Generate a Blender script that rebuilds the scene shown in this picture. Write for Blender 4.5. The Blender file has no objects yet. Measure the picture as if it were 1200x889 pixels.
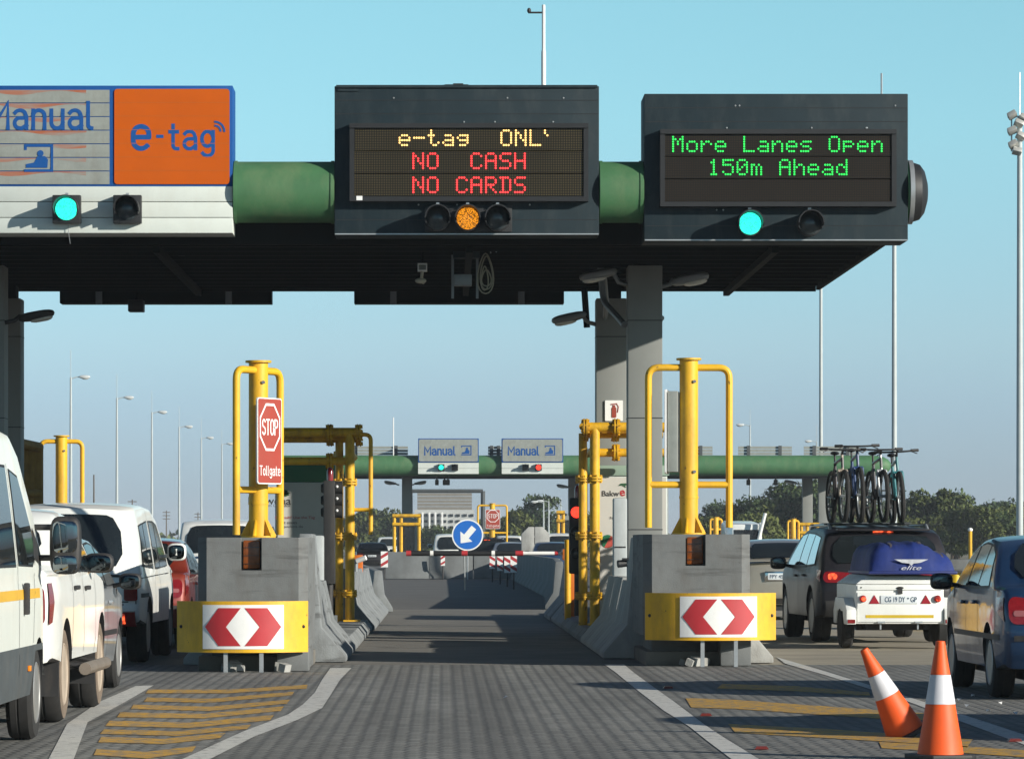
import bpy, bmesh, math, random
from mathutils import Vector, Matrix
random.seed(7)
SC = bpy.context.scene
COL = SC.collection
F = 4800.0; H = 1.4; VX = 520.0; VY = 637.0      # focal length in photo pixels, eye height, vanishing point
def PX(px, Y): return (px - VX) * Y / F
def PZ(py, Y): return H + (VY - py) * Y / F
def G(px, py):
    Y = F * H / (py - VY)
    return ((px - VX) * Y / F, Y)
R = math.radians

# ------------------------------------------------------------------ materials
MATS = {}
def mat(name, col, rough=0.6, metal=0.0, var=0.12, scale=3.0, bump=0.0, bscale=40.0, dirt=0.0, coat=0.0, spec=0.5, dirtcol=(0.16, 0.13, 0.10), scuff=0.0, chip=0.0, chipcol=(0.10, 0.045, 0.02)):
    if name in MATS: return MATS[name]
    m = bpy.data.materials.new(name); m.use_nodes = True
    nt = m.node_tree; nd = nt.nodes; lk = nt.links
    b = nd['Principled BSDF']
    b.inputs['Roughness'].default_value = rough; b.inputs['Metallic'].default_value = metal
    b.inputs['Coat Weight'].default_value = coat; b.inputs['Coat Roughness'].default_value = 0.06
    b.inputs['Specular IOR Level'].default_value = spec
    tc = nd.new('ShaderNodeTexCoord')
    n = nd.new('ShaderNodeTexNoise'); n.inputs['Scale'].default_value = scale; n.inputs['Detail'].default_value = 6
    n.inputs['Roughness'].default_value = 0.65
    lk.new(tc.outputs['Object'], n.inputs['Vector'])
    mx = nd.new('ShaderNodeMix'); mx.data_type = 'RGBA'
    lo = tuple(max(0, c * (1 - var)) for c in col); hi = tuple(min(1, c * (1 + var)) for c in col)
    mr = nd.new('ShaderNodeMapRange'); mr.inputs[1].default_value = 0.3; mr.inputs[2].default_value = 0.7
    lk.new(n.outputs['Fac'], mr.inputs[0]); lk.new(mr.outputs[0], mx.inputs[0])
    mx.inputs[6].default_value = (*lo, 1); mx.inputs[7].default_value = (*hi, 1)
    out = mx.outputs[2]
    if dirt > 0:
        n2 = nd.new('ShaderNodeTexNoise'); n2.inputs['Scale'].default_value = scale * 0.6; n2.inputs['Detail'].default_value = 9
        n2.inputs['Roughness'].default_value = 0.72
        mp = nd.new('ShaderNodeMapping'); mp.inputs['Scale'].default_value = (1.6, 1.6, 0.5); mp.inputs['Location'].default_value = (3.1, 7.7, 1.3)
        lk.new(tc.outputs['Object'], mp.inputs[0]); lk.new(mp.outputs[0], n2.inputs['Vector'])
        r2 = nd.new('ShaderNodeMapRange'); r2.inputs[1].default_value = 0.48; r2.inputs[2].default_value = 0.72; r2.inputs[4].default_value = dirt
        lk.new(n2.outputs['Fac'], r2.inputs[0])
        m2 = nd.new('ShaderNodeMix'); m2.data_type = 'RGBA'
        lk.new(r2.outputs[0], m2.inputs[0]); lk.new(out, m2.inputs[6]); m2.inputs[7].default_value = (*dirtcol, 1)
        out = m2.outputs[2]
        rr = nd.new('ShaderNodeMapRange'); rr.inputs[3].default_value = rough; rr.inputs[4].default_value = min(1, rough + 0.25)
        lk.new(n2.outputs['Fac'], rr.inputs[0]); lk.new(rr.outputs[0], b.inputs['Roughness'])
    for amt, sc, mscale, lo_, hi_, cc in ((scuff, 1.3, (0.7, 0.7, 7.0), 0.56, 0.66, (0.035, 0.034, 0.033)), (chip, 11.0, (1, 1, 0.7), 0.66, 0.69, chipcol)):
        if amt <= 0: continue
        n4 = nd.new('ShaderNodeTexNoise'); n4.inputs['Scale'].default_value = sc; n4.inputs['Detail'].default_value = 7; n4.inputs['Roughness'].default_value = 0.6
        mp4 = nd.new('ShaderNodeMapping'); mp4.inputs['Scale'].default_value = mscale; mp4.inputs['Location'].default_value = (9.2, 4.1, 6.6)
        lk.new(tc.outputs['Object'], mp4.inputs[0]); lk.new(mp4.outputs[0], n4.inputs['Vector'])
        r4 = nd.new('ShaderNodeMapRange'); r4.inputs[1].default_value = lo_; r4.inputs[2].default_value = hi_; r4.inputs[4].default_value = amt
        lk.new(n4.outputs['Fac'], r4.inputs[0]); m4 = nd.new('ShaderNodeMix'); m4.data_type = 'RGBA'
        lk.new(r4.outputs[0], m4.inputs[0]); lk.new(out, m4.inputs[6]); m4.inputs[7].default_value = (*cc, 1); out = m4.outputs[2]
    lk.new(out, b.inputs['Base Color'])
    if bump > 0:
        n3 = nd.new('ShaderNodeTexNoise'); n3.inputs['Scale'].default_value = bscale; n3.inputs['Detail'].default_value = 4
        lk.new(tc.outputs['Object'], n3.inputs['Vector'])
        bp = nd.new('ShaderNodeBump'); bp.inputs['Strength'].default_value = bump; bp.inputs['Distance'].default_value = 0.02
        lk.new(n3.outputs['Fac'], bp.inputs['Height']); lk.new(bp.outputs[0], b.inputs['Normal'])
    MATS[name] = m
    return m
def emit(name, col, strength, base=(0.02, 0.02, 0.02)):
    if name in MATS: return MATS[name]
    m = bpy.data.materials.new(name); m.use_nodes = True
    b = m.node_tree.nodes['Principled BSDF']
    b.inputs['Base Color'].default_value = (*base, 1)
    b.inputs['Emission Color'].default_value = (*col, 1); b.inputs['Emission Strength'].default_value = strength
    b.inputs['Roughness'].default_value = 0.3
    MATS[name] = m
    return m

# ------------------------------------------------------------------ mesh builder
TEXTC = {}
def text_geo(s, off=0.0, shear=0.0, ext=0.0):
    key = (s, off, shear)
    if key not in TEXTC:
        c = bpy.data.curves.new('t', 'FONT'); c.body = s; c.size = 1; c.offset = off; c.shear = shear
        c.resolution_u = 4; c.fill_mode = 'FRONT'
        o = bpy.data.objects.new('t', c); COL.objects.link(o)
        dg = bpy.context.evaluated_depsgraph_get(); dg.update()
        ev = o.evaluated_get(dg); me = ev.to_mesh()
        vs = [tuple(v.co) for v in me.vertices]; fs = [tuple(p.vertices) for p in me.polygons]
        ev.to_mesh_clear(); bpy.data.objects.remove(o); bpy.data.curves.remove(c)
        TEXTC[key] = (vs, fs)
    return TEXTC[key]

class MB:
    def __init__(s): s.v = []; s.f = []; s.m = []
    def add(s, vs, fs, mi=0):
        b = len(s.v); s.v += [tuple(v) for v in vs]
        for f in fs: s.f.append(tuple(b + i for i in f)); s.m.append(mi)
        return s
    def box(s, c, size, rot=None, mi=0):
        hx, hy, hz = size[0] / 2, size[1] / 2, size[2] / 2
        vs = [Vector((x * hx, y * hy, z * hz)) for x in (-1, 1) for y in (-1, 1) for z in (-1, 1)]
        if rot is not None: vs = [rot @ v for v in vs]
        c = Vector(c)
        s.add([v + c for v in vs], [(0, 1, 3, 2), (4, 6, 7, 5), (0, 4, 5, 1), (2, 3, 7, 6), (0, 2, 6, 4), (1, 5, 7, 3)], mi)
        return s
    def bb(s, x0, x1, y0, y1, z0, z1, mi=0):
        return s.box(((x0 + x1) / 2, (y0 + y1) / 2, (z0 + z1) / 2), (abs(x1 - x0), abs(y1 - y0), abs(z1 - z0)), None, mi)
    def prism(s, poly, fn, d, mi=0):
        """poly in 2D; fn(u,v)->Vector; d = extrusion Vector"""
        a = [Vector(fn(*p)) for p in poly]; n = len(a); d = Vector(d)
        s.add(a + [p + d for p in a], [tuple(range(n - 1, -1, -1)), tuple(range(n, 2 * n))] + [(i, (i + 1) % n, n + (i + 1) % n, n + i) for i in range(n)], mi)
        return s
    def cyl(s, p0, p1, r0, r1=None, n=14, caps=True, mi=0):
        p0 = Vector(p0); p1 = Vector(p1); r1 = r0 if r1 is None else r1
        d = (p1 - p0).normalized(); a = d.orthogonal().normalized(); b = d.cross(a)
        vs = []
        for p, r in ((p0, r0), (p1, r1)):
            for i in range(n):
                t = 2 * math.pi * i / n; vs.append(p + (a * math.cos(t) + b * math.sin(t)) * r)
        fs = [(i, (i + 1) % n, n + (i + 1) % n, n + i) for i in range(n)]
        if caps: fs += [tuple(range(n - 1, -1, -1)), tuple(range(n, 2 * n))]
        s.add(vs, fs, mi); return s
    def tube(s, path, r, n=10, closed=False, mi=0):
        P = [Vector(p) for p in path]; k = len(P); up = None; rings = []
        for i, p in enumerate(P):
            if closed: d = (P[(i + 1) % k] - P[i - 1]).normalized()
            elif i == 0: d = (P[1] - P[0]).normalized()
            elif i == k - 1: d = (P[-1] - P[-2]).normalized()
            else: d = ((P[i + 1] - p).normalized() + (p - P[i - 1]).normalized()).normalized()
            if up is None: up = d.orthogonal().normalized()
            up = (up - d * up.dot(d)).normalized(); b = d.cross(up)
            rr = r[i] if isinstance(r, (list, tuple)) else r
            rings.append([p + (up * math.cos(2 * math.pi * j / n) + b * math.sin(2 * math.pi * j / n)) * rr for j in range(n)])
        vs = [v for g in rings for v in g]; fs = []
        for i in range(k if closed else k - 1):
            a = i * n; c = ((i + 1) % k) * n
            for j in range(n): fs.append((a + j, a + (j + 1) % n, c + (j + 1) % n, c + j))
        if not closed: fs += [tuple(range(n - 1, -1, -1)), tuple((k - 1) * n + j for j in range(n))]
        s.add(vs, fs, mi); return s
    def lathe(s, prof, origin, axis='z', n=24, mi=0, closed=False):
        """prof list of (r, h) along axis"""
        o = Vector(origin); vs = []
        for r, h in prof:
            for i in range(n):
                t = 2 * math.pi * i / n; c, q = r * math.cos(t), r * math.sin(t)
                vs.append(o + Vector({'z': (c, q, h), 'x': (h, c, q), 'y': (q, h, c)}[axis]))
        k = len(prof); fs = []
        for i in range(k - 1):
            for j in range(n): fs.append((i * n + j, i * n + (j + 1) % n, (i + 1) * n + (j + 1) % n, (i + 1) * n + j))
        if closed:
            for j in range(n): fs.append(((k - 1) * n + j, (k - 1) * n + (j + 1) % n, (j + 1) % n, j))
        else:
            fs += [tuple(range(n - 1, -1, -1)), tuple((k - 1) * n + j for j in range(n))]
        s.add(vs, fs, mi); return s
    def ell(s, c, rad, nu=14, nv=9, mi=0, e=1.0):
        c = Vector(c); vs = []; sg = lambda x: math.copysign(abs(x) ** e, x)
        for i in range(nv + 1):
            ph = -math.pi / 2 + math.pi * i / nv
            for j in range(nu):
                t = 2 * math.pi * j / nu
                vs.append(c + Vector((rad[0] * sg(math.cos(ph)) * sg(math.cos(t)), rad[1] * sg(math.cos(ph)) * sg(math.sin(t)), rad[2] * sg(math.sin(ph)))))
        fs = [(i * nu + j, i * nu + (j + 1) % nu, (i + 1) * nu + (j + 1) % nu, (i + 1) * nu + j) for i in range(nv) for j in range(nu)]
        s.add(vs, fs, mi); return s
    def poly(s, pts, o, right, up, off=0.0, th=0.004, mi=0):
        """flat polygon with a little thickness in a plane; normal = right x up"""
        o = Vector(o); right = Vector(right).normalized(); up = Vector(up).normalized(); n = right.cross(up)
        return s.prism(pts, lambda a, b: o + right * a + up * b + n * off, n * th, mi)
    def text(s, st, o, right, up, w=None, h=None, off=0.003, bold=0.0, shear=0.0, mi=0, align='c'):
        vs, fs = text_geo(st, bold, shear)
        xs = [v[0] for v in vs]; ys = [v[1] for v in vs]
        x0, x1, y0, y1 = min(xs), max(xs), min(ys), max(ys)
        kx = w / (x1 - x0) if w else None; ky = h / (y1 - y0) if h else None
        kx = kx or ky; ky = ky or kx
        o = Vector(o); right = Vector(right).normalized(); up = Vector(up).normalized(); n = right.cross(up)
        s.add([o + right * (v[0] - (x0 + x1) / 2) * kx + up * (v[1] - (y0 + y1) / 2) * ky + n * off for v in vs], fs, mi); return s

STROKES = {}   # road-sign lettering drawn as pen strokes, x-height 0.7, capital height 1
def _arc(cx, cy, rx, ry, a0, a1, n=14): return [(cx + rx * math.cos(R(a0 + (a1 - a0) * k / n)), cy + ry * math.sin(R(a0 + (a1 - a0) * k / n))) for k in range(n + 1)]
STROKES['M'] = (0.78, [[(0, 0), (0, 1), (0.39, 0.35), (0.78, 1), (0.78, 0)]])
STROKES['a'] = (0.46, [_arc(0.21, 0.50, 0.22, 0.20, 150, 30, 8) + [(0.46, 0.44), (0.46, 0)], [(0.46, 0.40), (0.20, 0.40)] + _arc(0.20, 0.20, 0.20, 0.20, 90, 270, 10) + [(0.28, 0.0), (0.46, 0.12)]])
STROKES['n'] = (0.44, [[(0, 0), (0, 0.70)], [(0, 0.50)] + _arc(0.22, 0.48, 0.22, 0.22, 150, 0, 10) + [(0.44, 0)]])
STROKES['u'] = (0.44, [[(0, 0.70), (0, 0.22)] + _arc(0.22, 0.22, 0.22, 0.22, 180, 330, 10) + [(0.44, 0.2)], [(0.44, 0.70), (0.44, 0)]])
STROKES['l'] = (0.16, [[(0, 1), (0, 0.14)] + _arc(0.14, 0.14, 0.14, 0.14, 180, 270, 5)])
STROKES['e'] = (0.48, [[(0.06, 0.36), (0.46, 0.36)], [(0.48, 0.38), (0.48, 0.46)] + _arc(0.24, 0.46, 0.24, 0.24, 0, 180, 12) + [(0, 0.24)] + _arc(0.24, 0.24, 0.24, 0.24, 180, 320, 10)])
STROKES['-'] = (0.28, [[(0, 0.38), (0.28, 0.38)]])
STROKES['t'] = (0.30, [[(0.10, 0.95), (0.10, 0.14)] + _arc(0.24, 0.14, 0.14, 0.14, 180, 275, 5) + [(0.30, 0.0)], [(-0.03, 0.68), (0.28, 0.68)]])
STROKES['g'] = (0.46, [_arc(0.23, 0.40, 0.23, 0.30, 20, 340, 16), [(0.46, 0.70), (0.46, -0.08)] + _arc(0.23, -0.08, 0.23, 0.20, 0, -150, 10)])
STROKES['o'] = (0.46, [_arc(0.23, 0.35, 0.23, 0.35, 0, 360, 20)])
STROKES['T'] = (0.56, [[(0, 1), (0.56, 1)], [(0.28, 1), (0.28, 0)]])
STROKES['O'] = (0.56, [[(0.56, 0.5), (0.56, 0.72)] + _arc(0.28, 0.72, 0.28, 0.28, 0, 180, 12) + [(0, 0.28)] + _arc(0.28, 0.28, 0.28, 0.28, 180, 360, 12) + [(0.56, 0.5)]])
STROKES['P'] = (0.54, [[(0, 0), (0, 1), (0.28, 1)] + _arc(0.28, 0.74, 0.26, 0.26, 90, -90, 10) + [(0.0, 0.48)]])
STROKES['S'] = (0.54, [_arc(0.27, 0.75, 0.26, 0.25, 25, 270, 14) + _arc(0.27, 0.25, 0.27, 0.25, 90, -155, 14)])
def strokes(mb, st, o, right, up, w, h, pen=0.14, gap=0.26, off=0.003, mi=0):
    """pen-stroke lettering centred on o, w wide, h = capital height"""
    o = Vector(o); right = Vector(right).normalized(); up = Vector(up).normalized(); n = right.cross(up)
    tot = sum(STROKES[c][0] for c in st) + gap * (len(st) - 1); kx = (w - pen * h) / tot; x = -tot / 2; hw = pen * h / 2; lay = 0
    for c in st:
        for path in STROKES[c][1]:
            P = [((x + a) * kx, (b - 0.5) * h) for a, b in path]; P = [p for i, p in enumerate(P) if i == 0 or math.hypot(p[0] - P[i - 1][0], p[1] - P[i - 1][1]) > 1e-4 * h]; L = []; Rr = []; k = len(P)
            for i in range(k):
                def u(a, b):
                    dx, dy = b[0] - a[0], b[1] - a[1]; l = math.hypot(dx, dy) or 1; return dx / l, dy / l
                d0 = u(P[i - 1], P[i]) if i else u(P[0], P[1]); d1 = u(P[i], P[i + 1]) if i < k - 1 else d0
                mx, my = d0[0] + d1[0], d0[1] + d1[1]; l = math.hypot(mx, my) or 1; mx /= l; my /= l
                m = min(1.6, 1 / max(0.3, mx * d1[0] + my * d1[1]))
                px, py = P[i]
                if i == 0: px -= d1[0] * hw * 0.9; py -= d1[1] * hw * 0.9
                if i == k - 1: px += d0[0] * hw * 0.9; py += d0[1] * hw * 0.9
                L.append((px - my * hw * m, py + mx * hw * m)); Rr.append((px + my * hw * m, py - mx * hw * m))
            lay += 1; f = off + 0.0004 * (lay % 3)
            mb.add([o + right * a + up * b + n * f for a, b in L + Rr], [(i, k + i, k + i + 1, i + 1) for i in range(k - 1)], mi)
        x += STROKES[c][0] + gap
    return mb

def root_of(o):
    while o.parent: o = o.parent
    return o
XF = {}
SPLIT = {'panel_joint', 'hanger', 'truss_beam', 'purlin', 'bracket', 'rivet', 'rack_bar', 'support', 'slat', 'white_slat', 'fascia', 'gusset', 'collar', 'plate_bolt', 'bolt', 'lamp_rib', 'tube_band', 'window', 'grip', 'side_rail', 'drain_pipe', 'step_bracket', 'mirror_arm', 'tile_joint', 'orange_louvre_edge', 'grey_louvre', 'top_lip', 'roof_hatch', 'flange', 'window_frame', 'drawbar', 'clamp', 'plate'}
def pieces(mb):
    up = list(range(len(mb.v)))
    def fd(i):
        while up[i] != i: up[i] = up[up[i]]; i = up[i]
        return i
    for f in mb.f:
        r = fd(f[0])
        for i in f[1:]: up[fd(i)] = r
    out = {}
    for f, m in zip(mb.f, mb.m): out.setdefault(fd(f[0]), []).append((f, m))
    if len(out) < 2: return [mb]
    res = []
    for fs in out.values():
        q = MB(); ix = {}
        for f, m in fs:
            for i in f:
                if i not in ix: ix[i] = len(q.v); q.v.append(mb.v[i])
            q.f.append(tuple(ix[i] for i in f)); q.m.append(m)
        res.append(q)
    return res
def part(mb, name, mats, parent=None, bevel=0.0, smooth=30, world=True, segs=2):
    if name in SPLIT and parent is not None:
        ps = pieces(mb)
        if name in ('flange', 'clamp'): ps = group_flanges(ps)
        for p in ps[1:]: part1(p, name, mats, parent, bevel, smooth, world, segs)
        return part1(ps[0], name, mats, parent, bevel, smooth, world, segs)
    return part1(mb, name, mats, parent, bevel, smooth, world, segs)
def group_flanges(ps):
    """discs and bolts of one pipe joint stay together"""
    cen = lambda p: sum((Vector(v) for v in p.v), Vector()) / len(p.v); gs = []
    for p in ps:
        c = cen(p)
        for g in gs:
            if (g[0] - c).length < 0.22: g[1].append(p); break
        else: gs.append((c, [p]))
    out = []
    for c, l in gs:
        q = MB()
        for p in l:
            b = len(q.v); q.v += p.v; q.f += [tuple(b + i for i in f) for f in p.f]; q.m += p.m
        out.append(q)
    return out
def part1(mb, name, mats, parent=None, bevel=0.0, smooth=30, world=True, segs=2):
    me = bpy.data.meshes.new(name)
    vs = mb.v
    if parent is not None and world:
        M = XF[root_of(parent).name].inverted(); vs = [M @ Vector(v) for v in vs]
    me.from_pydata(vs, [], mb.f)
    if not isinstance(mats, (list, tuple)): mats = [mats]
    for m in mats: me.materials.append(m)
    me.polygons.foreach_set('material_index', mb.m)
    if bevel > 0:
        bm = bmesh.new(); bm.from_mesh(me)
        bmesh.ops.remove_doubles(bm, verts=bm.verts, dist=1e-5)
        es = [e for e in bm.edges if len(e.link_faces) == 2 and e.calc_face_angle(0) > R(40)]
        bmesh.ops.bevel(bm, geom=es, offset=bevel, segments=segs, profile=0.6, affect='EDGES', clamp_overlap=True)
        bm.to_mesh(me); bm.free()
    if smooth:
        me.shade_smooth(); me.set_sharp_from_angle(angle=R(smooth))
    me.update()
    o = bpy.data.objects.new(name, me); COL.objects.link(o)
    if parent is not None: o.parent = parent
    return o
def tag(o, label=None, cat=None, group=None, kind=None):
    if label: o['label'] = label
    if cat: o['category'] = cat
    if group: o['group'] = group
    if kind: o['kind'] = kind
    return o
def thing(name, label, cat, loc=(0, 0, 0), rz=0.0, group=None):
    o = bpy.data.objects.new(name, None); COL.objects.link(o)
    o.location = loc; o.rotation_euler = (0, 0, rz); o.empty_display_size = 0.3
    XF[o.name] = Matrix.Translation(Vector(loc)) @ Matrix.Rotation(rz, 4, 'Z')
    return tag(o, label, cat, group)
def single(mb, name, mats, label, cat, group=None, **kw):
    """a thing that is one mesh: origin moved to its base"""
    xs = [v[0] for v in mb.v]; ys = [v[1] for v in mb.v]; zs = [v[2] for v in mb.v]
    o0 = Vector(((min(xs) + max(xs)) / 2, (min(ys) + max(ys)) / 2, min(zs)))
    mb.v = [tuple(Vector(v) - o0) for v in mb.v]
    o = part(mb, name, mats, None, **kw); o.location = o0
    return tag(o, label, cat, group)
def setting(mb, name, mats, kind='structure', **kw):
    return tag(part(mb, name, mats, None, **kw), kind=kind)
def copy_tree(o, loc=None, rz=None, label=None, parent=None, recol=None, scale=None, group=None):
    c = o.copy(); COL.objects.link(c)
    if parent is not None: c.parent = parent
    if loc is not None: c.location = loc
    if rz is not None: c.rotation_euler = (0, 0, rz)
    if label: c['label'] = label
    if group: c['group'] = group
    if scale: c.scale = scale if not isinstance(scale, (int, float)) else (scale,) * 3
    if recol and c.type == 'MESH':
        for i, sl in enumerate(c.material_slots):
            if sl.material and sl.material.name in recol:
                nm = recol[sl.material.name]; sl.link = 'OBJECT'; sl.material = MATS[nm]
    for ch in list(o.children): copy_tree(ch, parent=c, recol=recol)
    return c
def fillet(path, r, n=5, closed=False):
    P = [Vector(p) for p in path]; out = [P[0]]
    for i in range(1, len(P) - 1):
        a = (P[i - 1] - P[i]); b = (P[i + 1] - P[i]); rr = min(r, a.length * 0.49, b.length * 0.49)
        a0 = P[i] + a.normalized() * rr; b0 = P[i] + b.normalized() * rr
        for k in range(n + 1):
            t = k / n; out.append(a0 * (1 - t) ** 2 + P[i] * 2 * t * (1 - t) + b0 * t ** 2)
    out.append(P[-1]); return out
def rrect(x0, x1, y0, y1, r, n=4):
    pts = []
    for cx, cy, a in ((x1 - r, y0 + r, -90), (x1 - r, y1 - r, 0), (x0 + r, y1 - r, 90), (x0 + r, y0 + r, 180)):
        for k in range(n + 1):
            t = R(a + 90 * k / n); pts.append((cx + r * math.cos(t), cy + r * math.sin(t)))
    return pts
def circ(cx, cy, r, n=20): return [(cx + r * math.cos(2 * math.pi * i / n), cy + r * math.sin(2 * math.pi * i / n)) for i in range(n)]
XA = Vector((1, 0, 0)); YA = Vector((0, 1, 0)); ZA = Vector((0, 0, 1))

# palette
M_yellow = mat('yellow_paint', (0.72, 0.40, 0.010), 0.42, chip=0.8, var=0.12, scale=2.5, dirt=0.55, bump=0.08, bscale=14, dirtcol=(0.24, 0.12, 0.03))
M_yellow2 = mat('yellow_steel', (0.66, 0.37, 0.010), 0.45, chip=0.9, var=0.15, scale=5, dirt=0.8, bump=0.2, bscale=9, dirtcol=(0.17, 0.075, 0.02))
M_conc = mat('grey_painted_concrete', (0.142, 0.150, 0.150), 0.75, scuff=0.45, chip=0.5, chipcol=(0.05, 0.05, 0.05), var=0.14, scale=4, bump=0.12, bscale=60, dirt=0.55, dirtcol=(0.11, 0.10, 0.09))
M_barr = mat('barrier_concrete', (0.36, 0.36, 0.34), 0.8, var=0.15, scale=2.5, bump=0.3, bscale=45, dirt=0.55, dirtcol=(0.13, 0.12, 0.105))
M_barrw = mat('pale_barrier_concrete', (0.20, 0.215, 0.22), 0.75, scuff=0.6, chip=0.5, chipcol=(0.06, 0.06, 0.06), var=0.18, scale=3, bump=0.25, bscale=45, dirt=0.75, dirtcol=(0.10, 0.10, 0.095))
M_col = mat('column_cladding', (0.205, 0.215, 0.205), 0.55, var=0.06, scale=1.5, dirt=0.15)
M_vms = mat('charcoal_panel', (0.009, 0.021, 0.028), 0.55, spec=0.3, var=0.12, scale=4, dirt=0.25, dirtcol=(0.09, 0.10, 0.10))
M_black = mat('matt_black', (0.012, 0.013, 0.015), 0.55, var=0.2, scale=6)
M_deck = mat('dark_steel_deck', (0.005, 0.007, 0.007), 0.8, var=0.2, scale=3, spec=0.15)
M_green = mat('green_painted_tube', (0.050, 0.150, 0.062), 0.5, var=0.15, scale=2.0, dirt=0.45, dirtcol=(0.17, 0.22, 0.11))
M_white = mat('white_sheet_metal', (0.56, 0.60, 0.56), 0.5, var=0.05, scale=3, dirt=0.2, dirtcol=(0.42, 0.40, 0.33))
M_wpaint = mat('white_signal_paint', (0.78, 0.78, 0.76), 0.5, var=0.04, scale=5, dirt=0.12)
M_blue = mat('sign_blue', (0.008, 0.075, 0.27), 0.6, spec=0.2, var=0.05)
M_orange = mat('sign_orange', (0.50, 0.088, 0.0015), 0.6, spec=0.2, var=0.05, scale=2, dirt=0.1, dirtcol=(0.3, 0.08, 0.01))
M_slat = mat('sign_grey_slat', (0.25, 0.27, 0.25), 0.5, var=0.12, scale=5, dirt=0.3)
M_red = mat('sign_red', (0.42, 0.022, 0.03), 0.45, var=0.08, dirt=0.15)
M_stop = mat('stop_sign_red', (0.34, 0.045, 0.028), 0.45, var=0.08, dirt=0.15)
M_galv = mat('galvanised_steel', (0.42, 0.44, 0.45), 0.42, metal=0.6, var=0.12, scale=6)
M_steelgrey = mat('grey_steel', (0.20, 0.22, 0.23), 0.45, metal=0.3, var=0.1)
M_tyre = mat('tyre_rubber', (0.018, 0.018, 0.018), 0.85, var=0.25, scale=12, dirt=0.3, dirtcol=(0.05, 0.045, 0.04))
M_dust = mat('dusty_tyre_wall', (0.15, 0.115, 0.085), 0.9, var=0.25, scale=8, dirt=0.3)
M_rim = mat('alloy_rim', (0.38, 0.38, 0.37), 0.35, metal=0.7, var=0.15, dirt=0.3)
M_rimd = mat('dusty_rim', (0.40, 0.33, 0.26), 0.6, metal=0.2, var=0.2, dirt=0.4)
M_glass = mat('dark_window_glass', (0.012, 0.016, 0.018), 0.04, var=0.3, scale=2, spec=0.6)
M_plast = mat('black_plastic', (0.02, 0.02, 0.021), 0.5, var=0.2, scale=8, dirt=0.2)
M_plastg = mat('grey_plastic', (0.055, 0.065, 0.07), 0.6, var=0.15, scale=5, dirt=0.35, dirtcol=(0.10, 0.095, 0.085))
M_mirror = mat('mirror_glass', (0.20, 0.22, 0.23), 0.03, metal=1.0, var=0.02)
M_redlens = mat('red_lens', (0.20, 0.007, 0.008), 0.12, var=0.2, scale=14, coat=0.5)
M_clearlens = mat('clear_lens', (0.45, 0.40, 0.40), 0.12, var=0.2, scale=14, coat=0.5)
M_amber = mat('amber_lens', (0.20, 0.05, 0.006), 0.25, var=0.4, scale=20)
M_ambb = mat('bright_amber_lens', (0.75, 0.22, 0.01), 0.25, var=0.2, scale=20)
M_plate = mat('plate_white', (0.62, 0.66, 0.68), 0.45, var=0.05)
M_pltxt = mat('plate_lettering', (0.02, 0.05, 0.10), 0.5, var=0.05)
M_chrome = mat('chrome', (0.6, 0.6, 0.6), 0.12, metal=1.0, var=0.05)
M_lampglass = mat('lamp_glass', (0.55, 0.55, 0.50), 0.15, var=0.15, scale=10)
E_red = emit('lit_red', (1.0, 0.03, 0.015), 2.6, (0.2, 0.01, 0.01))
E_brake = emit('lit_brake', (1.0, 0.10, 0.03), 1.8, (0.2, 0.01, 0.01))
E_ledr = emit('led_red', (1.0, 0.035, 0.035), 2.2)
E_ledy = emit('led_amber', (1.0, 0.58, 0.17), 2.0)
E_ledg = emit('led_green', (0.02, 0.9, 0.10), 1.3)
E_cyan = emit('lit_cyan_green', (0.03, 1.0, 0.66), 1.7, (0.02, 0.2, 0.15))
E_amb = emit('lit_amber', (1.0, 0.30, 0.01), 1.1, (0.2, 0.08, 0.01))
def dotted(m, scale, lo, hi):
    nt = m.node_tree; b = nt.nodes['Principled BSDF']; tc = nt.nodes.new('ShaderNodeTexCoord'); w = nt.nodes.new('ShaderNodeTexVoronoi'); w.inputs['Scale'].default_value = scale
    nt.links.new(tc.outputs['Object'], w.inputs['Vector']); r = nt.nodes.new('ShaderNodeMapRange'); r.inputs[1].default_value = 0.15; r.inputs[2].default_value = 0.65; r.inputs[3].default_value = hi; r.inputs[4].default_value = lo
    nt.links.new(w.outputs['Distance'], r.inputs[0]); nt.links.new(r.outputs[0], b.inputs['Emission Strength']); return m
dotted(E_cyan, 80, 0.8, 1.9); dotted(E_brake, 16, 0.15, 2.2)
M_lensoff = mat('unlit_lens', (0.035, 0.045, 0.05), 0.15, var=0.2, scale=20)
SKY_STR = 0.05; SUN_STR = 5.0; EXPO = 0.40; SUN_COL = (1.0, 0.945, 0.84)
HAZE_DENS = 0.00022
# ------------------------------------------------------------------ camera, world, sun
cam_d = bpy.data.cameras.new('camera'); cam = bpy.data.objects.new('camera', cam_d); COL.objects.link(cam)
cam.location = (0, 0, H); cam.rotation_euler = (R(90), 0, 0)
cam_d.sensor_width = 36.0; cam_d.lens = F / 1200.0 * 36.0
cam_d.shift_x = (600 - VX) / 1200.0; cam_d.shift_y = (VY - 444.5) / 1200.0
cam_d.clip_start = 0.5; cam_d.clip_end = 9000
SC.camera = cam
SUN_AZ = R(57); SUN_EL = R(17.5)          # from the camera's back (-Y) towards +X
sdir = Vector((math.sin(SUN_AZ) * math.cos(SUN_EL), -math.cos(SUN_AZ) * math.cos(SUN_EL), math.sin(SUN_EL)))
W = bpy.data.worlds.new('World'); SC.world = W; W.use_nodes = True
nt = W.node_tree; bg = nt.nodes['Background']
sky = nt.nodes.new('ShaderNodeTexSky'); sky.sky_type = 'NISHITA'; sky.sun_disc = False
sky.sun_elevation = SUN_EL; sky.sun_rotation = math.atan2(sdir.x, sdir.y)
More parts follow.
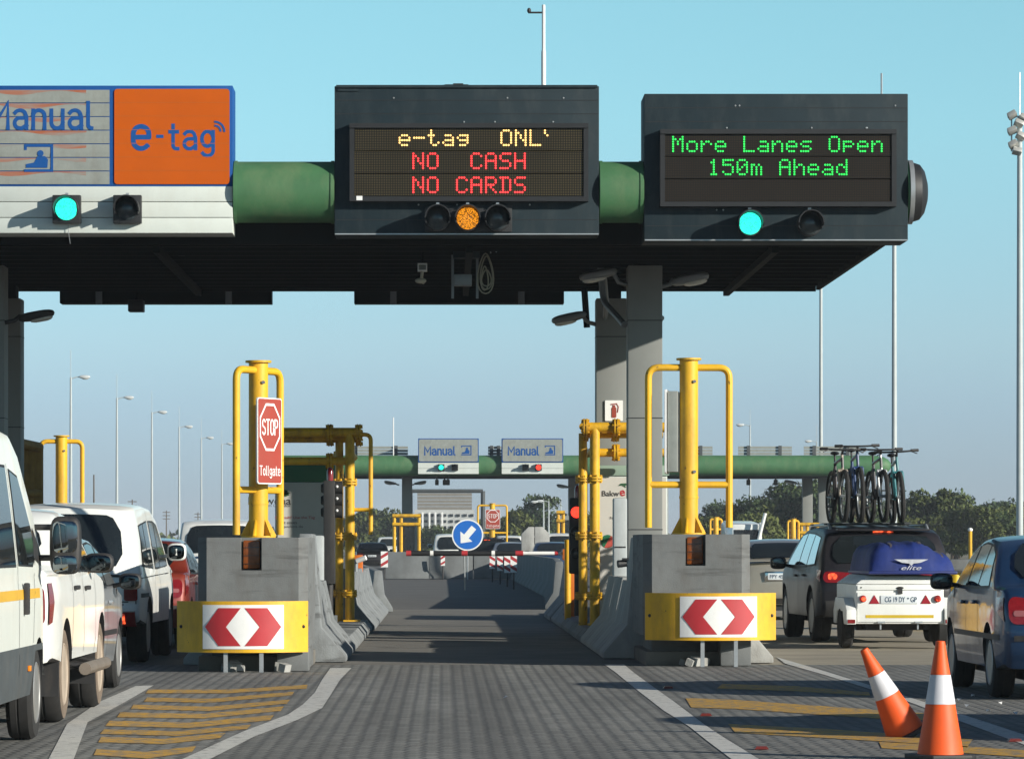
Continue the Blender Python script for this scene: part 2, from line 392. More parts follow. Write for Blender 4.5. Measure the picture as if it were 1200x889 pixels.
sky.altitude = 1000; sky.air_density = 1.0; sky.dust_density = 0.25; sky.ozone_density = 3.0
# colour of the low sky: the haze band near the horizon is a duller lilac grey than the cyan above it
tcw = nt.nodes.new('ShaderNodeTexCoord'); sep = nt.nodes.new('ShaderNodeSeparateXYZ')
nt.links.new(tcw.outputs['Generated'], sep.inputs[0])
cr = nt.nodes.new('ShaderNodeValToRGB')
e = cr.color_ramp.elements
e[0].position = 0.0; e[0].color = (0.93, 1.08, 1.78, 1); e[1].position = 0.36; e[1].color = (1, 1, 1, 1)
for p_, c_ in ((0.012, (0.385, 0.475, 0.74)), (0.033, (0.495, 0.58, 0.79)), (0.049, (0.61, 0.70, 0.82)), (0.10, (0.77, 0.98, 0.90)), (0.13, (0.82, 1.05, 0.90))):
    x = e.new(p_); x.color = (*[2.43 * q for q in c_], 1)
mulw = nt.nodes.new('ShaderNodeMix'); mulw.data_type = 'RGBA'; mulw.blend_type = 'MULTIPLY'; mulw.inputs[0].default_value = 1
nt.links.new(sep.outputs['Z'], cr.inputs[0]); nt.links.new(sky.outputs[0], mulw.inputs[6]); nt.links.new(cr.outputs[0], mulw.inputs[7])
nt.links.new(mulw.outputs[2], bg.inputs[0]); bg.inputs[1].default_value = SKY_STR
sl = bpy.data.lights.new('sun', 'SUN'); sl.energy = SUN_STR; sl.angle = R(0.55); sl.color = SUN_COL
so = bpy.data.objects.new('sun', sl); COL.objects.link(so); so.location = (30, -30, 40)
so.rotation_euler = sdir.to_track_quat('Z', 'Y').to_euler()
SC.view_settings.view_transform = 'Standard'; SC.view_settings.look = 'None'; SC.view_settings.gamma = 1
SC.view_settings.exposure = EXPO; SC.view_settings.use_curve_mapping = False
SC.cycles.max_bounces = 6; SC.cycles.use_denoising = True
try: SC.cycles.volume_bounces = 0
except Exception: pass

# ------------------------------------------------------------------ ground and roads
def sheet(name, pts, z, m):
    mb = MB(); n = len(pts); mb.add([(p[0], p[1], z) for p in pts], [tuple(range(n))]); return setting(mb, name, m, smooth=0)
M_earth = mat('dry_earth', (0.17, 0.14, 0.085), 0.95, var=0.35, scale=0.05, dirt=0.5, dirtcol=(0.09, 0.10, 0.04))
M_asph = mat('asphalt', (0.105, 0.102, 0.096), 0.85, var=0.2, scale=0.6, bump=0.3, bscale=90, dirt=0.3, dirtcol=(0.075, 0.072, 0.066))
M_slab = mat('concrete_paving', (0.155, 0.145, 0.125), 0.85, var=0.22, scale=0.7, bump=0.2, bscale=50, dirt=0.55, dirtcol=(0.07, 0.066, 0.058))
M_tan = mat('tan_concrete_paving', (0.30, 0.265, 0.20), 0.85, var=0.2, scale=0.6, bump=0.2, bscale=50, dirt=0.5, dirtcol=(0.14, 0.125, 0.10))
def paver_mat():
    m = bpy.data.materials.new('block_paving'); m.use_nodes = True; nt = m.node_tree; nd = nt.nodes; lk = nt.links
    b = nd['Principled BSDF']; b.inputs['Roughness'].default_value = 0.85
    tc = nd.new('ShaderNodeTexCoord'); mp = nd.new('ShaderNodeMapping'); mp.inputs['Rotation'].default_value = (0, 0, R(90))
    lk.new(tc.outputs['Object'], mp.inputs[0])
    br = nd.new('ShaderNodeTexBrick'); br.inputs['Scale'].default_value = 1.0; br.inputs['Brick Width'].default_value = 0.23; br.inputs['Row Height'].default_value = 0.115
    br.inputs['Mortar Size'].default_value = 0.03; br.inputs['Mortar Smooth'].default_value = 1.0
    br.inputs['Color1'].default_value = (0.150, 0.150, 0.138, 1); br.inputs['Color2'].default_value = (0.225, 0.222, 0.205, 1); br.inputs['Mortar'].default_value = (0.112, 0.113, 0.107, 1)
    wv = nd.new('ShaderNodeTexWave'); wv.wave_type = 'BANDS'; wv.bands_direction = 'X'; wv.inputs['Scale'].default_value = 1.37; wv.inputs['Distortion'].default_value = 0.0     # saw-tooth block edges
    lk.new(mp.outputs[0], wv.inputs['Vector'])
    nj = nd.new('ShaderNodeTexNoise'); nj.inputs['Scale'].default_value = 3.0; lk.new(tc.outputs['Object'], nj.inputs['Vector'])
    aj = nd.new('ShaderNodeMath'); aj.operation = 'ADD'; lk.new(wv.outputs['Fac'], aj.inputs[0]); lk.new(nj.outputs['Fac'], aj.inputs[1])
    cmb = nd.new('ShaderNodeCombineXYZ'); ml = nd.new('ShaderNodeMath'); ml.operation = 'MULTIPLY'; ml.inputs[1].default_value = 0.035; lk.new(aj.outputs[0], ml.inputs[0]); lk.new(ml.outputs[0], cmb.inputs['Y'])
    av = nd.new('ShaderNodeVectorMath'); lk.new(mp.outputs[0], av.inputs[0]); lk.new(cmb.outputs[0], av.inputs[1])
    lk.new(av.outputs[0], br.inputs['Vector'])
    n = nd.new('ShaderNodeTexNoise'); n.inputs['Scale'].default_value = 0.5; n.inputs['Detail'].default_value = 8; n.inputs['Roughness'].default_value = 0.7
    mp2 = nd.new('ShaderNodeMapping'); mp2.inputs['Scale'].default_value = (1.6, 0.35, 1)
    lk.new(tc.outputs['Object'], mp2.inputs[0]); lk.new(mp2.outputs[0], n.inputs['Vector'])
    rp = nd.new('ShaderNodeMapRange'); rp.inputs[1].default_value = 0.3; rp.inputs[2].default_value = 0.7; rp.inputs[3].default_value = 0.72; rp.inputs[4].default_value = 1.22
    lk.new(n.outputs['Fac'], rp.inputs[0])
    mu = nd.new('ShaderNodeMix'); mu.data_type = 'RGBA'; mu.blend_type = 'MULTIPLY'; mu.inputs[0].default_value = 1
    lk.new(br.outputs['Color'], mu.inputs[6]); lk.new(rp.outputs[0], mu.inputs[7])
    # oil drips and tyre tracks along the lane
    w = nd.new('ShaderNodeTexNoise'); w.inputs['Scale'].default_value = 1.0; w.inputs['Detail'].default_value = 5
    mp3 = nd.new('ShaderNodeMapping'); mp3.inputs['Scale'].default_value = (1.1, 0.03, 1)
    lk.new(tc.outputs['Object'], mp3.inputs[0]); lk.new(mp3.outputs[0], w.inputs['Vector'])
    r3 = nd.new('ShaderNodeMapRange'); r3.inputs[1].default_value = 0.46; r3.inputs[2].default_value = 0.66; r3.inputs[4].default_value = 0.6
    lk.new(w.outputs['Fac'], r3.inputs[0])
    m3 = nd.new('ShaderNodeMix'); m3.data_type = 'RGBA'; lk.new(r3.outputs[0], m3.inputs[0]); lk.new(mu.outputs[2], m3.inputs[6]); m3.inputs[7].default_value = (0.075, 0.072, 0.068, 1)
    # oil spots and odd replaced blocks
    v = nd.new('ShaderNodeTexNoise'); v.inputs['Scale'].default_value = 2.2; v.inputs['Detail'].default_value = 7; v.inputs['Roughness'].default_value = 0.7; mp4 = nd.new('ShaderNodeMapping'); mp4.inputs['Scale'].default_value = (1.6, 0.5, 1)
    lk.new(tc.outputs['Object'], mp4.inputs[0]); lk.new(mp4.outputs[0], v.inputs['Vector']); r4 = nd.new('ShaderNodeMapRange'); r4.inputs[1].default_value = 0.62; r4.inputs[2].default_value = 0.74; r4.inputs[4].default_value = 0.7; lk.new(v.outputs['Fac'], r4.inputs[0])
    m4 = nd.new('ShaderNodeMix'); m4.data_type = 'RGBA'; lk.new(r4.outputs[0], m4.inputs[0]); lk.new(m3.outputs[2], m4.inputs[6]); m4.inputs[7].default_value = (0.05, 0.048, 0.045, 1)
    # oil drips down the middle of the lane and darker wheel tracks, broken up by noise
    sx_ = nd.new('ShaderNodeSeparateXYZ'); lk.new(tc.outputs['Object'], sx_.inputs[0]); fac = None
    for cx_, hw_, am_ in ((0.40, 0.45, 0.42), (-0.42, 0.22, 0.26), (1.22, 0.22, 0.26)):
        su = nd.new('ShaderNodeMath'); su.operation = 'SUBTRACT'; su.inputs[1].default_value = cx_; lk.new(sx_.outputs['X'], su.inputs[0]); ab = nd.new('ShaderNodeMath'); ab.operation = 'ABSOLUTE'; lk.new(su.outputs[0], ab.inputs[0])
        mr_ = nd.new('ShaderNodeMapRange'); mr_.interpolation_type = 'SMOOTHSTEP'; mr_.inputs[1].default_value = 0.0; mr_.inputs[2].default_value = hw_; mr_.inputs[3].default_value = am_; mr_.inputs[4].default_value = 0.0; lk.new(ab.outputs[0], mr_.inputs[0])
        if fac is None: fac = mr_.outputs[0]
        else: ad_ = nd.new('ShaderNodeMath'); ad_.operation = 'ADD'; lk.new(fac, ad_.inputs[0]); lk.new(mr_.outputs[0], ad_.inputs[1]); fac = ad_.outputs[0]
    mn = nd.new('ShaderNodeMath'); mn.operation = 'MULTIPLY'; lk.new(fac, mn.inputs[0]); lk.new(rp.outputs[0], mn.inputs[1])
    m5 = nd.new('ShaderNodeMix'); m5.data_type = 'RGBA'; lk.new(mn.outputs[0], m5.inputs[0]); lk.new(m4.outputs[2], m5.inputs[6]); m5.inputs[7].default_value = (0.07, 0.068, 0.064, 1)
    lk.new(m5.outputs[2], b.inputs['Base Color'])
    bp = nd.new('ShaderNodeBump'); bp.inputs['Strength'].default_value = 0.6; bp.inputs['Distance'].default_value = 0.01; lk.new(br.outputs['Fac'], bp.inputs['Height']); bp.invert = True
    lk.new(bp.outputs[0], b.inputs['Normal'])
    MATS['block_paving'] = m; return m
M_pave = paver_mat()
def grid_sheet(name, x0, x1, y0, y1, z, m): return sheet(name, [(x0, y0), (x1, y0), (x1, y1), (x0, y1)], z, m)
grid_sheet('ground', -1500, 1500, -100, 2400, -0.03, M_earth)
grid_sheet('asphalt_road', -40, 34, 88, 700, -0.018, M_asph)
grid_sheet('paved_road', -24, 24, -20, 47.6, -0.004, M_pave)
grid_sheet('concrete_lane', -24, 3.7, 47.6, 88, -0.008, M_slab)
grid_sheet('tan_concrete_lane', 3.7, 24, 47.6, 88, -0.008, M_tan)

def worn(name, col, cover, sc=9):
    m = bpy.data.materials.new(name); m.use_nodes = True; nt = m.node_tree; nd = nt.nodes; lk = nt.links
    b = nd['Principled BSDF']; b.inputs['Roughness'].default_value = 0.7
    tc = nd.new('ShaderNodeTexCoord'); n = nd.new('ShaderNodeTexNoise'); n.inputs['Scale'].default_value = sc; n.inputs['Detail'].default_value = 6; n.inputs['Roughness'].default_value = 0.75
    lk.new(tc.outputs['Object'], n.inputs['Vector'])
    r = nd.new('ShaderNodeMapRange'); r.inputs[1].default_value = cover - 0.06; r.inputs[2].default_value = cover + 0.06
    lk.new(n.outputs['Fac'], r.inputs[0])
    mx = nd.new('ShaderNodeMix'); mx.data_type = 'RGBA'; lk.new(r.outputs[0], mx.inputs[0])
    mx.inputs[6].default_value = (*col, 1); mx.inputs[7].default_value = (col[0] * 0.12 + 0.135, col[1] * 0.12 + 0.135, col[2] * 0.12 + 0.128, 1)
    lk.new(mx.outputs[2], b.inputs['Base Color']); return m
M_line = worn('worn_white_road_paint', (0.56, 0.55, 0.51), 0.58)
M_yline = worn('worn_yellow_road_paint', (0.56, 0.30, 0.016), 0.52, 9)
def stripe(name, left, right, z, m):
    """ribbon on the ground between two pixel polylines measured in the photograph"""
    L = [G(*p) for p in left]; Rr = [G(*p) for p in right]; k = len(L); mb = MB()
    mb.add([(p[0], p[1], z) for p in L] + [(p[0], p[1], z) for p in Rr], [(i, k + i, k + i + 1, i + 1) for i in range(k - 1)])
    return setting(mb, name, m, smooth=0)
def z6(l): return [(x / 2.609, 740 + y / 2.609) for x, y in l]
def z7(l): return [(440 + x / 2.609, 640 + y / 2.609) for x, y in l]
def z8(l): return [(800 + x / 3.0, 680 + y / 3.0) for x, y in l]
stripe('lane_line', z6([(415, 165), (300, 215), (205, 280), (148, 389), (90, 560)]), z6([(470, 163), (380, 215), (268, 275), (225, 389), (170, 560)]), 0.0, M_line)
stripe('lane_line', z6([(1010, 110), (985, 145), (962, 185), (925, 222), (880, 252), (740, 305), (555, 389), (300, 520)]), z6([(1075, 110), (1040, 145), (1012, 190), (985, 232), (910, 268), (775, 320), (640, 389), (400, 520)]), 0.0, M_line)
stripe('lane_line', z7([(700, 360), (735, 385), (790, 430), (880, 500), (960, 550), (1010, 590), (1090, 650), (1290, 800)]), z7([(760, 360), (790, 385), (845, 425), (915, 475), (1005, 543), (1065, 583), (1175, 650), (1400, 800)]), 0.0, M_line)
stripe('lane_line', z8([(330, 268), (500, 318), (800, 410), (1000, 475), (1260, 560)]), z8([(360, 291), (500, 331), (760, 412), (980, 495), (1240, 590)]), 0.0, M_line)
for a, b_ in (([(455, 176), (700, 176), (940, 161)], [(445, 187), (700, 187), (938, 172)]), ([(450, 200), (640, 204), (900, 182)], [(440, 212), (640, 216), (893, 193)]),
              ([(408, 222), (640, 228), (887, 206)], [(400, 235), (640, 241), (878, 218)]), ([(368, 245), (620, 250), (868, 227)], [(358, 260), (620, 264), (858, 241)]),
              ([(335, 271), (580, 277), (838, 253)], [(322, 287), (580, 293), (826, 269)]), ([(318, 297), (540, 303), (768, 283)], [(306, 311), (540, 317), (755, 296)]),
              ([(310, 320), (500, 326), (690, 308)], [(300, 337), (500, 342), (672, 324)]), ([(296, 357), (450, 366), (600, 348)], [(286, 376), (450, 386), (586, 367)]), ([(270, 400), (420, 410), (560, 392)], [(256, 425), (420, 435), (545, 415)])):
    stripe('yellow_hatching', z6(a), z6(b_), 0.0, M_yline)
for a, b_ in (([(140, 362), (400, 370), (655, 392)], [(120, 378), (400, 388), (660, 404)]), ([(10, 412), (180, 418), (860, 466)], [(30, 445), (190, 450), (870, 496)]),
              ([(160, 503), (500, 520), (850, 545), (1020, 556)], [(185, 533), (500, 552), (840, 572), (1000, 585)]), ([(690, 566), (980, 580), (1215, 596)], [(700, 588), (980, 604), (1215, 620)])):
    stripe('yellow_hatching', z8(a), z8(b_), 0.0, M_yline)
# small red reflector studs and scraps of litter on the paving
for i, (px, py) in enumerate(((783, 806), (827, 838), (892, 877), (1189, 868))):
    x, y = G(px, py); mb = MB(); mb.prism([(-0.05, 0), (0.05, 0), (0.035, 0.02), (-0.035, 0.02)], lambda a, b: (x + a, y - 0.05, b), (0, 0.1, 0))
    single(mb, 'road_stud', mat('stud_red', (0.13, 0.015, 0.012), 0.4), ('red reflector stud beside the right lane line, farthest of three', 'red reflector stud beside the right lane line, middle of three', 'red reflector stud beside the right lane line, nearest of three', 'red reflector stud behind the upright cone near the right edge')[i], 'road stud', 'red reflector studs on the paving')
for i, (px, py) in enumerate(((1124, 822), (1140, 817), (1172, 826), (1158, 835), (1190, 838), (1133, 829), (594, 819))):
    x, y = G(px, py); mb = MB(); a = random.random() * 3
    w = 0.022 if i < 6 else 0.04
    mb.add([(x + w * math.cos(a + k * 1.57), y + w * 2.2 * math.sin(a + k * 1.57), 0.012 + 0.02 * (k % 2)) for k in range(4)] + [(x, y, 0.03)], [(0, 1, 4), (1, 2, 4), (2, 3, 4), (3, 0, 4)])
    single(mb, 'paper_scrap', M_wpaint, 'white scrap of litter on the paving beside the blue car' if i < 6 else 'lone white scrap of litter in the middle lane', 'litter', 'litter scraps beside the blue car' if i < 6 else None)
# ------------------------------------------------------------------ toll canopy
YF = 54.0                        # plane of the sign faces
can = thing('toll_canopy', 'near dark toll canopy with a green tube behind the signs, on grey columns', 'canopy', (-3, 59, 0))
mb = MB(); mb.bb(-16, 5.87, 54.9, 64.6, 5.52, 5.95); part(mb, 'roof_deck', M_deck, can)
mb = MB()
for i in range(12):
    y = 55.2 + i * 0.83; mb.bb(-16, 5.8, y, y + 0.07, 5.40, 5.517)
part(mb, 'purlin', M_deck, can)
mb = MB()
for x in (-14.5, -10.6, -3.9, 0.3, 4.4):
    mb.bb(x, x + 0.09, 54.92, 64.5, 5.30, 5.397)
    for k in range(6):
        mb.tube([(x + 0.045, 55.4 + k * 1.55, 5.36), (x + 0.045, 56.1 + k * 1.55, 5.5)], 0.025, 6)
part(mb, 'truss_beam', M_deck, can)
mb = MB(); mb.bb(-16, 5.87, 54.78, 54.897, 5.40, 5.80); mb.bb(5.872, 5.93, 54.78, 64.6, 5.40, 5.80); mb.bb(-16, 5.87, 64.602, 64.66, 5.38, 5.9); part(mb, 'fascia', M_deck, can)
ty, tz, tr = 54.345, 6.06, 0.405
for a, b_ in ((-2.783, -1.442), (2.052, 2.641), (6.124, 6.15)):
    mb = MB(); mb.cyl((a, ty, tz), (b_, ty, tz), tr, n=40); part(mb, 'green_tube', M_green, can)
    if a < 6:
        mb = MB()
        for x in (a + 0.03, b_ - 0.03): mb.cyl((x - 0.02, ty, tz), (x + 0.02, ty, tz), tr + 0.012, n=40)
        part(mb, 'tube_band', M_green, can)
mb = MB(); mb.cyl((6.152, ty, tz), (6.21, ty, tz), tr + 0.02, n=40); part(mb, 'tube_end_ring', M_galv, can)
mb = MB(); mb.lathe([(tr - 0.01, 6.212), (tr - 0.02, 6.25), (tr * 0.9, 6.31), (tr * 0.7, 6.37), (tr * 0.35, 6.41), (0.02, 6.42)], (0, ty, tz), 'x', 32); part(mb, 'tube_end_cap', M_black, can)
def column(x0, x1, y0, d, z1, par, m=M_col):
    mb = MB(); mb.bb(x0, x1, y0, y0 + d, 0.0, z1); c = part(mb, 'column', m, par, bevel=0.02)
    mb = MB(); mb.bb(x0 + 0.08, x1 - 0.08, y0 + 0.06, y0 + d - 0.06, z1 + 0.002, z1 + 0.2); part(mb, 'column_head', M_deck, c)
    mb = MB()
    for z in (1.6, 3.2, 4.6): mb.bb(x0 - 0.004, x1 + 0.004, y0 - 0.004, y0 + d + 0.004, z, z + 0.012)
    part(mb, 'panel_joint', M_black, c)
column(2.645, 3.14, 58.8, 0.55, 5.395, can)
column(2.36, 2.83, 63.4, 0.55, 5.2, can)
column(-6.75, -6.31, 58.8, 0.55, 5.395, can)
column(-7.0, -6.55, 63.4, 0.55, 5.2, can)
mb = MB()
mb.tube(fillet([(2.30, 60.0, 5.45), (2.34, 60.0, 4.95), (2.60, 58.95, 4.55)], 0.15), 0.05, 8); mb.tube([(2.36, 60.4, 5.4), (2.42, 61.0, 5.0), (2.5, 63.4, 4.9)], 0.04, 8)
part(mb, 'drain_pipe', M_steelgrey, can)

def flood(name, label, base, out, up, tilt=0.0, s=1.0, dark=False):
    """street-type floodlight on a short arm"""
    b = Vector(base); t = thing(name, label, 'floodlight', base, group=None)
    d = Vector(out).normalized(); L = Vector(out).length; e = b + Vector(out) + Vector((0, 0, up))
    side = d.cross(ZA).normalized()
    mb = MB(); mb.tube([b, b + Vector((0, 0, 0.03)) + d * L * 0.3, e - d * 0.25 * s], 0.035 * s, 8); part(mb, 'lamp_arm', M_steelgrey if not dark else M_plast, t)
    ax = (d + ZA * tilt).normalized(); n = side.cross(ax).normalized()
    rot = Matrix((ax, side, n)).transposed()
    mb = MB(); mb.ell((0, 0, 0), (0.30 * s, 0.15 * s, 0.075 * s), 16, 8, e=0.7)
    mb.v = [tuple(rot @ Vector(v) + e) for v in mb.v]; part(mb, 'lamp_housing', M_steelgrey if not dark else M_plast, t)
    mb = MB(); mb.ell((0.07 * s, 0, -0.05 * s), (0.19 * s, 0.12 * s, 0.06 * s), 14, 7, e=0.7)
    mb.v = [tuple(rot @ Vector(v) + e) for v in mb.v]; part(mb, 'lamp_lens', M_lampglass, t)
    return t
Y = 58.9
flood('floodlight', 'dark floodlight on the shaded column at the left edge', (-6.31, Y, PZ(378, Y)), (0.45, 0, 0), 0.10, 0.18, 0.9, True)
flood('floodlight', 'lower floodlight on the left of the rear column, on a strut', (2.36, 63.5, PZ(380, 63.5)), (-0.42, -0.1, 0), 0.10, -0.22, 0.95)
flood('floodlight', 'upper floodlight under the canopy left of the front column', (2.64, 58.95, PZ(333, Y)), (-0.42, -0.1, 0), 0.14, -0.2, 0.95)
flood('floodlight', 'floodlight under the canopy right of the front column', (3.14, 59.0, PZ(335, Y)), (0.40, -0.1, 0), 0.10, 0.18, 0.95)
flood('floodlight', 'small floodlight end peeping out right of the front column', (3.0, 63.9, PZ(378, 63.9)), (0.22, 0.1, 0), 0.06, 0.1, 0.8)
mb = MB(); mb.tube([(2.18, 63.5, 5.35), (2.22, 63.5, 4.75)], 0.05, 8); part(mb, 'brace', M_deck, can)

# pole with a side arm on the canopy roof
Y = 60.0
t = thing('lightning_pole', 'thin white pole with a small side arm standing above the middle display', 'pole', (PX(637, Y), Y, 5.95))
mb = MB(); x = PX(637, Y); mb.tube([(x, Y, 5.95), (x, Y, PZ(60, Y))], 0.035, 10); mb.tube([(x, Y, PZ(60, Y)), (x, Y, PZ(6, Y))], 0.026, 10); part(mb, 'mast', M_wpaint, t)
mb = MB(); z = PZ(15, Y); mb.tube([(x, Y, z), (PX(619, Y), Y, z)], 0.014, 6); mb.ell((PX(620, Y), Y, z + 0.03), (0.03, 0.03, 0.04), 8, 6); part(mb, 'side_arm', M_plast, t)
Y = 58.0
mb = MB(); mb.tube([(PX(1033, Y), Y, 5.95), (PX(1033, Y), Y, PZ(86, Y))], 0.014, 6)
single(mb, 'lightning_rod', M_galv, 'thin bare rod sticking up above the right display', 'rod')

# ------------------------------------------------------------------ signals
def signal(par, px, py, Yf, lens, r=13, square=True, box=True, s=None):
    """one lamp of a traffic signal on a sign face at depth Yf, facing the traffic"""
    s = s or F / Yf; x = PX(px, Yf); z = PZ(py, Yf); rr = r / s
    mb = MB()
    if square: mb.bb(x - rr * 1.27, x + rr * 1.27, Yf - 0.14, Yf - 0.004, z - rr * 1.27, z + rr * 1.27)
    else: mb.cyl((x, Yf - 0.004, z), (x, Yf - 0.14, z), rr * 1.12, n=24)
    b = part(mb, 'signal_lamp', M_black, par, bevel=0.012)
    mb = MB(); n = 20                                # visor: an open half-tube over the lens
    vs = []; fs = []
    for k in range(n + 1):
        a = R(-25 + 230 * k / n)
        for rad in (rr * 1.06, rr * 1.16):
            for yy in (Yf - 0.142, Yf - 0.142 - (0.26 if math.sin(a) > -0.1 else 0.16)): vs.append((x + rad * math.cos(a), yy, z + rad * math.sin(a)))
    for k in range(n):
        i = 4 * k; j = i + 4
        fs += [(i, i + 1, j + 1, j), (i + 2, j + 2, j + 3, i + 3), (i + 1, i + 3, j + 3, j + 1), (i, j, j + 2, i + 2)]
    mb.add(vs, fs); part(mb, 'visor', M_black, b)
    mb = MB(); mb.lathe([(rr, -0.143), (rr, -0.150), (rr * 0.8, -0.175), (rr * 0.4, -0.19), (0.003, -0.195)], (x, Yf, z), 'y', 24); part(mb, 'lens', lens, b)
    mb = MB(); mb.bb(x - 0.02, x + 0.02, Yf - 0.10, Yf - 0.05, z + rr * 1.27, z + rr * 1.27 + 0.03); part(mb, 'lamp_lug', M_galv, b)

# ------------------------------------------------------------------ left sign: Manual / e-tag
def booth_icon(mb, cx, cz, w, o, mi=0, off=0.003):
    """attendant-in-a-booth pictogram, w wide"""
    h = w * 0.95; t = w * 0.09
    P = lambda pts: mb.poly(pts, o, XA, ZA, off, 0.003, mi)
    P([(cx - w / 2, cz + h / 2 - t), (cx + w / 2, cz + h / 2 - t), (cx + w / 2, cz + h / 2), (cx - w / 2, cz + h / 2)])
    P([(cx + w / 2 - t, cz - h / 2 + t + 0.001), (cx + w / 2, cz - h / 2 + t + 0.001), (cx + w / 2, cz + h / 2 - t - 0.001), (cx + w / 2 - t, cz + h / 2 - t - 0.001)])
    P([(cx - w / 2, cz - h / 2), (cx + w / 2, cz - h / 2), (cx + w / 2, cz - h / 2 + t), (cx - w / 2, cz - h / 2 + t)])
    P([(cx - w / 2, cz + h / 2 - 2.2 * t), (cx - w / 2 + t, cz + h / 2 - 2.2 * t), (cx - w / 2 + t, cz + h / 2 - t - .001), (cx - w / 2, cz + h / 2 - t - .001)])
    P(circ(cx + w * 0.06, cz + h * 0.17, w * 0.11, 16))
    P([(cx - w * 0.44, cz - h * 0.35), (cx + w * 0.30, cz - h * 0.35), (cx + w * 0.32, cz - h * 0.05), (cx + w * 0.22, cz + h * 0.07), (cx - w * 0.04, cz + h * 0.07), (cx - w * 0.16, cz - h * 0.16), (cx - w * 0.44, cz - h * 0.22)])
s = F / YF
def sx(px): return (px - VX) / s
def sz(py): return H + (VY - py) / s
sg = thing('lane_sign', 'wide sign with a grey Manual tile and an orange e-tag tile over white slats', 'sign', (sx(130), YF + 0.3, sz(273)))
mb = MB(); mb.bb(sx(-16), sx(272.5), YF, YF + 0.75, sz(218.5), sz(100.5)); part(mb, 'blue_frame', M_blue, sg, bevel=0.004)
mb = MB()
for k in range(3): mb.bb(sx(-16), sx(272.5), YF + 0.003, YF + 0.72, sz(273) + k * 0.2075, sz(273) + (k + 1) * 0.2075 - 0.008)
part(mb, 'white_slat', M_white, sg, bevel=0.006)
mb = MB()
n = 7; z0 = sz(216); z1 = sz(104.5); dz = (z1 - z0) / n
mb.poly(rrect(sx(134), sx(269), z0, z1, 0.04), (0, YF, 0), XA, ZA, 0.002, 0.012); part(mb, 'orange_tile', M_orange, sg)
mb = MB()
for k in range(1, n): mb.bb(sx(134.5), sx(268.5), YF - 0.0165, YF - 0.0145, z0 + k * dz - 0.003, z0 + k * dz + 0.003)
part(mb, 'tile_joint', mat('orange_joint', (0.40, 0.09, 0.004), 0.6), sg)
mb = MB(); o = None
strokes(mb, 'e', (sx(165.5), YF - 0.0125, sz(160) + 4.2 / s), XA, ZA, 24 / s, 37 / s, pen=0.155)
strokes(mb, '-', (sx(187.5), YF - 0.0125, sz(160.5) + 4 / s), XA, ZA, 9 / s, 30 / s, pen=0.13)
strokes(mb, 'tag', (sx(225), YF - 0.0125, sz(160)), XA, ZA, 54 / s, 29 / s, pen=0.145, gap=0.26)
for rr in (6.5, 11.0):
    pts = [((252 + (rr + 1.2) * math.cos(R(a)) - VX) / s, H + (VY - 154 + (rr + 1.2) * math.sin(R(a))) / s) for a in range(-5, 96, 10)]
    pts += [((252 + (rr - 1.2) * math.cos(R(a)) - VX) / s, H + (VY - 154 + (rr - 1.2) * math.sin(R(a))) / s) for a in range(95, -6, -10)]
    mb.poly(pts, (0, YF - 0.0125, 0), XA, ZA, 0.003, 0.003)
part(mb, 'blue_lettering', M_blue, sg, smooth=0)
mb = MB(); xe = sx(-12); xr = sx(128.5)
for k in range(n):                                    # turning louvres, not quite closed
    za = z0 + k * dz; mb.add([(xe, YF - 0.010, za), (xr, YF - 0.010, za), (xr, YF - 0.014, za + dz * 0.35), (xe, YF - 0.014, za + dz * 0.35), (xe, YF - 0.014, za + dz - 0.012), (xr, YF - 0.014, za + dz - 0.012), (xe, YF - 0.002, za + dz - 0.012), (xr, YF - 0.002, za + dz - 0.012)], [(0, 1, 2, 3), (3, 2, 5, 4), (4, 5, 7, 6)])
part(mb, 'grey_louvre', M_slat, sg, smooth=0)
def faded():
    m = bpy.data.materials.new('faded_orange'); m.use_nodes = True; nt = m.node_tree; nd = nt.nodes; lk = nt.links; b = nd['Principled BSDF']; b.inputs['Roughness'].default_value = 0.6
    tc = nd.new('ShaderNodeTexCoord'); mp = nd.new('ShaderNodeMapping'); mp.inputs['Scale'].default_value = (1.1, 1, 9); lk.new(tc.outputs['Object'], mp.inputs[0])
    n = nd.new('ShaderNodeTexNoise'); n.inputs['Scale'].default_value = 1.6; n.inputs['Detail'].default_value = 5; lk.new(mp.outputs[0], n.inputs['Vector'])
    r = nd.new('ShaderNodeMapRange'); r.inputs[1].default_value = 0.36; r.inputs[2].default_value = 0.62; lk.new(n.outputs['Fac'], r.inputs[0])
    mx = nd.new('ShaderNodeMix'); mx.data_type = 'RGBA'; lk.new(r.outputs[0], mx.inputs[0]); mx.inputs[6].default_value = (0.24, 0.24, 0.22, 1); mx.inputs[7].default_value = (0.34, 0.10, 0.045, 1); lk.new(mx.outputs[2], b.inputs['Base Color']); return m
mb = MB(); rnd = random.Random(3); yy = YF - 0.0147
for k in range(n):
    za = z0 + k * dz; a, b_ = sx(-12 + rnd.random() * 8), sx(100 + rnd.random() * 1.5); h = 0.05 + 0.02 * rnd.random(); N = 14
    lo = [(a + (b_ - a) * q / N, za + dz - 0.016 - h * (0.55 + 0.45 * math.sin(q * 0.5 + k)) ) for q in range(N + 1)]
    mb.add([(x, yy, z) for x, z in lo] + [(x, yy, za + dz - 0.013) for x, z in lo], [(q, q + 1, N + 2 + q, N + 1 + q) for q in range(N)])
part(mb, 'orange_louvre_edge', faded(), sg, smooth=0)
mb = MB(); strokes(mb, 'Manual', (sx(47), YF - 0.0128, sz(135.5)), XA, ZA, 127 / s, 30 / s, pen=0.15)
booth_icon(mb, sx(45.5), sz(185.5), 34 / s, (0, YF - 0.0128, 0))
part(mb, 'blue_lettering', M_blue, sg, smooth=0)
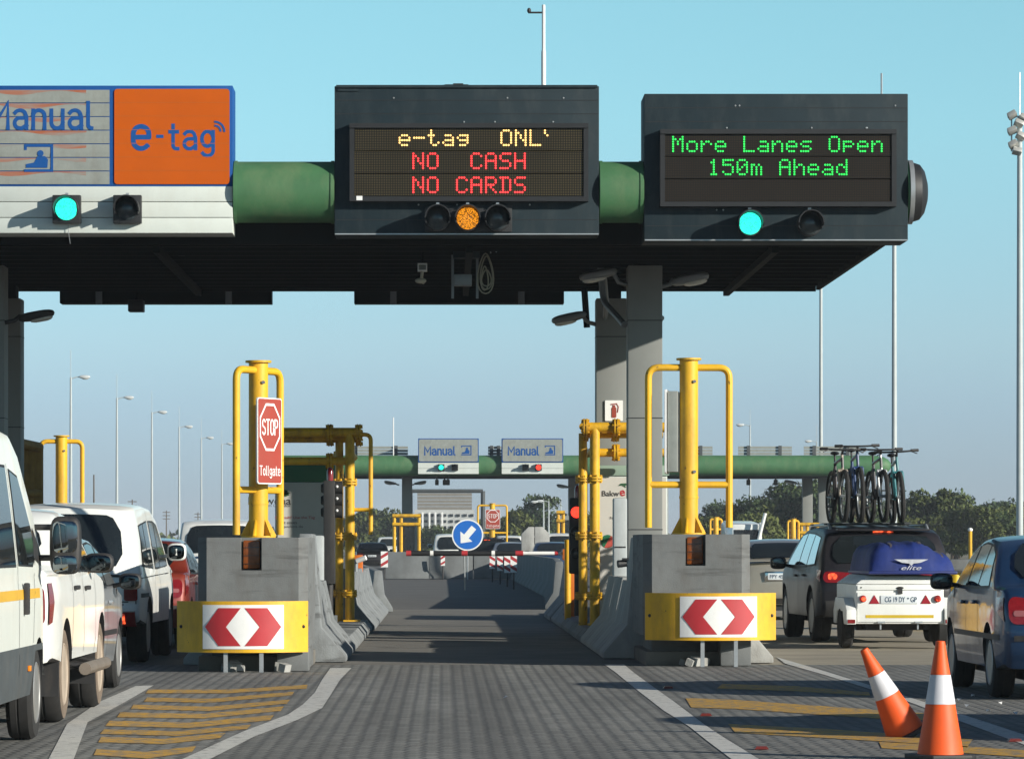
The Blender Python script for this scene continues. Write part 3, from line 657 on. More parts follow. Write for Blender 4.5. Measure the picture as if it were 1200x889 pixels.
signal(sg, 79, 246, YF, E_cyan); signal(sg, 150, 246, YF, M_lensoff)
mb = MB(); x = sx(80); mb.tube([(x, YF - 0.03, sz(263)), (x + 0.01, YF - 0.03, sz(275)), (x + 0.03, YF - 0.03, sz(286))], 0.004, 5); part(mb, 'loose_wire', M_galv, sg)

# ------------------------------------------------------------------ dot-matrix displays
FONT = {'e': '00000 00000 01110 10001 11111 10000 01110', '-': '00000 00000 00000 11111 00000 00000 00000', 't': '01000 01000 11100 01000 01000 01001 00110',
 'a': '00000 00000 01110 00001 01111 10001 01111', 'g': '00000 00000 01111 10001 01111 00001 01110', 'O': '01110 10001 10001 10001 10001 10001 01110',
 'N': '10001 11001 10101 10101 10011 10001 10001', 'L': '10000 10000 10000 10000 10000 10000 11111', "'": '10000 10000 01000 00000 00000 00000 00000',
 'C': '01110 10001 10000 10000 10000 10001 01110', 'A': '01110 10001 10001 11111 10001 10001 10001', 'S': '01111 10000 10000 01110 00001 00001 11110',
 'H': '10001 10001 10001 11111 10001 10001 10001', 'R': '11110 10001 10001 11110 10100 10010 10001', 'D': '11110 01001 01001 01001 01001 01001 11110',
 'M': '10001 11011 10101 10101 10001 10001 10001', 'o': '00000 00000 01110 10001 10001 10001 01110', 'r': '00000 00000 10110 11001 10000 10000 10000',
 'n': '00000 00000 10110 11001 10001 10001 10001', 's': '00000 00000 01111 10000 01110 00001 11110', 'p': '00000 00000 11110 10001 11110 10000 10000',
 '1': '00100 01100 00100 00100 00100 00100 01110', '5': '11111 10000 11110 00001 00001 10001 01110', '0': '01110 10001 10011 10101 11001 10001 01110',
 'm': '00000 00000 11010 10101 10101 10101 10101', 'h': '10000 10000 10110 11001 10001 10001 10001', 'd': '00001 00001 01101 10011 10001 10001 01111'}
def led_mat(name, pitch, cx, cz, c_on):
    m = bpy.data.materials.new(name); m.use_nodes = True; nt = m.node_tree; nd = nt.nodes; lk = nt.links; b = nd['Principled BSDF']; b.inputs['Roughness'].default_value = 0.6; b.inputs['Specular IOR Level'].default_value = 0.15
    tc = nd.new('ShaderNodeTexCoord'); vm = nd.new('ShaderNodeVectorMath'); vm.operation = 'MULTIPLY_ADD'; vm.inputs[1].default_value = (1 / pitch, 0, 1 / pitch); vm.inputs[2].default_value = (-cx / pitch + 0.5, 0, -cz / pitch + 0.5)
    lk.new(tc.outputs['Object'], vm.inputs[0]); fr = nd.new('ShaderNodeVectorMath'); fr.operation = 'FRACTION'; lk.new(vm.outputs[0], fr.inputs[0])
    sb = nd.new('ShaderNodeVectorMath'); sb.operation = 'SUBTRACT'; sb.inputs[1].default_value = (0.5, 0, 0.5); lk.new(fr.outputs[0], sb.inputs[0])
    ln = nd.new('ShaderNodeVectorMath'); ln.operation = 'LENGTH'; lk.new(sb.outputs[0], ln.inputs[0])
    lt = nd.new('ShaderNodeMath'); lt.operation = 'LESS_THAN'; lt.inputs[1].default_value = 0.34; lk.new(ln.outputs['Value'], lt.inputs[0])
    n = nd.new('ShaderNodeTexNoise'); n.inputs['Scale'].default_value = 1.3; lk.new(tc.outputs['Object'], n.inputs['Vector'])
    m2 = nd.new('ShaderNodeMix'); m2.data_type = 'RGBA'; lk.new(n.outputs['Fac'], m2.inputs[0]); m2.inputs[6].default_value = (*[c * 0.45 for c in c_on], 1); m2.inputs[7].default_value = (*[c * 1.5 for c in c_on], 1)
    mx = nd.new('ShaderNodeMix'); mx.data_type = 'RGBA'; lk.new(lt.outputs[0], mx.inputs[0]); mx.inputs[6].default_value = (0.010, 0.010, 0.010, 1); lk.new(m2.outputs[2], mx.inputs[7])
    lk.new(mx.outputs[2], b.inputs['Base Color']); return m
def leds(rows, pitch):
    """rows: (text, x of first column, z of top row, dots) -> one mesh of lit diodes"""
    mb = MB(); r = pitch * 0.43
    for txt, x0, ztop in rows:
        for ci, ch in enumerate(txt):
            if ch == ' ': continue
            for j, row in enumerate(FONT[ch].split()):
                for i, b_ in enumerate(row):
                    if b_ == '1':
                        x = x0 + (ci * 6 + i) * pitch; z = ztop - j * pitch
                        mb.add([(x + r * math.cos(R(45 * k + 22)), YL, z + r * math.sin(R(45 * k + 22))) for k in range(8)], [tuple(range(8))])
    return mb
YL = YF - 0.172
def display(label, x0, x1, y0, y1, fx0, fx1, fy0, fy1, rows, c_on, pitch):
    t = thing('display_board', label, 'display sign', (sx((x0 + x1) / 2), YF + 0.4, sz(y1)))
    mb = MB(); mb.bb(sx(x0), sx(x1), YF, YF + 0.9, sz(y1), sz(y0)); c = part(mb, 'housing', M_vms, t, bevel=0.012)
    mb = MB()
    for z in (sz(y0 + 17), sz(y0 + 33), sz(y1 - 17)): mb.bb(sx(x0) + 0.012, sx(x1) - 0.012, YF - 0.003, YF + 0.001, z, z + 0.008)
    part(mb, 'panel_joint', M_black, c)
    mb = MB(); mb.bb(sx(x0 + 0.5), sx(x1 - 0.5), YF - 0.012, YF + 0.0, sz(y1), sz(y1 - 1.4)); part(mb, 'bottom_trim', M_galv, c)
    mb = MB(); rn = random.Random(int(x0))
    for k in range(9): 
        a = rn.uniform(x0 + 12, x1 - 12); b_ = rn.choice([y0 + 14, fy0 - 3, fy1 + 3]); mb.ell((sx(a), YF - 0.002, sz(b_)), (0.012, 0.008, 0.012), 8, 5)
    part(mb, 'rivet', M_galv, c)
    d = 0.14
    mb = MB(); f0, f1, g0, g1 = sx(fx0), sx(fx1), sz(fy1), sz(fy0); w = 5.5 / s
    mb.bb(f0, f1, YF - d - 0.05, YF - 0.002, g1 - w, g1); mb.bb(f0, f1, YF - d - 0.03, YF - 0.002, g0, g0 + w); mb.bb(f0, f0 + w, YF - d - 0.03, YF - 0.002, g0 + w + .001, g1 - w - .001); mb.bb(f1 - w, f1, YF - d - 0.03, YF - 0.002, g0 + w + .001, g1 - w - .001)
    fr = part(mb, 'screen_frame', M_black, t)
    X0, X1 = f0 + w + 0.002, f1 - w - 0.002; hh = (g1 - g0 - 2 * w) / 3
    org = XF[t.name].translation
    for k in range(3):
        mb = MB(); zt = g1 - w - k * hh; mb.bb(X0, X1, YF - d - 0.012, YF - 0.004, zt - hh + 0.008, zt - 0.004)
        part(mb, 'led_panel', led_mat('led_panel_dots_%d_%d' % (x0, k), pitch, rows[k][1] - org.x, rows[k][2] - org.z, c_on[k]), t, smooth=0)
    return t
P_ = 2.83 / s
rows = [('e-tag  ONL\'', sx(468.5), sz(154.5)), ('NO  CASH', sx(484.5), sz(181.5)), ('NO CARDS', sx(484.5), sz(209.5))]
YL = YF - 0.158
brown = (0.060, 0.048, 0.022)
mid = display('middle charcoal display board reading e-tag ONLY, NO CASH, NO CARDS', 392, 702, 101, 275, 410, 689, 146, 237, rows, [brown, brown, brown], P_)
part(leds(rows[:1], P_), 'amber_lettering', E_ledy, mid, smooth=0)
part(leds(rows[1:2], P_), 'red_lettering', E_ledr, mid, smooth=0); part(leds(rows[2:], P_), 'red_lettering', E_ledr, mid, smooth=0)
mb = MB(); mb.bb(sx(396), sx(420), YF - 0.02, YF + 0.02, sz(107), sz(104.5)); mb.bb(sx(394), sx(700), YF - 0.03, YF + 0.3, sz(103), sz(100)); part(mb, 'top_lip', M_vms, mid)
mb = MB(); mb.bb(sx(521), sx(549), YF + 0.1, YF + 0.3, sz(100.2), sz(98)); mb.bb(sx(531), sx(543), YF + 0.1, YF + 0.3, sz(98.2), sz(96.8)); part(mb, 'roof_hatch', M_black, mid)
mb = MB(); mb.bb(sx(498), sx(600), YF - 0.03, YF - 0.004, sz(272), sz(241)); bk = part(mb, 'signal_backboard', M_black, mid, bevel=0.008)
dotamb = emit('lit_amber_dots', (1.0, 0.34, 0.015), 1.15, (0.2, 0.08, 0.01))
_nt = dotamb.node_tree; _b = _nt.nodes['Principled BSDF']; _tc = _nt.nodes.new('ShaderNodeTexCoord'); _w = _nt.nodes.new('ShaderNodeTexVoronoi'); _w.inputs['Scale'].default_value = 75
_nt.links.new(_tc.outputs['Object'], _w.inputs['Vector']); _r = _nt.nodes.new('ShaderNodeMapRange'); _r.inputs[1].default_value = 0.2; _r.inputs[2].default_value = 0.6; _r.inputs[3].default_value = 1.5; _r.inputs[4].default_value = 0.15
_nt.links.new(_w.outputs['Distance'], _r.inputs[0]); _nt.links.new(_r.outputs[0], _b.inputs['Emission Strength'])
for px, l in ((513, M_lensoff), (548, dotamb), (583, M_lensoff)): signal(mid, px, 257, YF - 0.035, l, square=False)
rows = [('More Lanes Open', sx(788), sz(162)), ('150m Ahead', sx(830), sz(189)), ('M', sx(788), sz(214))]
dim = (0.026, 0.018, 0.011)
rt = display('right charcoal display board with green dots reading More Lanes Open 150m Ahead', 755, 1064, 110, 282, 773, 1049, 153, 243, rows, [dim, dim, dim], 2.77 / s)
part(leds(rows[:1], 2.77 / s), 'green_lettering', E_ledg, rt, smooth=0); part(leds(rows[1:2], 2.77 / s), 'green_lettering', E_ledg, rt, smooth=0)
signal(rt, 878, 263, YF, E_cyan, square=False); signal(rt, 948, 263, YF, M_lensoff, square=False)
mb = MB(); mb.bb(sx(779), sx(786), YF - 0.145, YF - 0.138, sz(242.5), sz(238)); part(mb, 'maker_plate', M_wpaint, rt)
mb = MB(); mb.bb(sx(418), sx(425), YF - 0.175, YF - 0.171, sz(236), sz(231)); part(mb, 'maker_plate', M_wpaint, mid)

# rear-facing sign boxes seen from below behind the canopy
for a, b_, lab in ((70, 318, 'dark back of a rear facing sign hanging below the canopy, left of the middle display'), (415, 661, 'dark back of a rear facing sign hanging below the canopy under the middle display')):
    Yb = 65.0; t = thing('rear_sign', lab, 'sign', (PX((a + b_) / 2, Yb), Yb, PZ(355, Yb)))
    mb = MB(); mb.bb(PX(a, Yb), PX(b_, Yb), Yb, Yb + 0.5, PZ(355, Yb), 6.6); part(mb, 'sign_box', M_deck, t)
    mb = MB()
    for px in (a + 46, b_ - 50): mb.bb(PX(px, Yb) - 0.05, PX(px, Yb) + 0.05, Yb - 0.06, Yb - 0.004, PZ(356.5, Yb), 5.9)
    part(mb, 'hanger', M_steelgrey, t)
# things hanging under the middle display
Y = 56.5
t = thing('sensor_box', 'dark equipment box hanging on brackets under the middle display', 'sensor', (PX(545, Y), Y, PZ(336, Y)))
mb = MB(); mb.bb(PX(531, Y), PX(562, Y), Y, Y + 0.25, PZ(302, Y), PZ(286, Y)); part(mb, 'upper_box', M_vms, t, bevel=0.01)
mb = MB(); mb.bb(PX(532, Y), PX(553, Y), Y + .02, Y + 0.25, PZ(334.5, Y), PZ(321, Y)); part(mb, 'lower_box', M_steelgrey, t, bevel=0.02)
mb = MB()
for px in (529, 558): mb.bb(PX(px, Y), PX(px + 3, Y), Y + 0.26, Y + 0.32, PZ(348, Y), 5.4)
mb.cyl((PX(563, Y), Y, PZ(285, Y)), (PX(563, Y), Y + 0.2, PZ(285, Y)), 0.03); part(mb, 'bracket', M_steelgrey, t)
t = thing('cable_coil', 'pale coil of cable hanging beside the equipment box under the middle display', 'cable', (PX(569, Y), Y, PZ(344, Y)))
mb = MB()
for w, h0, h1, dx in ((9, 297, 344, 0), (5.5, 316, 335, 1), (7, 300, 339, 1), (4, 312, 340, -1)):
    cx, cz = PX(569 + dx, Y), PZ((h0 + h1) / 2, Y); rz_ = abs(PZ(h0, Y) - PZ(h1, Y)) / 2
    mb.tube([(cx + w / 85 * math.cos(2 * math.pi * k / 20) * (1 - 0.35 * math.sin(2 * math.pi * k / 20)), Y + 0.02 * dx, cz + rz_ * math.sin(2 * math.pi * k / 20)) for k in range(20)], 0.010, 6, closed=True)
part(mb, 'coil', mat('pale_cable', (0.30, 0.29, 0.22), 0.6), t)
mb = MB(); mb.tube([(PX(575, Y), Y, PZ(297, Y)), (PX(574, Y), Y, PZ(285, Y)), (PX(582, Y), Y, 5.42)], 0.010, 6); part(mb, 'cable_tail', M_galv, t)
t = thing('lane_camera', 'small pale camera in a square hood hanging left of the cable coil', 'camera', (PX(494, Y), Y, PZ(332, Y)))
mb = MB(); a, b_, c, d = PX(489.5, Y), PX(500.5, Y), PZ(318, Y), PZ(309, Y); w = 0.014
mb.bb(a, b_, Y - 0.1, Y + 0.1, d - w, d); mb.bb(a, b_, Y - 0.1, Y + 0.1, c, c + w); mb.bb(a, a + w, Y - 0.1, Y + 0.1, c + w, d - w); mb.bb(b_ - w, b_, Y - 0.1, Y + 0.1, c + w, d - w); part(mb, 'camera_hood', M_wpaint, t)
mb = MB(); mb.bb(a + w + .002, b_ - w - .002, Y - 0.02, Y + 0.15, c + w + .002, d - w - .002); part(mb, 'camera_body', M_slat, t)
mb = MB(); mb.tube([(PX(495, Y), Y, c), (PX(494, Y), Y, PZ(325, Y)), (PX(496, Y), Y + .1, PZ(331, Y))], 0.022, 8); mb.ell((PX(493, Y), Y, PZ(329, Y)), (0.08, 0.07, 0.04), 10, 6); part(mb, 'camera_mount', mat('pale_mount', (0.4, 0.38, 0.3), 0.6), t)
mb = MB(); mb.tube([(PX(495, Y), Y + 0.05, d), (PX(495, Y), Y + 0.05, 5.45)], 0.02, 6); part(mb, 'hanger', M_deck, t)
Y = 57.5; t = thing('lane_camera', 'small grey camera hanging under the canopy below the orange tile', 'camera', (PX(212, Y), Y, PZ(300, Y)))
mb = MB(); mb.bb(PX(207, Y), PX(217, Y), Y - 0.15, Y + 0.15, PZ(299, Y), PZ(288, Y)); part(mb, 'camera_body', M_slat, t, bevel=0.015)
mb = MB(); mb.tube([(PX(212, Y), Y, PZ(288, Y)), (PX(212, Y), Y, 5.45)], 0.022, 6); part(mb, 'hanger', M_deck, t)
Y = 64.5; t = thing('lane_camera', 'black box camera under the rear edge of the canopy at left', 'camera', (PX(160, Y), Y, PZ(366, Y)))
mb = MB(); mb.bb(PX(151, Y), PX(169, Y), Y - 0.2, Y + 0.15, PZ(365.5, Y), PZ(352, Y)); part(mb, 'camera_body', M_black, t, bevel=0.015)
mb = MB(); mb.tube([(PX(160, Y), Y, PZ(352, Y)), (PX(160, Y), Y, 5.35)], 0.03, 6); part(mb, 'hanger', M_deck, t)
# ------------------------------------------------------------------ traffic islands
mb = MB(); mb.bb(2.33, 3.50, 47.3, 83, -0.01, 0.16); setting(mb, 'traffic_island', M_slab, bevel=0.02)
mb = MB(); mb.bb(-2.72, -1.52, 45.4, 84, -0.01, 0.16); setting(mb, 'traffic_island', M_slab, bevel=0.02)
mb = MB(); mb.bb(-8.3, -6.2, 47, 86, -0.01, 0.16); setting(mb, 'traffic_island', M_slab, bevel=0.02)
mb = MB(); mb.bb(8.4, 9.9, 50, 86, -0.01, 0.16); setting(mb, 'traffic_island', M_slab, bevel=0.02)

def slab_profile(h):
    """lane-side profile of a barrier: x runs from the lane edge into the island"""
    if h < 0.3: return [(0, 0), (0, 0.07), (0.09, h), (0.5, h), (0.5, 0)]
    if h <= 0.5: return [(0, 0), (0, 0.07), (0.29, h), (0.50, h), (0.50, 0)]
    return [(0, 0), (0, 0.07), (0.29, 0.41), (0.40, h), (0.55, h), (0.55, 0)]
def barrier(xa, sgn, y0, y1, h, label, group, m=None):
    mb = MB(); mb.prism([(xa + sgn * a, b) for a, b in (slab_profile(h) if sgn > 0 else slab_profile(h)[::-1])], lambda a, b: (a, y0, b), (0, y1 - y0, 0))
    return single(mb, 'concrete_barrier', m or M_barr, label, 'barrier', group, bevel=0.015)
GR = 'barrier segments along the right side of the middle lane'; GL = 'barrier segments along the left side of the middle lane'
yy = 50.1
for L, h, lab in ((1.5, 1.48, 'tall nearest barrier segment right of the middle lane, beside the grey block'), (2.3, 0.93, 'second barrier segment right of the middle lane, with a low slab'),
                  (2.3, 0.96, 'third barrier segment right of the middle lane, with a low slab'), (2.3, 0.95, 'fourth barrier segment right of the middle lane, just before the pipe gantry')):
    barrier(1.95, 1, yy, yy + L - 0.14, h, lab, GR, M_barr); yy += L  # lighter concrete stands in for sunlight on these shaded slabs
for k in range(4):
    barrier(1.95, 1, yy, yy + 3.9, 0.18 if k < 3 else 0.41, 'low sloped barrier foot below the right yellow pipe gantry', GR, M_barrw); yy += 4
for k, h in enumerate((1.15, 1.12)):
    barrier(1.93, 1, yy, yy + 2.2, h, 'pale far end barrier slab behind the orange boom cabinet' if k == 0 else 'last barrier slab behind the orange boom cabinet', GR, M_barrw); yy += 2.25
yy = 48.5
for L, h, lab in ((1.4, 1.52, 'tall nearest barrier segment left of the middle lane, beside the grey block'), (2.2, 0.95, 'second barrier segment left of the middle lane, with a low slab'), (2.2, 0.92, 'third barrier segment left of the middle lane, with a low slab')):
    barrier(-1.16, -1, yy, yy + L - 0.04, h, lab, GL, M_barrw); yy += L
for k in range(3):
    barrier(-1.16, -1, yy, yy + 3.9, 0.18, 'low sloped barrier foot below the left yellow pipe gantry', GL, M_barrw); yy += 4
for k, h in enumerate((1.0, 0.92, 0.95, 0.9, 0.92)):
    barrier(-1.12, -1, yy, yy + 3.3, h, 'sloped barrier segment left of the middle lane beyond the yellow pipe gantry', GL, M_barrw); yy += 3.35
yy = 48.2
for k in range(8):
    barrier(3.88, -1, yy, yy + 3.9, 0.41 if k == 0 else 0.9, 'low sloped barrier foot right of the right grey block' if k == 0 else 'barrier segment on the far side of the right island, facing the trailer lane', 'barrier segments facing the outer lanes'); yy += 4
yy = 47.5
for k in range(8):
    barrier(-3.02, 1, yy, yy + 3.9, 0.9, 'barrier segment on the far side of the left island, facing the red car lane', 'barrier segments facing the outer lanes'); yy += 4

# ------------------------------------------------------------------ crash blocks with curved chevron plates
def crash_block(label, cx, y0, w, depth, ztop, plate, legs, zp0, zp1):
    t = thing('crash_block', label, 'crash block', (cx, y0, 0)); ch = 0.10; n0, n1 = -0.13, 0.10
    full = lambda z0, z1: [(-w / 2 + ch, 0), (w / 2 - ch, 0), (w / 2, ch), (w / 2, depth), (-w / 2, depth), (-w / 2, ch)]
    mb = MB()
    mb.prism(full(0, 0), lambda a, b: (cx + a, y0 + b, zp0 + 0.05), (0, 0, ztop - 0.36 - zp0 - 0.05))
    pl = [(-w / 2 + ch, 0), (n0, 0), (n0, 0.18), (n1, 0.18), (n1, 0), (w / 2 - ch, 0), (w / 2, ch), (w / 2, depth), (-w / 2, depth), (-w / 2, ch)]
    mb.prism(pl, lambda a, b: (cx + a, y0 + b, ztop - 0.36), (0, 0, 0.36))
    b = part(mb, 'block', M_conc, t)
    mb = MB(); mb.bb(cx - w / 2 + 0.12, cx + w / 2 - 0.02, y0 + 0.55, y0 + depth, 0, zp0 + 0.048); part(mb, 'block_foot', M_conc, t, bevel=0.015)
    for sgn in (1,):
        mb = MB(); mb.bb(cx + w / 2 - 0.34, cx + w / 2 + 0.01, y0 + 0.05, y0 + 0.54, 0, zp0 + 0.045); part(mb, 'side_foot', M_conc, t, bevel=0.02)
    mb = MB(); mb.bb(cx + n0 + 0.02, cx + n1 - 0.02, y0 + 0.10, y0 + 0.17, ztop - 0.345, ztop - 0.03); lamp = part(mb, 'warning_lamp', M_amber, t, bevel=0.02)
    mb = MB()
    for k in range(3): mb.bb(cx + n0 + 0.03, cx + n1 - 0.03, y0 + 0.085, y0 + 0.099, ztop - 0.29 + k * 0.09, ztop - 0.285 + k * 0.09)
    part(mb, 'lamp_rib', M_plast, lamp)
    # curved plate
    px0, px1 = plate; wd = px1 - px0; pc = (px0 + px1) / 2
    def arc(x):                                    # bulges to the traffic, ends bent back to the block
        u = (x - pc) / (wd / 2); return y0 - 0.37 + 0.36 * abs(u) ** 2.2
    N = 28; mb = MB(); vs = []
    for i in range(N + 1):
        x = px0 + wd * i / N; y = arc(x)
        for d in (0, 0.02):
            for z in (zp0, zp1): vs.append((x, y + d, z))
    fs = []
    for i in range(N):
        a = 4 * i; c = a + 4
        fs += [(a, c, c + 1, a + 1), (a + 2, a + 3, c + 3, c + 2), (a, a + 2, c + 2, c), (a + 1, c + 1, c + 3, a + 3)]
    fs += [(0, 1, 3, 2), (4 * N, 4 * N + 2, 4 * N + 3, 4 * N + 1)]
    mb.add(vs, fs)
    pl = part(mb, 'curved_plate', M_yellow, t)
    mb = MB()
    for x in (px0 + 0.05, px1 - 0.05):
        for z in (zp0 + 0.28,): mb.ell((x, arc(x) - 0.002, z), (0.02, 0.015, 0.02), 8, 5)
    part(mb, 'plate_bolt', M_black, pl)
    sc = pc + 0.075 if cx > 0 else pc + 0.02; sw, sh = 0.885, (zp1 - zp0) * 0.86; zc = (zp0 + zp1) / 2
    def strip(poly, off, m, nm, par, th=0.003):
        """polygon drawn on the curved plate, cut into narrow columns so that it follows the curve"""
        bm = bmesh.new(); vs = [bm.verts.new((p[0], 0, p[1])) for p in poly]; fc = bm.faces.new(vs); fc.normal_update(); bmesh.ops.triangulate(bm, faces=[fc])
        k = -0.5
        while k < 0.5:
            bmesh.ops.bisect_plane(bm, geom=bm.verts[:] + bm.edges[:] + bm.faces[:], plane_co=(k, 0, 0), plane_no=(1, 0, 0)); k += 0.06
        bm.verts.index_update(); mb = MB(); q = [v.co.copy() for v in bm.verts]
        mb.add([(sc + v.x, arc(sc + v.x) - off, zc + v.z) for v in q], [tuple(v.index for v in f.verts) for f in bm.faces]); bm.free()
        return part(mb, nm, m, par)
    board = strip([(-sw / 2, -sh / 2), (sw / 2, -sh / 2), (sw / 2, sh / 2), (-sw / 2, sh / 2)], 0.008, M_wpaint, 'chevron_board', pl)
    hx, hz = sw * 0.47, sh * 0.43
    c1 = [(-hx, 0), (-hx * 0.66, hz), (-hx * 0.04, hz), (-hx * 0.42, 0), (-hx * 0.04, -hz), (-hx * 0.66, -hz)]
    c1 = [(-hx, 0), (-hx * 0.64, -hz), (-hx * 0.05, -hz), (-hx * 0.44, 0), (-hx * 0.05, hz), (-hx * 0.64, hz)]
    strip(c1, 0.012, M_red, 'chevron', pl); strip([(-a, b) for a, b in c1[::-1]], 0.012, M_red, 'chevron', pl)
    for lx in legs:
        mb = MB(); mb.bb(lx - 0.022, lx + 0.022, y0 - 0.32, y0 - 0.27, 0, zp0 + 0.02); part(mb, 'plate_leg', M_galv, t)
    mb = MB(); r = random.Random(int(cx * 10))
    for k in range(7):
        x = cx + r.uniform(-0.3, 0.45); s_ = r.uniform(0.05, 0.11); mb.box((x, y0 + r.uniform(-0.1, 0.3), s_ * 0.5), (s_ * 1.3, s_, s_), Matrix.Rotation(r.random() * 3, 3, 'Z') @ Matrix.Rotation(r.random() * 0.5, 3, 'X'))
    setting(mb, 'rubble', M_barr, kind='stuff')
    return t
crash_block('left grey concrete crash block with a curved yellow chevron plate', -2.10, 45.0, 1.21, 2.6, 1.47, (-2.93, -1.49), (-2.38, -1.99), 0.215, 0.775)
crash_block('right grey concrete crash block with a curved yellow chevron plate', 2.905, 47.0, 1.23, 2.6, 1.51, (2.31, 3.81), (2.95, 3.33), 0.30, 0.84)

# ------------------------------------------------------------------ yellow guard frames on the blocks
def guard_frame(label, x, y, zb, zt, zc, zlo, hw, ang, rp=0.108, rt=0.042, name='guard_frame', group=None):
    t = thing(name, label, 'guard frame', (x, y, zb), 0, group); d = Vector((math.cos(ang), math.sin(ang), 0)); o = Vector((x, y, 0))
    mb = MB(); mb.cyl(o + ZA * zb, o + ZA * zt, rp, n=24); p = part(mb, 'post', M_yellow, t)
    mb = MB(); mb.cyl(o + ZA * (zt + .001), o + ZA * (zt + 0.025), rp * 1.35, n=24); part(mb, 'cap_flange', M_yellow2, p)
    mb = MB(); mb.cyl(o + ZA * (zc - 0.16), o + ZA * (zc - 0.135), rp * 1.06, n=24); mb.cyl(o + ZA * zb, o + ZA * (zb + 0.02), rp * 1.8, n=24); part(mb, 'collar', M_yellow2, p)
    mb = MB()
    for k in range(6):
        a = k * math.pi / 3 + 0.3; e = Vector((math.cos(a), math.sin(a), 0)); q = Vector((-e.y, e.x, 0)) * 0.008
        P = [o + e * rp + ZA * (zb + 0.02), o + e * (rp + 0.10) + ZA * (zb + 0.02), o + e * rp + ZA * (zb + 0.2)]
        mb.add([v - q for v in P] + [v + q for v in P], [(0, 1, 2), (5, 4, 3), (0, 3, 4, 1), (1, 4, 5, 2), (2, 5, 3, 0)])
    part(mb, 'gusset', M_yellow, p)
    mb = MB(); ztop = zt - 0.085
    mb.tube(fillet([o - d * hw + ZA * zlo, o - d * hw + ZA * ztop, o + d * hw + ZA * ztop, o + d * hw + ZA * zlo], 0.13, 6), rt, 12); part(mb, 'hoop', M_yellow, t)
    mb = MB(); mb.tube([o - d * (hw - 0.02) + ZA * zc, o + d * (hw - 0.02) + ZA * zc], rt * 0.95, 12); part(mb, 'crossbar', M_yellow, t)
    mb = MB()
    for z in (zc + 1.2, zc + 0.15): mb.cyl(o + Vector((0.06, -rp, z)) - YA * 0.01, o + Vector((0.06, -rp, z)) + YA * 0.03, 0.02, n=8)
    part(mb, 'bolt', M_steelgrey, p)
    return t
guard_frame('yellow guard frame on the left grey block, carrying the STOP Tollgate sign', -2.07, 45.75, 1.47, 3.42, 2.0, 1.5, 0.48, R(62))
guard_frame('yellow guard frame on the right grey block, seen square on', 2.86, 47.8, 1.51, 3.54, 2.09, 1.59, 0.475, R(4))
guard_frame('smaller yellow guard frame rising behind the white pickup at far left', -7.0, 75.0, 1.3, 3.36, 1.9, 1.0, 0.38, R(8))
mb = MB(); mb.bb(-7.6, -6.4, 74.4, 77.0, 0.16, 1.30)
single(mb, 'crash_block', M_conc, 'grey block under the far left guard frame, hidden behind the pickup', 'crash block', bevel=0.03)

def stop_sign(label, c, ang, w, h, writing=True, back=None, name='stop_sign'):
    """brown-red plate: octagon STOP over Tollgate; ang = direction of the face's right"""
    rgt = Vector((math.cos(ang), math.sin(ang), 0)); n = rgt.cross(ZA); c = Vector(c)
    t = thing(name, label, 'traffic sign', c - ZA * h / 2)
    o = c
    mb = MB(); mb.poly(rrect(-w / 2, w / 2, -h / 2, h / 2, 0.03), o, rgt, ZA, -0.02, 0.02); part(mb, 'plate', M_wpaint, t)
    mb = MB(); b = w * 0.025; mb.poly(rrect(-w / 2 + b, w / 2 - b, -h / 2 + b, h / 2 - b, 0.025), o, rgt, ZA, 0.0015, 0.002); part(mb, 'face', M_stop, t)
    k = w * 0.42; zo = h * 0.16; ky = k * (1.25 if h / w > 1.6 else 1.0)
    oc = lambda r: [(r * k / math.cos(R(22.5)) * math.cos(R(22.5 + 45 * i)), zo + r * ky / math.cos(R(22.5)) * math.sin(R(22.5 + 45 * i))) for i in range(8)]
    mb = MB(); A = oc(1.0); B = oc(0.90); q = lambda p, off: o + rgt * p[0] + ZA * p[1] + n * off
    mb.add([q(p, 0.0055) for p in A] + [q(p, 0.0055) for p in B], [(i, (i + 1) % 8, 8 + (i + 1) % 8, 8 + i) for i in range(8)]); part(mb, 'octagon_outline', M_wpaint, t)
    mb = MB(); strokes(mb, 'STOP', o + ZA * zo, rgt, ZA, k * 1.56, ky * 0.62, pen=0.115, off=0.0055); part(mb, 'lettering', M_wpaint, t, smooth=0); mb = MB(); strokes(mb, 'Tollgate', o - ZA * h * 0.345, rgt, ZA, w * 0.86, h * 0.105, pen=0.12, off=0.0055); part(mb, 'lettering', M_wpaint, t, smooth=0)
    if back:
        mb = MB(); mb.box(o - n * 0.09, (w * 0.86, 0.12, h * 0.96), Matrix.Rotation(ang, 3, 'Z')); part(mb, 'backing_box', back, t, bevel=0.01)
    return t
Y = 45.45; stop_sign('red-brown STOP Tollgate sign turned sideways on the left yellow frame', (PX(316, Y), Y, PZ(516.5, Y)), R(60), 0.50, 0.955)
Y = 47.9; stop_sign('grey backed toll sign seen almost edge-on beside the right yellow frame', (2.60, Y, PZ(506, Y)), R(-97), 0.50, 0.98, back=M_slat)

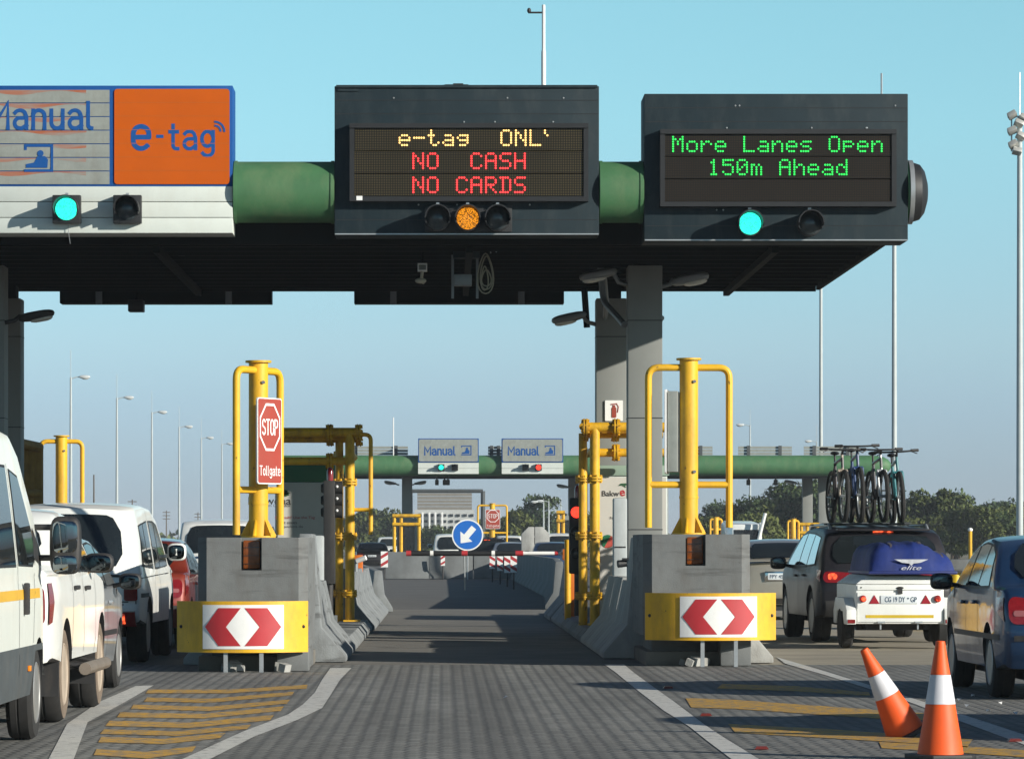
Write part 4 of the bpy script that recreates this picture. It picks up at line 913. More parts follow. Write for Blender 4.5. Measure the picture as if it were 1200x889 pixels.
# ------------------------------------------------------------------ yellow pipe gantries guarding the booths
def flanges(mb, p, d, r):
    d = Vector(d).normalized(); p = Vector(p); a = d.orthogonal().normalized(); b = d.cross(a)
    for s_ in (-0.02, 0.02): mb.cyl(p + d * (s_ - 0.012), p + d * (s_ + 0.012), r * 1.75, n=16)
    for k in range(6):
        q = p + (a * math.cos(k * 1.047) + b * math.sin(k * 1.047)) * r * 1.45; mb.cyl(q - d * 0.06, q + d * 0.06, 0.016, n=6)
def gantry(label, x0, x1, xs, y, zt, z2, zb, sg):
    """two posts by the lane at x0, pipes running over the island to x1"""
    t = thing('pipe_gantry', label, 'pipe gantry', (x0, y, zb)); r = 0.075
    for k, (x, yy) in enumerate(((x0, y), (xs, y + 0.35))):
        mb = MB(); mb.cyl((x, yy, zb), (x, yy, zt + (0.0 if k == 0 else -0.1)), r * (0.85 if k else 1.0), n=18); p = part(mb, 'post', M_yellow2, t)
        mb = MB()
        for z in (zb + 0.45, zb + 1.35, zb + 2.2): flanges(mb, (x, yy, z), ZA, r * 0.9)
        part(mb, 'clamp', M_yellow2, p)
    for z, yy in ((zt - 0.02, y + 0.0), (zt - 0.10, y + 0.35), (z2, y + 0.1)):
        mb = MB(); mb.cyl((x0 - sg * (0.16 if z > z2 + .1 else -0.05), yy, z), (x1, yy, z), r * (1 if z > z2 else 0.85), n=18); p = part(mb, 'cross_pipe', M_yellow2, t)
        mb = MB(); flanges(mb, (x0 + sg * 0.32, yy, z), XA, r); flanges(mb, (x0 - sg * 0.14, yy, z), XA, r) if z > z2 + .1 else None; part(mb, 'flange', M_yellow2, p)
    mb = MB(); mb.tube([(xs, y + 0.3, zt), (xs + sg * 0.5, y + 3.0, zt)], r * 0.8, 14); mb.tube([(x0, y + 0.2, zt - 0.35), (x0, y + 3.0, zt - 0.35)], r * 0.8, 14); part(mb, 'side_rail', M_yellow2, t)
    for yy in (y + 3.0,):
        mb = MB(); mb.cyl((xs + sg * 0.1, yy, zb), (xs + sg * 0.1, yy, zt - 0.25), r * 0.85, n=14); part(mb, 'post', M_yellow2, t)
    mb = MB(); mb.bb(x0 - 0.1, x0 + 0.16, y - 0.16, y + 0.5, 0.16, 0.205); part(mb, 'base_plate', M_yellow2, t)
    return t
Y = 61.3; s_ = F / Y
gantry('yellow pipe gantry right of the middle lane, in front of the right booth', PX(697, Y), 3.3, PX(684, Y), Y, PZ(499, Y), PZ(530, Y), 0.17, 1)
Y = 64.5
lg = gantry('yellow pipe gantry left of the middle lane, with a side hoop', PX(410, Y), -2.85, PX(397, Y), Y, PZ(505, Y), PZ(540, Y), 0.17, -1)
mb = MB(); x0, x1 = PX(410, Y), PX(434.5, Y); mb.tube(fillet([(x0, Y, PZ(509, Y)), (x1, Y, PZ(509, Y)), (x1, Y, PZ(626, Y))], 0.1, 6), 0.034, 12); mb.tube([(x0, Y, PZ(597, Y)), (x1, Y, PZ(597, Y))], 0.03, 10); part(mb, 'side_hoop', M_yellow, lg)
# brown gantry of the next island at the far left
Y = 66.0
t = thing('pipe_gantry', 'brownish shaded pipe gantry at the far left edge behind the white van', 'pipe gantry', (PX(30, Y), Y, 0.16)); mb = MB()
mb.tube([(PX(-30, Y), Y - 3, PZ(508, Y)), (PX(46, Y), Y, PZ(524, Y))], 0.08, 12); mb.tube([(PX(-30, Y), Y - 2, PZ(576, Y)), (PX(46, Y), Y, PZ(578, Y))], 0.065, 12); part(mb, 'cross_pipe', mat('brown_gantry_steel', (0.28, 0.16, 0.03), 0.6, var=0.3, dirt=0.6, dirtcol=(0.08, 0.05, 0.02)), t)  # steel browner and darker than on the other gantries
for px in (21, 29, 37, 44):
    mb = MB(); mb.cyl((PX(px, Y), Y + 0.2, 0.16), (PX(px, Y), Y + 0.2, PZ(524, Y)), 0.075, n=12); part(mb, 'post', MATS['brown_gantry_steel'], t)

# ------------------------------------------------------------------ toll booths with banners
M_banner = mat('banner_white', (0.52, 0.51, 0.47), 0.6, var=0.05, scale=2, dirt=0.15, dirtcol=(0.38, 0.37, 0.33))
M_bgreen = mat('banner_green', (0.012, 0.13, 0.055), 0.5, var=0.08)
M_pgreen = mat('pale_green_roof', (0.26, 0.36, 0.29), 0.6, var=0.08)
def booth(label, x0, x1, y0, d, zt, band, mband):
    t = thing('toll_booth', label, 'toll booth', ((x0 + x1) / 2, y0, 0.16))
    mb = MB(); mb.bb(x0, x1, y0, y0 + d, 0.16, zt - band); part(mb, 'wall', M_white, t, bevel=0.01)
    mb = MB(); mb.bb(x0 - 0.03, x1 + 0.03, y0 - 0.03, y0 + d + 0.03, zt - band + 0.002, zt); part(mb, 'roof_band', mband, t, bevel=0.015)
    for sd, x in ((1, x1), (-1, x0)):
        for k in range(2):
            ya = y0 + 0.25 + k * (d - 0.4) / 2; mb = MB(); mb.bb(x + sd * 0.002, x + sd * 0.012, ya, ya + (d - 0.7) / 2, 1.05, zt - band - 0.12); w = part(mb, 'window', M_glass, t)
            mb = MB(); q = (d - 0.7) / 2
            for a, b_, c, e in ((ya - 0.04, ya, 1.01, zt - band - 0.08), (ya + q, ya + q + 0.04, 1.01, zt - band - 0.08)): mb.bb(x + sd * 0.002, x + sd * 0.03, a, b_, c, e)
            mb.bb(x + sd * 0.002, x + sd * 0.03, ya, ya + q, 1.0, 1.045); part(mb, 'window_frame', M_galv, w)
    return t
bl = booth('white toll booth left of the middle lane with a green topped banner', -2.72, -1.80, 66.6, 3.2, PZ(541, 66.6), 0.33, M_bgreen)
yb = 66.58; S = F / yb; o = (0, yb, 0)
mb = MB(); mb.bb(-2.70, -1.82, yb - 0.012, yb, 0.9, PZ(566, yb)); part(mb, 'banner', M_banner, bl, smooth=0)
yq = yb - 0.0155
mb = MB(); mb.text('Bakwena', (PX(316, yq), yq, PZ(586.5, yq)), XA, ZA, w=50 / S, h=9 / S, bold=0.012); mb.text('Platinum Corridor', (PX(320, yq), yq, PZ(592, yq)), XA, ZA, w=42 / S, h=3.2 / S); part(mb, 'dark_lettering', mat('banner_ink', (0.05, 0.05, 0.05), 0.6), bl, smooth=0)
mb = MB()
for a in (-28, 6, 42): 
    c = R(a); mb.poly([(0, -0.01), (0.06 * math.cos(c) - 0.02 * math.sin(c), 0.04 + 0.05 * abs(math.sin(c)) + 0.02), (0.13 * math.cos(c), 0.06 * math.sin(c) + 0.03), (0.06 * math.cos(c), 0.05 * math.sin(c))], (PX(331, yq), yq, PZ(580, yq)), XA, ZA, 0.002, 0.002)
part(mb, 'tree_emblem', mat('emblem_green', (0.02, 0.08, 0.03), 0.6), bl, smooth=0)
mb = MB(); mb.text('No cash? Use the Tag', (PX(346, yq), yq, PZ(606.5, yq)), XA, ZA, w=46 / S, h=4 / S); part(mb, 'red_lettering', M_red, bl, smooth=0)
mb = MB(); mb.text('it saves', (PX(340, yq), yq, PZ(612, yq)), XA, ZA, w=16 / S, h=3.2 / S); mb.text('No pockets do', (PX(340, yq), yq, PZ(617, yq)), XA, ZA, w=30 / S, h=3.6 / S); part(mb, 'dark_lettering', MATS['banner_ink'], bl, smooth=0)
mb = MB(); mb.poly([(-1.83, 1.55), (-1.83, 2.05), (-1.90, 1.9), (-1.93, 1.62)], o, XA, ZA, 0.0155, 0.002); part(mb, 'green_swoosh', M_bgreen, bl, smooth=0)
br = booth('white toll booth right of the middle lane, partly behind the grey column', 2.33, 3.38, 61.95, 1.2, PZ(545, 61.95), 0.16, M_pgreen)
yb = 61.93; S = F / yb; yq = yb - 0.0155
mb = MB(); mb.bb(2.35, 3.36, yb - 0.012, yb, 0.6, PZ(559, yb)); part(mb, 'banner', M_banner, br, smooth=0)
mb = MB(); mb.text('Bakw', (PX(715.5, yq), yq, PZ(578, yq)), XA, ZA, w=20 / S, h=6.5 / S, bold=0.01); mb.text('na', (PX(740, yq), yq, PZ(578.5, yq)), XA, ZA, w=10 / S, h=5 / S, bold=0.01)
mb.text('No cash?', (PX(728, yq), yq, PZ(600, yq)), XA, ZA, w=18 / S, h=3.2 / S); mb.text('No problem', (PX(729, yq), yq, PZ(607, yq)), XA, ZA, w=28 / S, h=4 / S); part(mb, 'dark_lettering', MATS['banner_ink'], br, smooth=0)
mb = MB(); mb.text('e', (PX(729.5, yq), yq, PZ(577.5, yq)), XA, ZA, w=6 / S, h=7 / S, bold=0.02); part(mb, 'red_lettering', M_red, br, smooth=0)
mb = MB(); mb.poly([(-0.06, 0), (-0.02, 0.035), (0.05, 0.04), (0.1, 0.02), (0.05, 0.0), (0.06, -0.03), (0, 0.005)], (PX(729, yq), yq, PZ(569, yq)), XA, ZA, 0.002, 0.002); part(mb, 'tree_emblem', MATS['emblem_green'], br, smooth=0)
mb = MB(); cx, cz = PX(712, yq), PZ(634, yq)
mb.poly([(cx + 0.10 * math.cos(R(a)), cz + 0.10 * math.sin(R(a))) for a in range(60, 241, 12)], (0, yq, 0), XA, ZA, 0.002, 0.002); part(mb, 'round_emblem', M_bgreen, br, smooth=0)
mb = MB(); mb.poly([(cx + 0.10 * math.cos(R(a)), cz + 0.10 * math.sin(R(a))) for a in range(240, 421, 12)], (0, yq, 0), XA, ZA, 0.002, 0.002); part(mb, 'round_emblem', mat('emblem_red', (0.45, 0.07, 0.05), 0.6), br, smooth=0)

# fire extinguisher sign on the rear column
Y = 63.385; t = thing('extinguisher_sign', 'white fire extinguisher sign on the rear grey column', 'sign', (PX(719.5, Y), Y, PZ(508, Y)))
mb = MB(); mb.poly(rrect(PX(709, Y), PX(730, Y), PZ(493, Y), PZ(469, Y), 0.012), (0, Y, 0), XA, ZA, 0, 0.012); mb.poly(rrect(PX(709, Y), PX(730, Y), PZ(509, Y), PZ(507, Y), 0.01), (0, Y, 0), XA, ZA, 0, 0.012); part(mb, 'plate', M_wpaint, t)
cx, cz = PX(719.5, Y), PZ(481, Y); mb = MB(); yq = Y - 0.0145
mb.poly(rrect(cx - 0.036, cx + 0.036, cz - 0.11, cz + 0.055, 0.02), (0, yq, 0), XA, ZA, 0.002, 0.003); mb.poly([(cx - 0.02, cz + 0.056), (cx + 0.02, cz + 0.056), (cx + 0.02, cz + 0.085), (cx - 0.02, cz + 0.085)], (0, yq, 0), XA, ZA, 0.002, 0.003)
mb.poly([(cx - 0.05, cz + 0.086), (cx + 0.05, cz + 0.10), (cx + 0.05, cz + 0.115), (cx - 0.05, cz + 0.105)], (0, yq, 0), XA, ZA, 0.002, 0.003)
pts = [(cx + 0.05, cz + 0.10), (cx + 0.075, cz + 0.06), (cx + 0.065, cz - 0.01), (cx + 0.06, cz - 0.03)]
mb.poly(pts + [(a - 0.012, b) for a, b in pts[::-1]], (0, yq, 0), XA, ZA, 0.002, 0.003); part(mb, 'extinguisher_symbol', mat('symbol_red', (0.30, 0.05, 0.03), 0.5), t, smooth=0)

# lane signals beside the booths
Y = 62.6; t = thing('lane_signal', 'black lane signal with its red lamp lit, beside the right yellow gantry', 'traffic signal', (PX(674, Y), Y, 0.3)); S = F / Y
mb = MB(); mb.bb(PX(667, Y), PX(682, Y), Y, Y + 0.2, PZ(672, Y), PZ(583, Y)); part(mb, 'signal_body', M_black, t, bevel=0.03)
mb = MB(); mb.cyl((PX(677, Y), Y + 0.1, 0.3), (PX(677, Y), Y + 0.1, PZ(672, Y)), 0.05); part(mb, 'pole', M_plast, t)
mb = MB(); mb.lathe([(0.045, PZ(583, Y)), (0.045, PZ(573, Y)), (0.03, PZ(569, Y)), (0.003, PZ(568, Y))], (PX(677, Y), Y + 0.1, 0), 'z', 16); part(mb, 'beacon', M_redlens, t)
for py, l in ((600, E_red), (623, M_lensoff), (648, M_lensoff)):
    x, z = PX(675.5, Y), PZ(py, Y); rr = 0.085
    mb = MB(); mb.lathe([(rr, -0.002), (rr * 0.85, -0.02), (rr * 0.4, -0.035), (0.002, -0.04)], (x, Y, z), 'y', 20); part(mb, 'lens', l, t)
    mb = MB(); vs = []; fs = []
    for k in range(13):
        a = R(-10 + 200 * k / 12)
        for q in (0.088, 0.096):
            for yy in (Y - 0.001, Y - 0.13): vs.append((x + q * math.cos(a), yy, z + q * math.sin(a)))
    for k in range(12):
        i = 4 * k; j = i + 4; fs += [(i, i + 1, j + 1, j), (i + 2, j + 2, j + 3, i + 3), (i + 1, i + 3, j + 3, j + 1)]
    mb.add(vs, fs); part(mb, 'visor', M_black, t)
Y = 63.2; t = thing('lane_signal', 'black lane signal with a red dome seen from the side, at the left gantry', 'traffic signal', (PX(389, Y), Y, 0.3))
x = PX(386, Y); mb = MB(); mb.bb(x - 0.09, x + 0.09, Y - 0.1, Y + 0.1, PZ(684, Y), PZ(563, Y)); part(mb, 'signal_body', M_plast, t, bevel=0.02)
for py in (571, 585, 599):
    mb = MB(); mb.cyl((x + 0.09, Y, PZ(py, Y)), (x + 0.20, Y, PZ(py, Y)), 0.10, 0.105, n=18); v = part(mb, 'visor', M_plast, t)
    mb = MB(); mb.ell((x + 0.12, Y - 0.10, PZ(py - 1, Y)), (0.022, 0.02, 0.022), 8, 6); part(mb, 'visor_bolt', M_wpaint, v)
    mb = MB(); mb.cyl((x - 0.09, Y, PZ(py + 1, Y)), (x - 0.13, Y, PZ(py + 1, Y)), 0.08, 0.06, n=16); part(mb, 'back_cap', M_plast, t)
mb = MB(); mb.lathe([(0.05, PZ(563, Y)), (0.05, PZ(552, Y)), (0.03, PZ(548, Y)), (0.003, PZ(547, Y))], (x + 0.01, Y, 0), 'z', 16); part(mb, 'beacon', M_redlens, t)
mb = MB(); mb.cyl((x, Y, 0.3), (x, Y, PZ(684, Y)), 0.06); part(mb, 'pole', M_plast, t)
mb = MB(); mb.bb(x - .12, x + .12, Y - .12, Y + .12, 0.16, 0.3); part(mb, 'pole_base', M_steelgrey, t)

# payment cabinets behind the first slabs
def cabinet(label, x, y, w, zt, cam=None):
    t = thing('payment_cabinet', label, 'cabinet', (x, y, 0.16))
    mb = MB(); mb.bb(x - w / 2, x + w / 2, y, y + 0.4, 0.16, zt); part(mb, 'housing', mat('grey_cabinet', (0.40, 0.43, 0.43), 0.5, dirt=0.3), t, bevel=0.03)
    mb = MB(); mb.bb(x - w / 2 + 0.02, x + w / 2 - 0.02, y - 0.006, y + 0.01, zt - 0.7, zt - 0.68); part(mb, 'door_gap', M_plast, t)
    return t
Y = 57.4; cabinet('tall white payment cabinet behind the right barrier slabs', PX(727, Y), Y, 0.19, PZ(629, Y) + 0.55)
Y = 55.2; cabinet('tall grey-white payment cabinet behind the left barrier slabs', PX(372, Y), Y, 0.16, PZ(627, Y))
Y = 53.6; t = thing('lane_camera', 'black tube camera pointing across the lane beside the right grey block', 'camera', (PX(737, Y), Y, 0.16))
mb = MB(); mb.cyl((PX(737, Y), Y, 0.16), (PX(737, Y), Y, PZ(656, Y)), 0.03); part(mb, 'pole', M_steelgrey, t)
mb = MB(); mb.cyl((PX(724, Y), Y, PZ(660.5, Y)), (PX(740, Y), Y + 0.05, PZ(659, Y)), 0.05, 0.045, n=16); part(mb, 'camera_tube', M_black, t)
mb = MB(); mb.bb(PX(729, Y), PX(741, Y), Y - 0.06, Y + 0.08, PZ(656, Y), PZ(653.5, Y)); part(mb, 'sunshade', M_black, t)
Y = 72.0; t = thing('lane_camera', 'small white camera on a stub beside the left barriers', 'camera', (PX(419, Y), Y, 0.3))
mb = MB(); mb.cyl((PX(417, Y), Y, 0.3), (PX(417, Y), Y, PZ(655, Y)), 0.04); part(mb, 'pole', M_steelgrey, t)
mb = MB(); mb.cyl((PX(418, Y), Y - 0.05, PZ(657, Y)), (PX(429, Y), Y - 0.1, PZ(653, Y)), 0.045, n=12); part(mb, 'camera_tube', M_wpaint, t)
t = thing('orange_cabinet', 'orange-red cabinet beyond the left yellow gantry', 'cabinet', (PX(419, 76), 76, 0.16)); Y = 76
mb = MB(); mb.bb(PX(415, Y), PX(425, Y), Y, Y + 0.3, 0.16, PZ(650, Y)); part(mb, 'housing', mat('cabinet_orange', (0.55, 0.13, 0.01), 0.45), t, bevel=0.02)
mb = MB(); mb.bb(PX(417, Y), PX(423, Y), Y - 0.012, Y - 0.002, 0.7, 0.9); part(mb, 'cabinet_panel', M_wpaint, t)

# ------------------------------------------------------------------ boom gate and arrow sign
Y = 69.0; S = F / Y
t = thing('boom_gate', 'orange boom gate with a lowered red, white and black striped pole', 'boom gate', (PX(668, Y), Y, 0.16))
mb = MB(); mb.bb(PX(661.5, Y), PX(674, Y), Y, Y + 0.22, 0.16, PZ(645, Y)); part(mb, 'housing', mat('cabinet_orange', (0.55, 0.13, 0.01), 0.45), t, bevel=0.02)
mb = MB(); mb.bb(PX(659, Y), PX(675, Y), Y - 0.15, Y + 0.3, PZ(656, Y) , PZ(643, Y)); part(mb, 'pivot_head', MATS['cabinet_orange'], t, bevel=0.02)
zc = PZ(648, Y); r = 0.045
for a, b_, m, rr in ((662, 654, M_wpaint, .03), (653.9, 650, M_red, .034), (649.9, 613, M_wpaint, .032), (612.9, 604, M_red, .045), (603.9, 580, M_black, .045), (579.9, 576, M_wpaint, .047), (575.9, 548, M_black, .045), (547.9, 541, M_red, .046), (540.9, 508, M_black, .045), (507.9, 504, M_wpaint, .047), (503.9, 482, M_black, .045), (481.9, 476, M_red, .047)):
    mb = MB(); mb.cyl((PX(a, Y), Y - 0.06, zc + (a - 560) * 0.0), (PX(b_, Y), Y - 0.06, zc), rr, n=14); part(mb, 'boom_section', m, t)
mb = MB(); mb.cyl((PX(544, Y), Y - 0.06, zc - 0.045), (PX(545, Y), Y - 0.06, zc - 0.62), 0.012, n=8); part(mb, 'support_stay', M_steelgrey, t)
Y = 67.5; t = thing('bollard', 'short yellow bollard in front of the boom gate cabinet', 'bollard', (PX(665, Y), Y, 0.16))
mb = MB(); mb.cyl((PX(666, Y), Y + .3, 0.15), (PX(666, Y), Y + .3, PZ(633, Y)), 0.055, n=14); part(mb, 'post', M_yellow, t)
mb = MB(); mb.cyl((PX(666, Y), Y + .3, PZ(633, Y) + .001), (PX(666, Y), Y + .3, PZ(632, Y)), 0.06, n=14); part(mb, 'cap', M_yellow2, t)

def arrow_sign(x, y, z, r):
    t = thing('arrow_sign', 'round blue sign with a white arrow pointing down left', 'traffic sign', (x, y, 0))
    mb = MB(); mb.prism(circ(x, z, r, 36), lambda a, b: (a, y, b), (0, 0.02, 0)); part(mb, 'disc_rim', M_wpaint, t)
    mb = MB(); mb.poly(circ(x, z, r * 0.91, 36), (0, y, 0), XA, ZA, 0.002, 0.003); part(mb, 'blue_face', mat('arrow_blue', (0.01, 0.13, 0.50), 0.4, var=0.04), t)
    A = [(-0.68, 0), (-0.12, 0.5), (-0.12, 0.19), (0.62, 0.19), (0.62, -0.19), (-0.12, -0.19), (-0.12, -0.5)]
    a = R(50); P = [(x + r * (p[0] * math.cos(a) - p[1] * math.sin(a)), z + r * (p[0] * math.sin(a) + p[1] * math.cos(a))) for p in A][::-1]
    mb = MB(); mb.poly(P, (0, y, 0), XA, ZA, 0.0055, 0.003); part(mb, 'arrow', M_wpaint, t)
    mb = MB(); mb.cyl((x, y + 0.05, 0), (x, y + 0.05, z), 0.03, n=10); part(mb, 'pole', M_galv, t)
Y = 161.0; arrow_sign(PX(548, Y), Y, PZ(626.5, Y), 18.5 * Y / F)

# ------------------------------------------------------------------ the barrier row across and along the lane beyond the booths
def jersey(label, p0, p1, h, group, m=M_barr, w=0.6):
    p0 = Vector((*p0, 0)); p1 = Vector((*p1, 0)); d = (p1 - p0).normalized(); n = Vector((d.y, -d.x, 0)); L = (p1 - p0).length
    q = [(-w / 2, 0), (-w / 2, 0.08), (-w * 0.22, 0.36), (-w * 0.13, h), (w * 0.13, h), (w * 0.22, 0.36), (w / 2, 0.08), (w / 2, 0)]
    mb = MB(); mb.prism(q[::-1], lambda a, b: p0 + n * a + ZA * b + d * 0.02, d * (L - 0.04))
    return single(mb, 'concrete_barrier', m, label, 'barrier', group, bevel=0.015)
GC = 'barrier segments closing the lane ahead'
xa, xb, Yc = -2.35, 2.95, 164.0; k = 3
for i in range(k): jersey('grey barrier segment standing across the middle lane below the blue arrow sign', (xa + (xb - xa) * i / k, Yc), (xa + (xb - xa) * (i + 1) / k, Yc), 1.08, GC, m=mat('shaded_barrier_concrete', (0.14, 0.15, 0.152), 0.8, var=0.2, scale=1.5, bump=0.2, dirt=0.6, dirtcol=(0.10, 0.10, 0.095)))  # concrete colour darkened to paint in the shade over these barriers
y = 88.0; x = 2.48
while y < 160:
    y2 = y + 5.1; x2 = 2.48 + (2.95 - 2.48) * min(1, (y2 - 88) / 20)
    jersey('barrier segment along the right of the lane beyond the boom gate', (x, y), (x2, y2), 1.02, GC, m=MATS['shaded_barrier_concrete']); x, y = x2, y2
y = 84.5; x = -1.35
while y < 108:
    jersey('barrier segment along the left of the lane beyond the boom gate', (x, y), (x - 0.12, y + 3.4), 0.85, GC, m=M_barrw); x -= 0.12; y += 3.5
# red and white hazard plates on the barriers
def hazard(label, px, py, Y, w, h, flip=1):
    x, z = PX(px, Y), PZ(py, Y); t = thing('hazard_plate', label, 'hazard marker', (x, Y, z - h / 2), 0, 'red and white hazard plates by the barriers')
    mb = MB(); mb.bb(x - w / 2, x + w / 2, Y, Y + 0.02, z - h / 2, z + h / 2); part(mb, 'plate', M_wpaint, t)
    for k in range(2):
        c = z + h * (0.25 - 0.5 * k); q = w * 0.5 * flip
        mb = MB(); pts = [(x - w / 2, c - q * .6 - h * .1), (x + w / 2, c + q * .6 - h * .1), (x + w / 2, c + q * .6 + h * .1), (x - w / 2, c - q * .6 + h * .1)]
        mb.poly([(a, max(z - h / 2, min(z + h / 2, b))) for a, b in pts], (0, Y, 0), XA, ZA, 0.002, 0.002); part(mb, 'red_band', M_red, t, smooth=0)
    mb = MB(); mb.cyl((x, Y + 0.04, 0), (x, Y + 0.04, z), 0.025, n=8); part(mb, 'pole', M_plast, t)
hazard('small red and white hazard plate on the cross barrier, left of the blue arrow', 519, 656, 163.4, 0.17, 0.45)
hazard('red and white hazard plate at the right corner of the barriers, first', 577, 658, 150, 0.20, 0.5, -1)
hazard('red and white hazard plate at the right corner of the barriers, second', 586, 660, 142, 0.20, 0.5, -1)
hazard('red and white hazard plate at the right corner of the barriers, third', 594.5, 661, 134, 0.20, 0.55, -1)
hazard('red and white hazard plate at the right corner of the barriers, nearest', 602, 660, 126, 0.20, 0.55, -1)
hazard('bulky red and white hazard plate at the left end of the cross barrier', 450.5, 655, 160, 0.28, 0.62, 1)
# tall rounded end slabs beyond
Y = 172.0
for i, (a, b_) in enumerate(((611, 626), (626.6, 644))):
    x0, x1 = PX(a, Y), PX(b_, Y); zt = PZ(617, Y); c = 0.3
    mb = MB(); pts = [(x0, 0), (x1, 0), (x1, zt - (c if i else 0)), (x1 - (c if i else 0), zt), (x0 + (0 if i else c), zt), (x0, zt - (0 if i else c))]
    mb.prism(pts[::-1], lambda a, b: (a, Y, b), (0, 0.5, 0)); single(mb, 'end_slab', M_barr, 'tall pale concrete slab beyond the boom with a chamfered top corner, %s of two' % ('left', 'right')[i], 'concrete slab', bevel=0.03)
# yellow plastic barrier at the right
Y = 67.0; t = thing('yellow_barrier', 'yellow ribbed plastic barrier between the trailer and the blue car', 'barrier', (8.6, Y, 0))
M_yp = mat('yellow_plastic', (0.62, 0.42, 0.015), 0.45, var=0.12, scale=2)
mb = MB(); N = 60; vs = []; x0, x1 = 7.3, 10.2
for i in range(N + 1):
    x = x0 + (x1 - x0) * i / N; yy = Y + 0.05 * math.sin(i * 1.05) + 0.02 * math.sin(i * 0.31)
    vs += [(x, yy, 0.0), (x, yy, PZ(671, Y)), (x, yy + 0.3, 0), (x, yy + 0.3, PZ(671, Y))]
fs = []
for i in range(N): a = 4 * i; c = a + 4; fs += [(a, c, c + 1, a + 1), (a + 2, a + 3, c + 3, c + 2), (a + 1, c + 1, c + 3, a + 3)]
fs += [(0, 1, 3, 2), (4 * N, 4 * N + 2, 4 * N + 3, 4 * N + 1)]
mb.add(vs, fs); part(mb, 'ribbed_panel', M_yp, t, smooth=50)
mb = MB(); mb.bb(x0 - .02, x1, Y - 0.08, Y + 0.34, PZ(671, Y) + .002, PZ(668.5, Y)); part(mb, 'top_rail', M_plast, t)
Y = 80; x = PX(1134, Y)
mb = MB(); mb.bb(x - 0.35, x + 0.35, Y, Y + 1.0, 0, PZ(655, Y)); single(mb, 'concrete_barrier', M_conc, 'grey concrete end piece behind the yellow plastic barrier', 'barrier', bevel=0.04)
Y = 95; t = thing('bollard_lamp', 'slim yellow post with a pale cap standing before the trees at right', 'post', (PX(1137, Y), Y, 0))
mb = MB(); mb.cyl((PX(1137, Y), Y, 0), (PX(1137, Y), Y, PZ(622, Y)), 0.045, n=10); part(mb, 'post', M_yellow, t)
mb = MB(); mb.ell((PX(1137, Y), Y, PZ(620.5, Y)), (0.06, 0.06, 0.05), 10, 6); part(mb, 'cap', M_wpaint, t)

# ------------------------------------------------------------------ cones
def cone(label, x, y, tilt, az, h, r):
    t = thing('traffic_cone', label, 'traffic cone', (x, y, 0))
    Rm = Matrix.Rotation(az, 3, 'Z') @ Matrix.Rotation(tilt, 3, 'Y'); o = Vector((x, y, 0.0))
    M_co = mat('cone_orange', (0.80, 0.095, 0.008), 0.45, var=0.06, scale=5, dirt=0.35, dirtcol=(0.25, 0.05, 0.02))
    def P(mb): mb.v = [tuple(Rm @ Vector(v) + o) for v in mb.v]; return mb
    rad = lambda f: r * (1 - f) + 0.028 * f if f > 0.03 else r
    def ring(f0, f1):
        mb = MB(); mb.lathe([(rad(f0 + (f1 - f0) * k / 6) , h * (f0 + (f1 - f0) * k / 6)) for k in range(7)], (0, 0, 0.035), 'z', 28); return P(mb)
    part(ring(0.0, 0.44), 'cone_body', M_co, t); 
    mb = MB(); mb.lathe([(rad(0.442) + 0.002, h * 0.442), (rad(0.70) + 0.002, h * 0.70)], (0, 0, 0.035), 'z', 28); part(P(mb), 'white_sleeve', mat('reflective_white', (0.66, 0.66, 0.70), 0.4, var=0.06, dirt=0.15), t)
    mb = MB(); mb.lathe([(rad(0.702), h * 0.702), (rad(0.95), h * 0.95), (0.034, h * 0.96), (0.03, h * 0.995), (0.02, h), (0.012, h * 0.99)], (0, 0, 0.035), 'z', 28); part(P(mb), 'cone_tip', M_co, t)
    mb = MB(); q = r * 1.30; mb.prism([(q, -q * .7), (q, q * .7), (q * .7, q), (-q * .7, q), (-q, q * .7), (-q, -q * .7), (-q * .7, -q), (q * .7, -q)], lambda a, b: (a, b, 0.004), (0, 0, 0.03)); part(P(mb), 'cone_base', M_plast, t, bevel=0.008)
x, y = G(1102, 889); cone('upright orange and white traffic cone, nearest to the camera', x, y, 0.0, 0.3, 0.735, 0.150)
# leaning cone: bent over towards the left, base half lifted
x, y = G(1063, 862); cone('orange and white traffic cone leaning to the left', x, y, R(-27), 0.15, 0.68, 0.145)
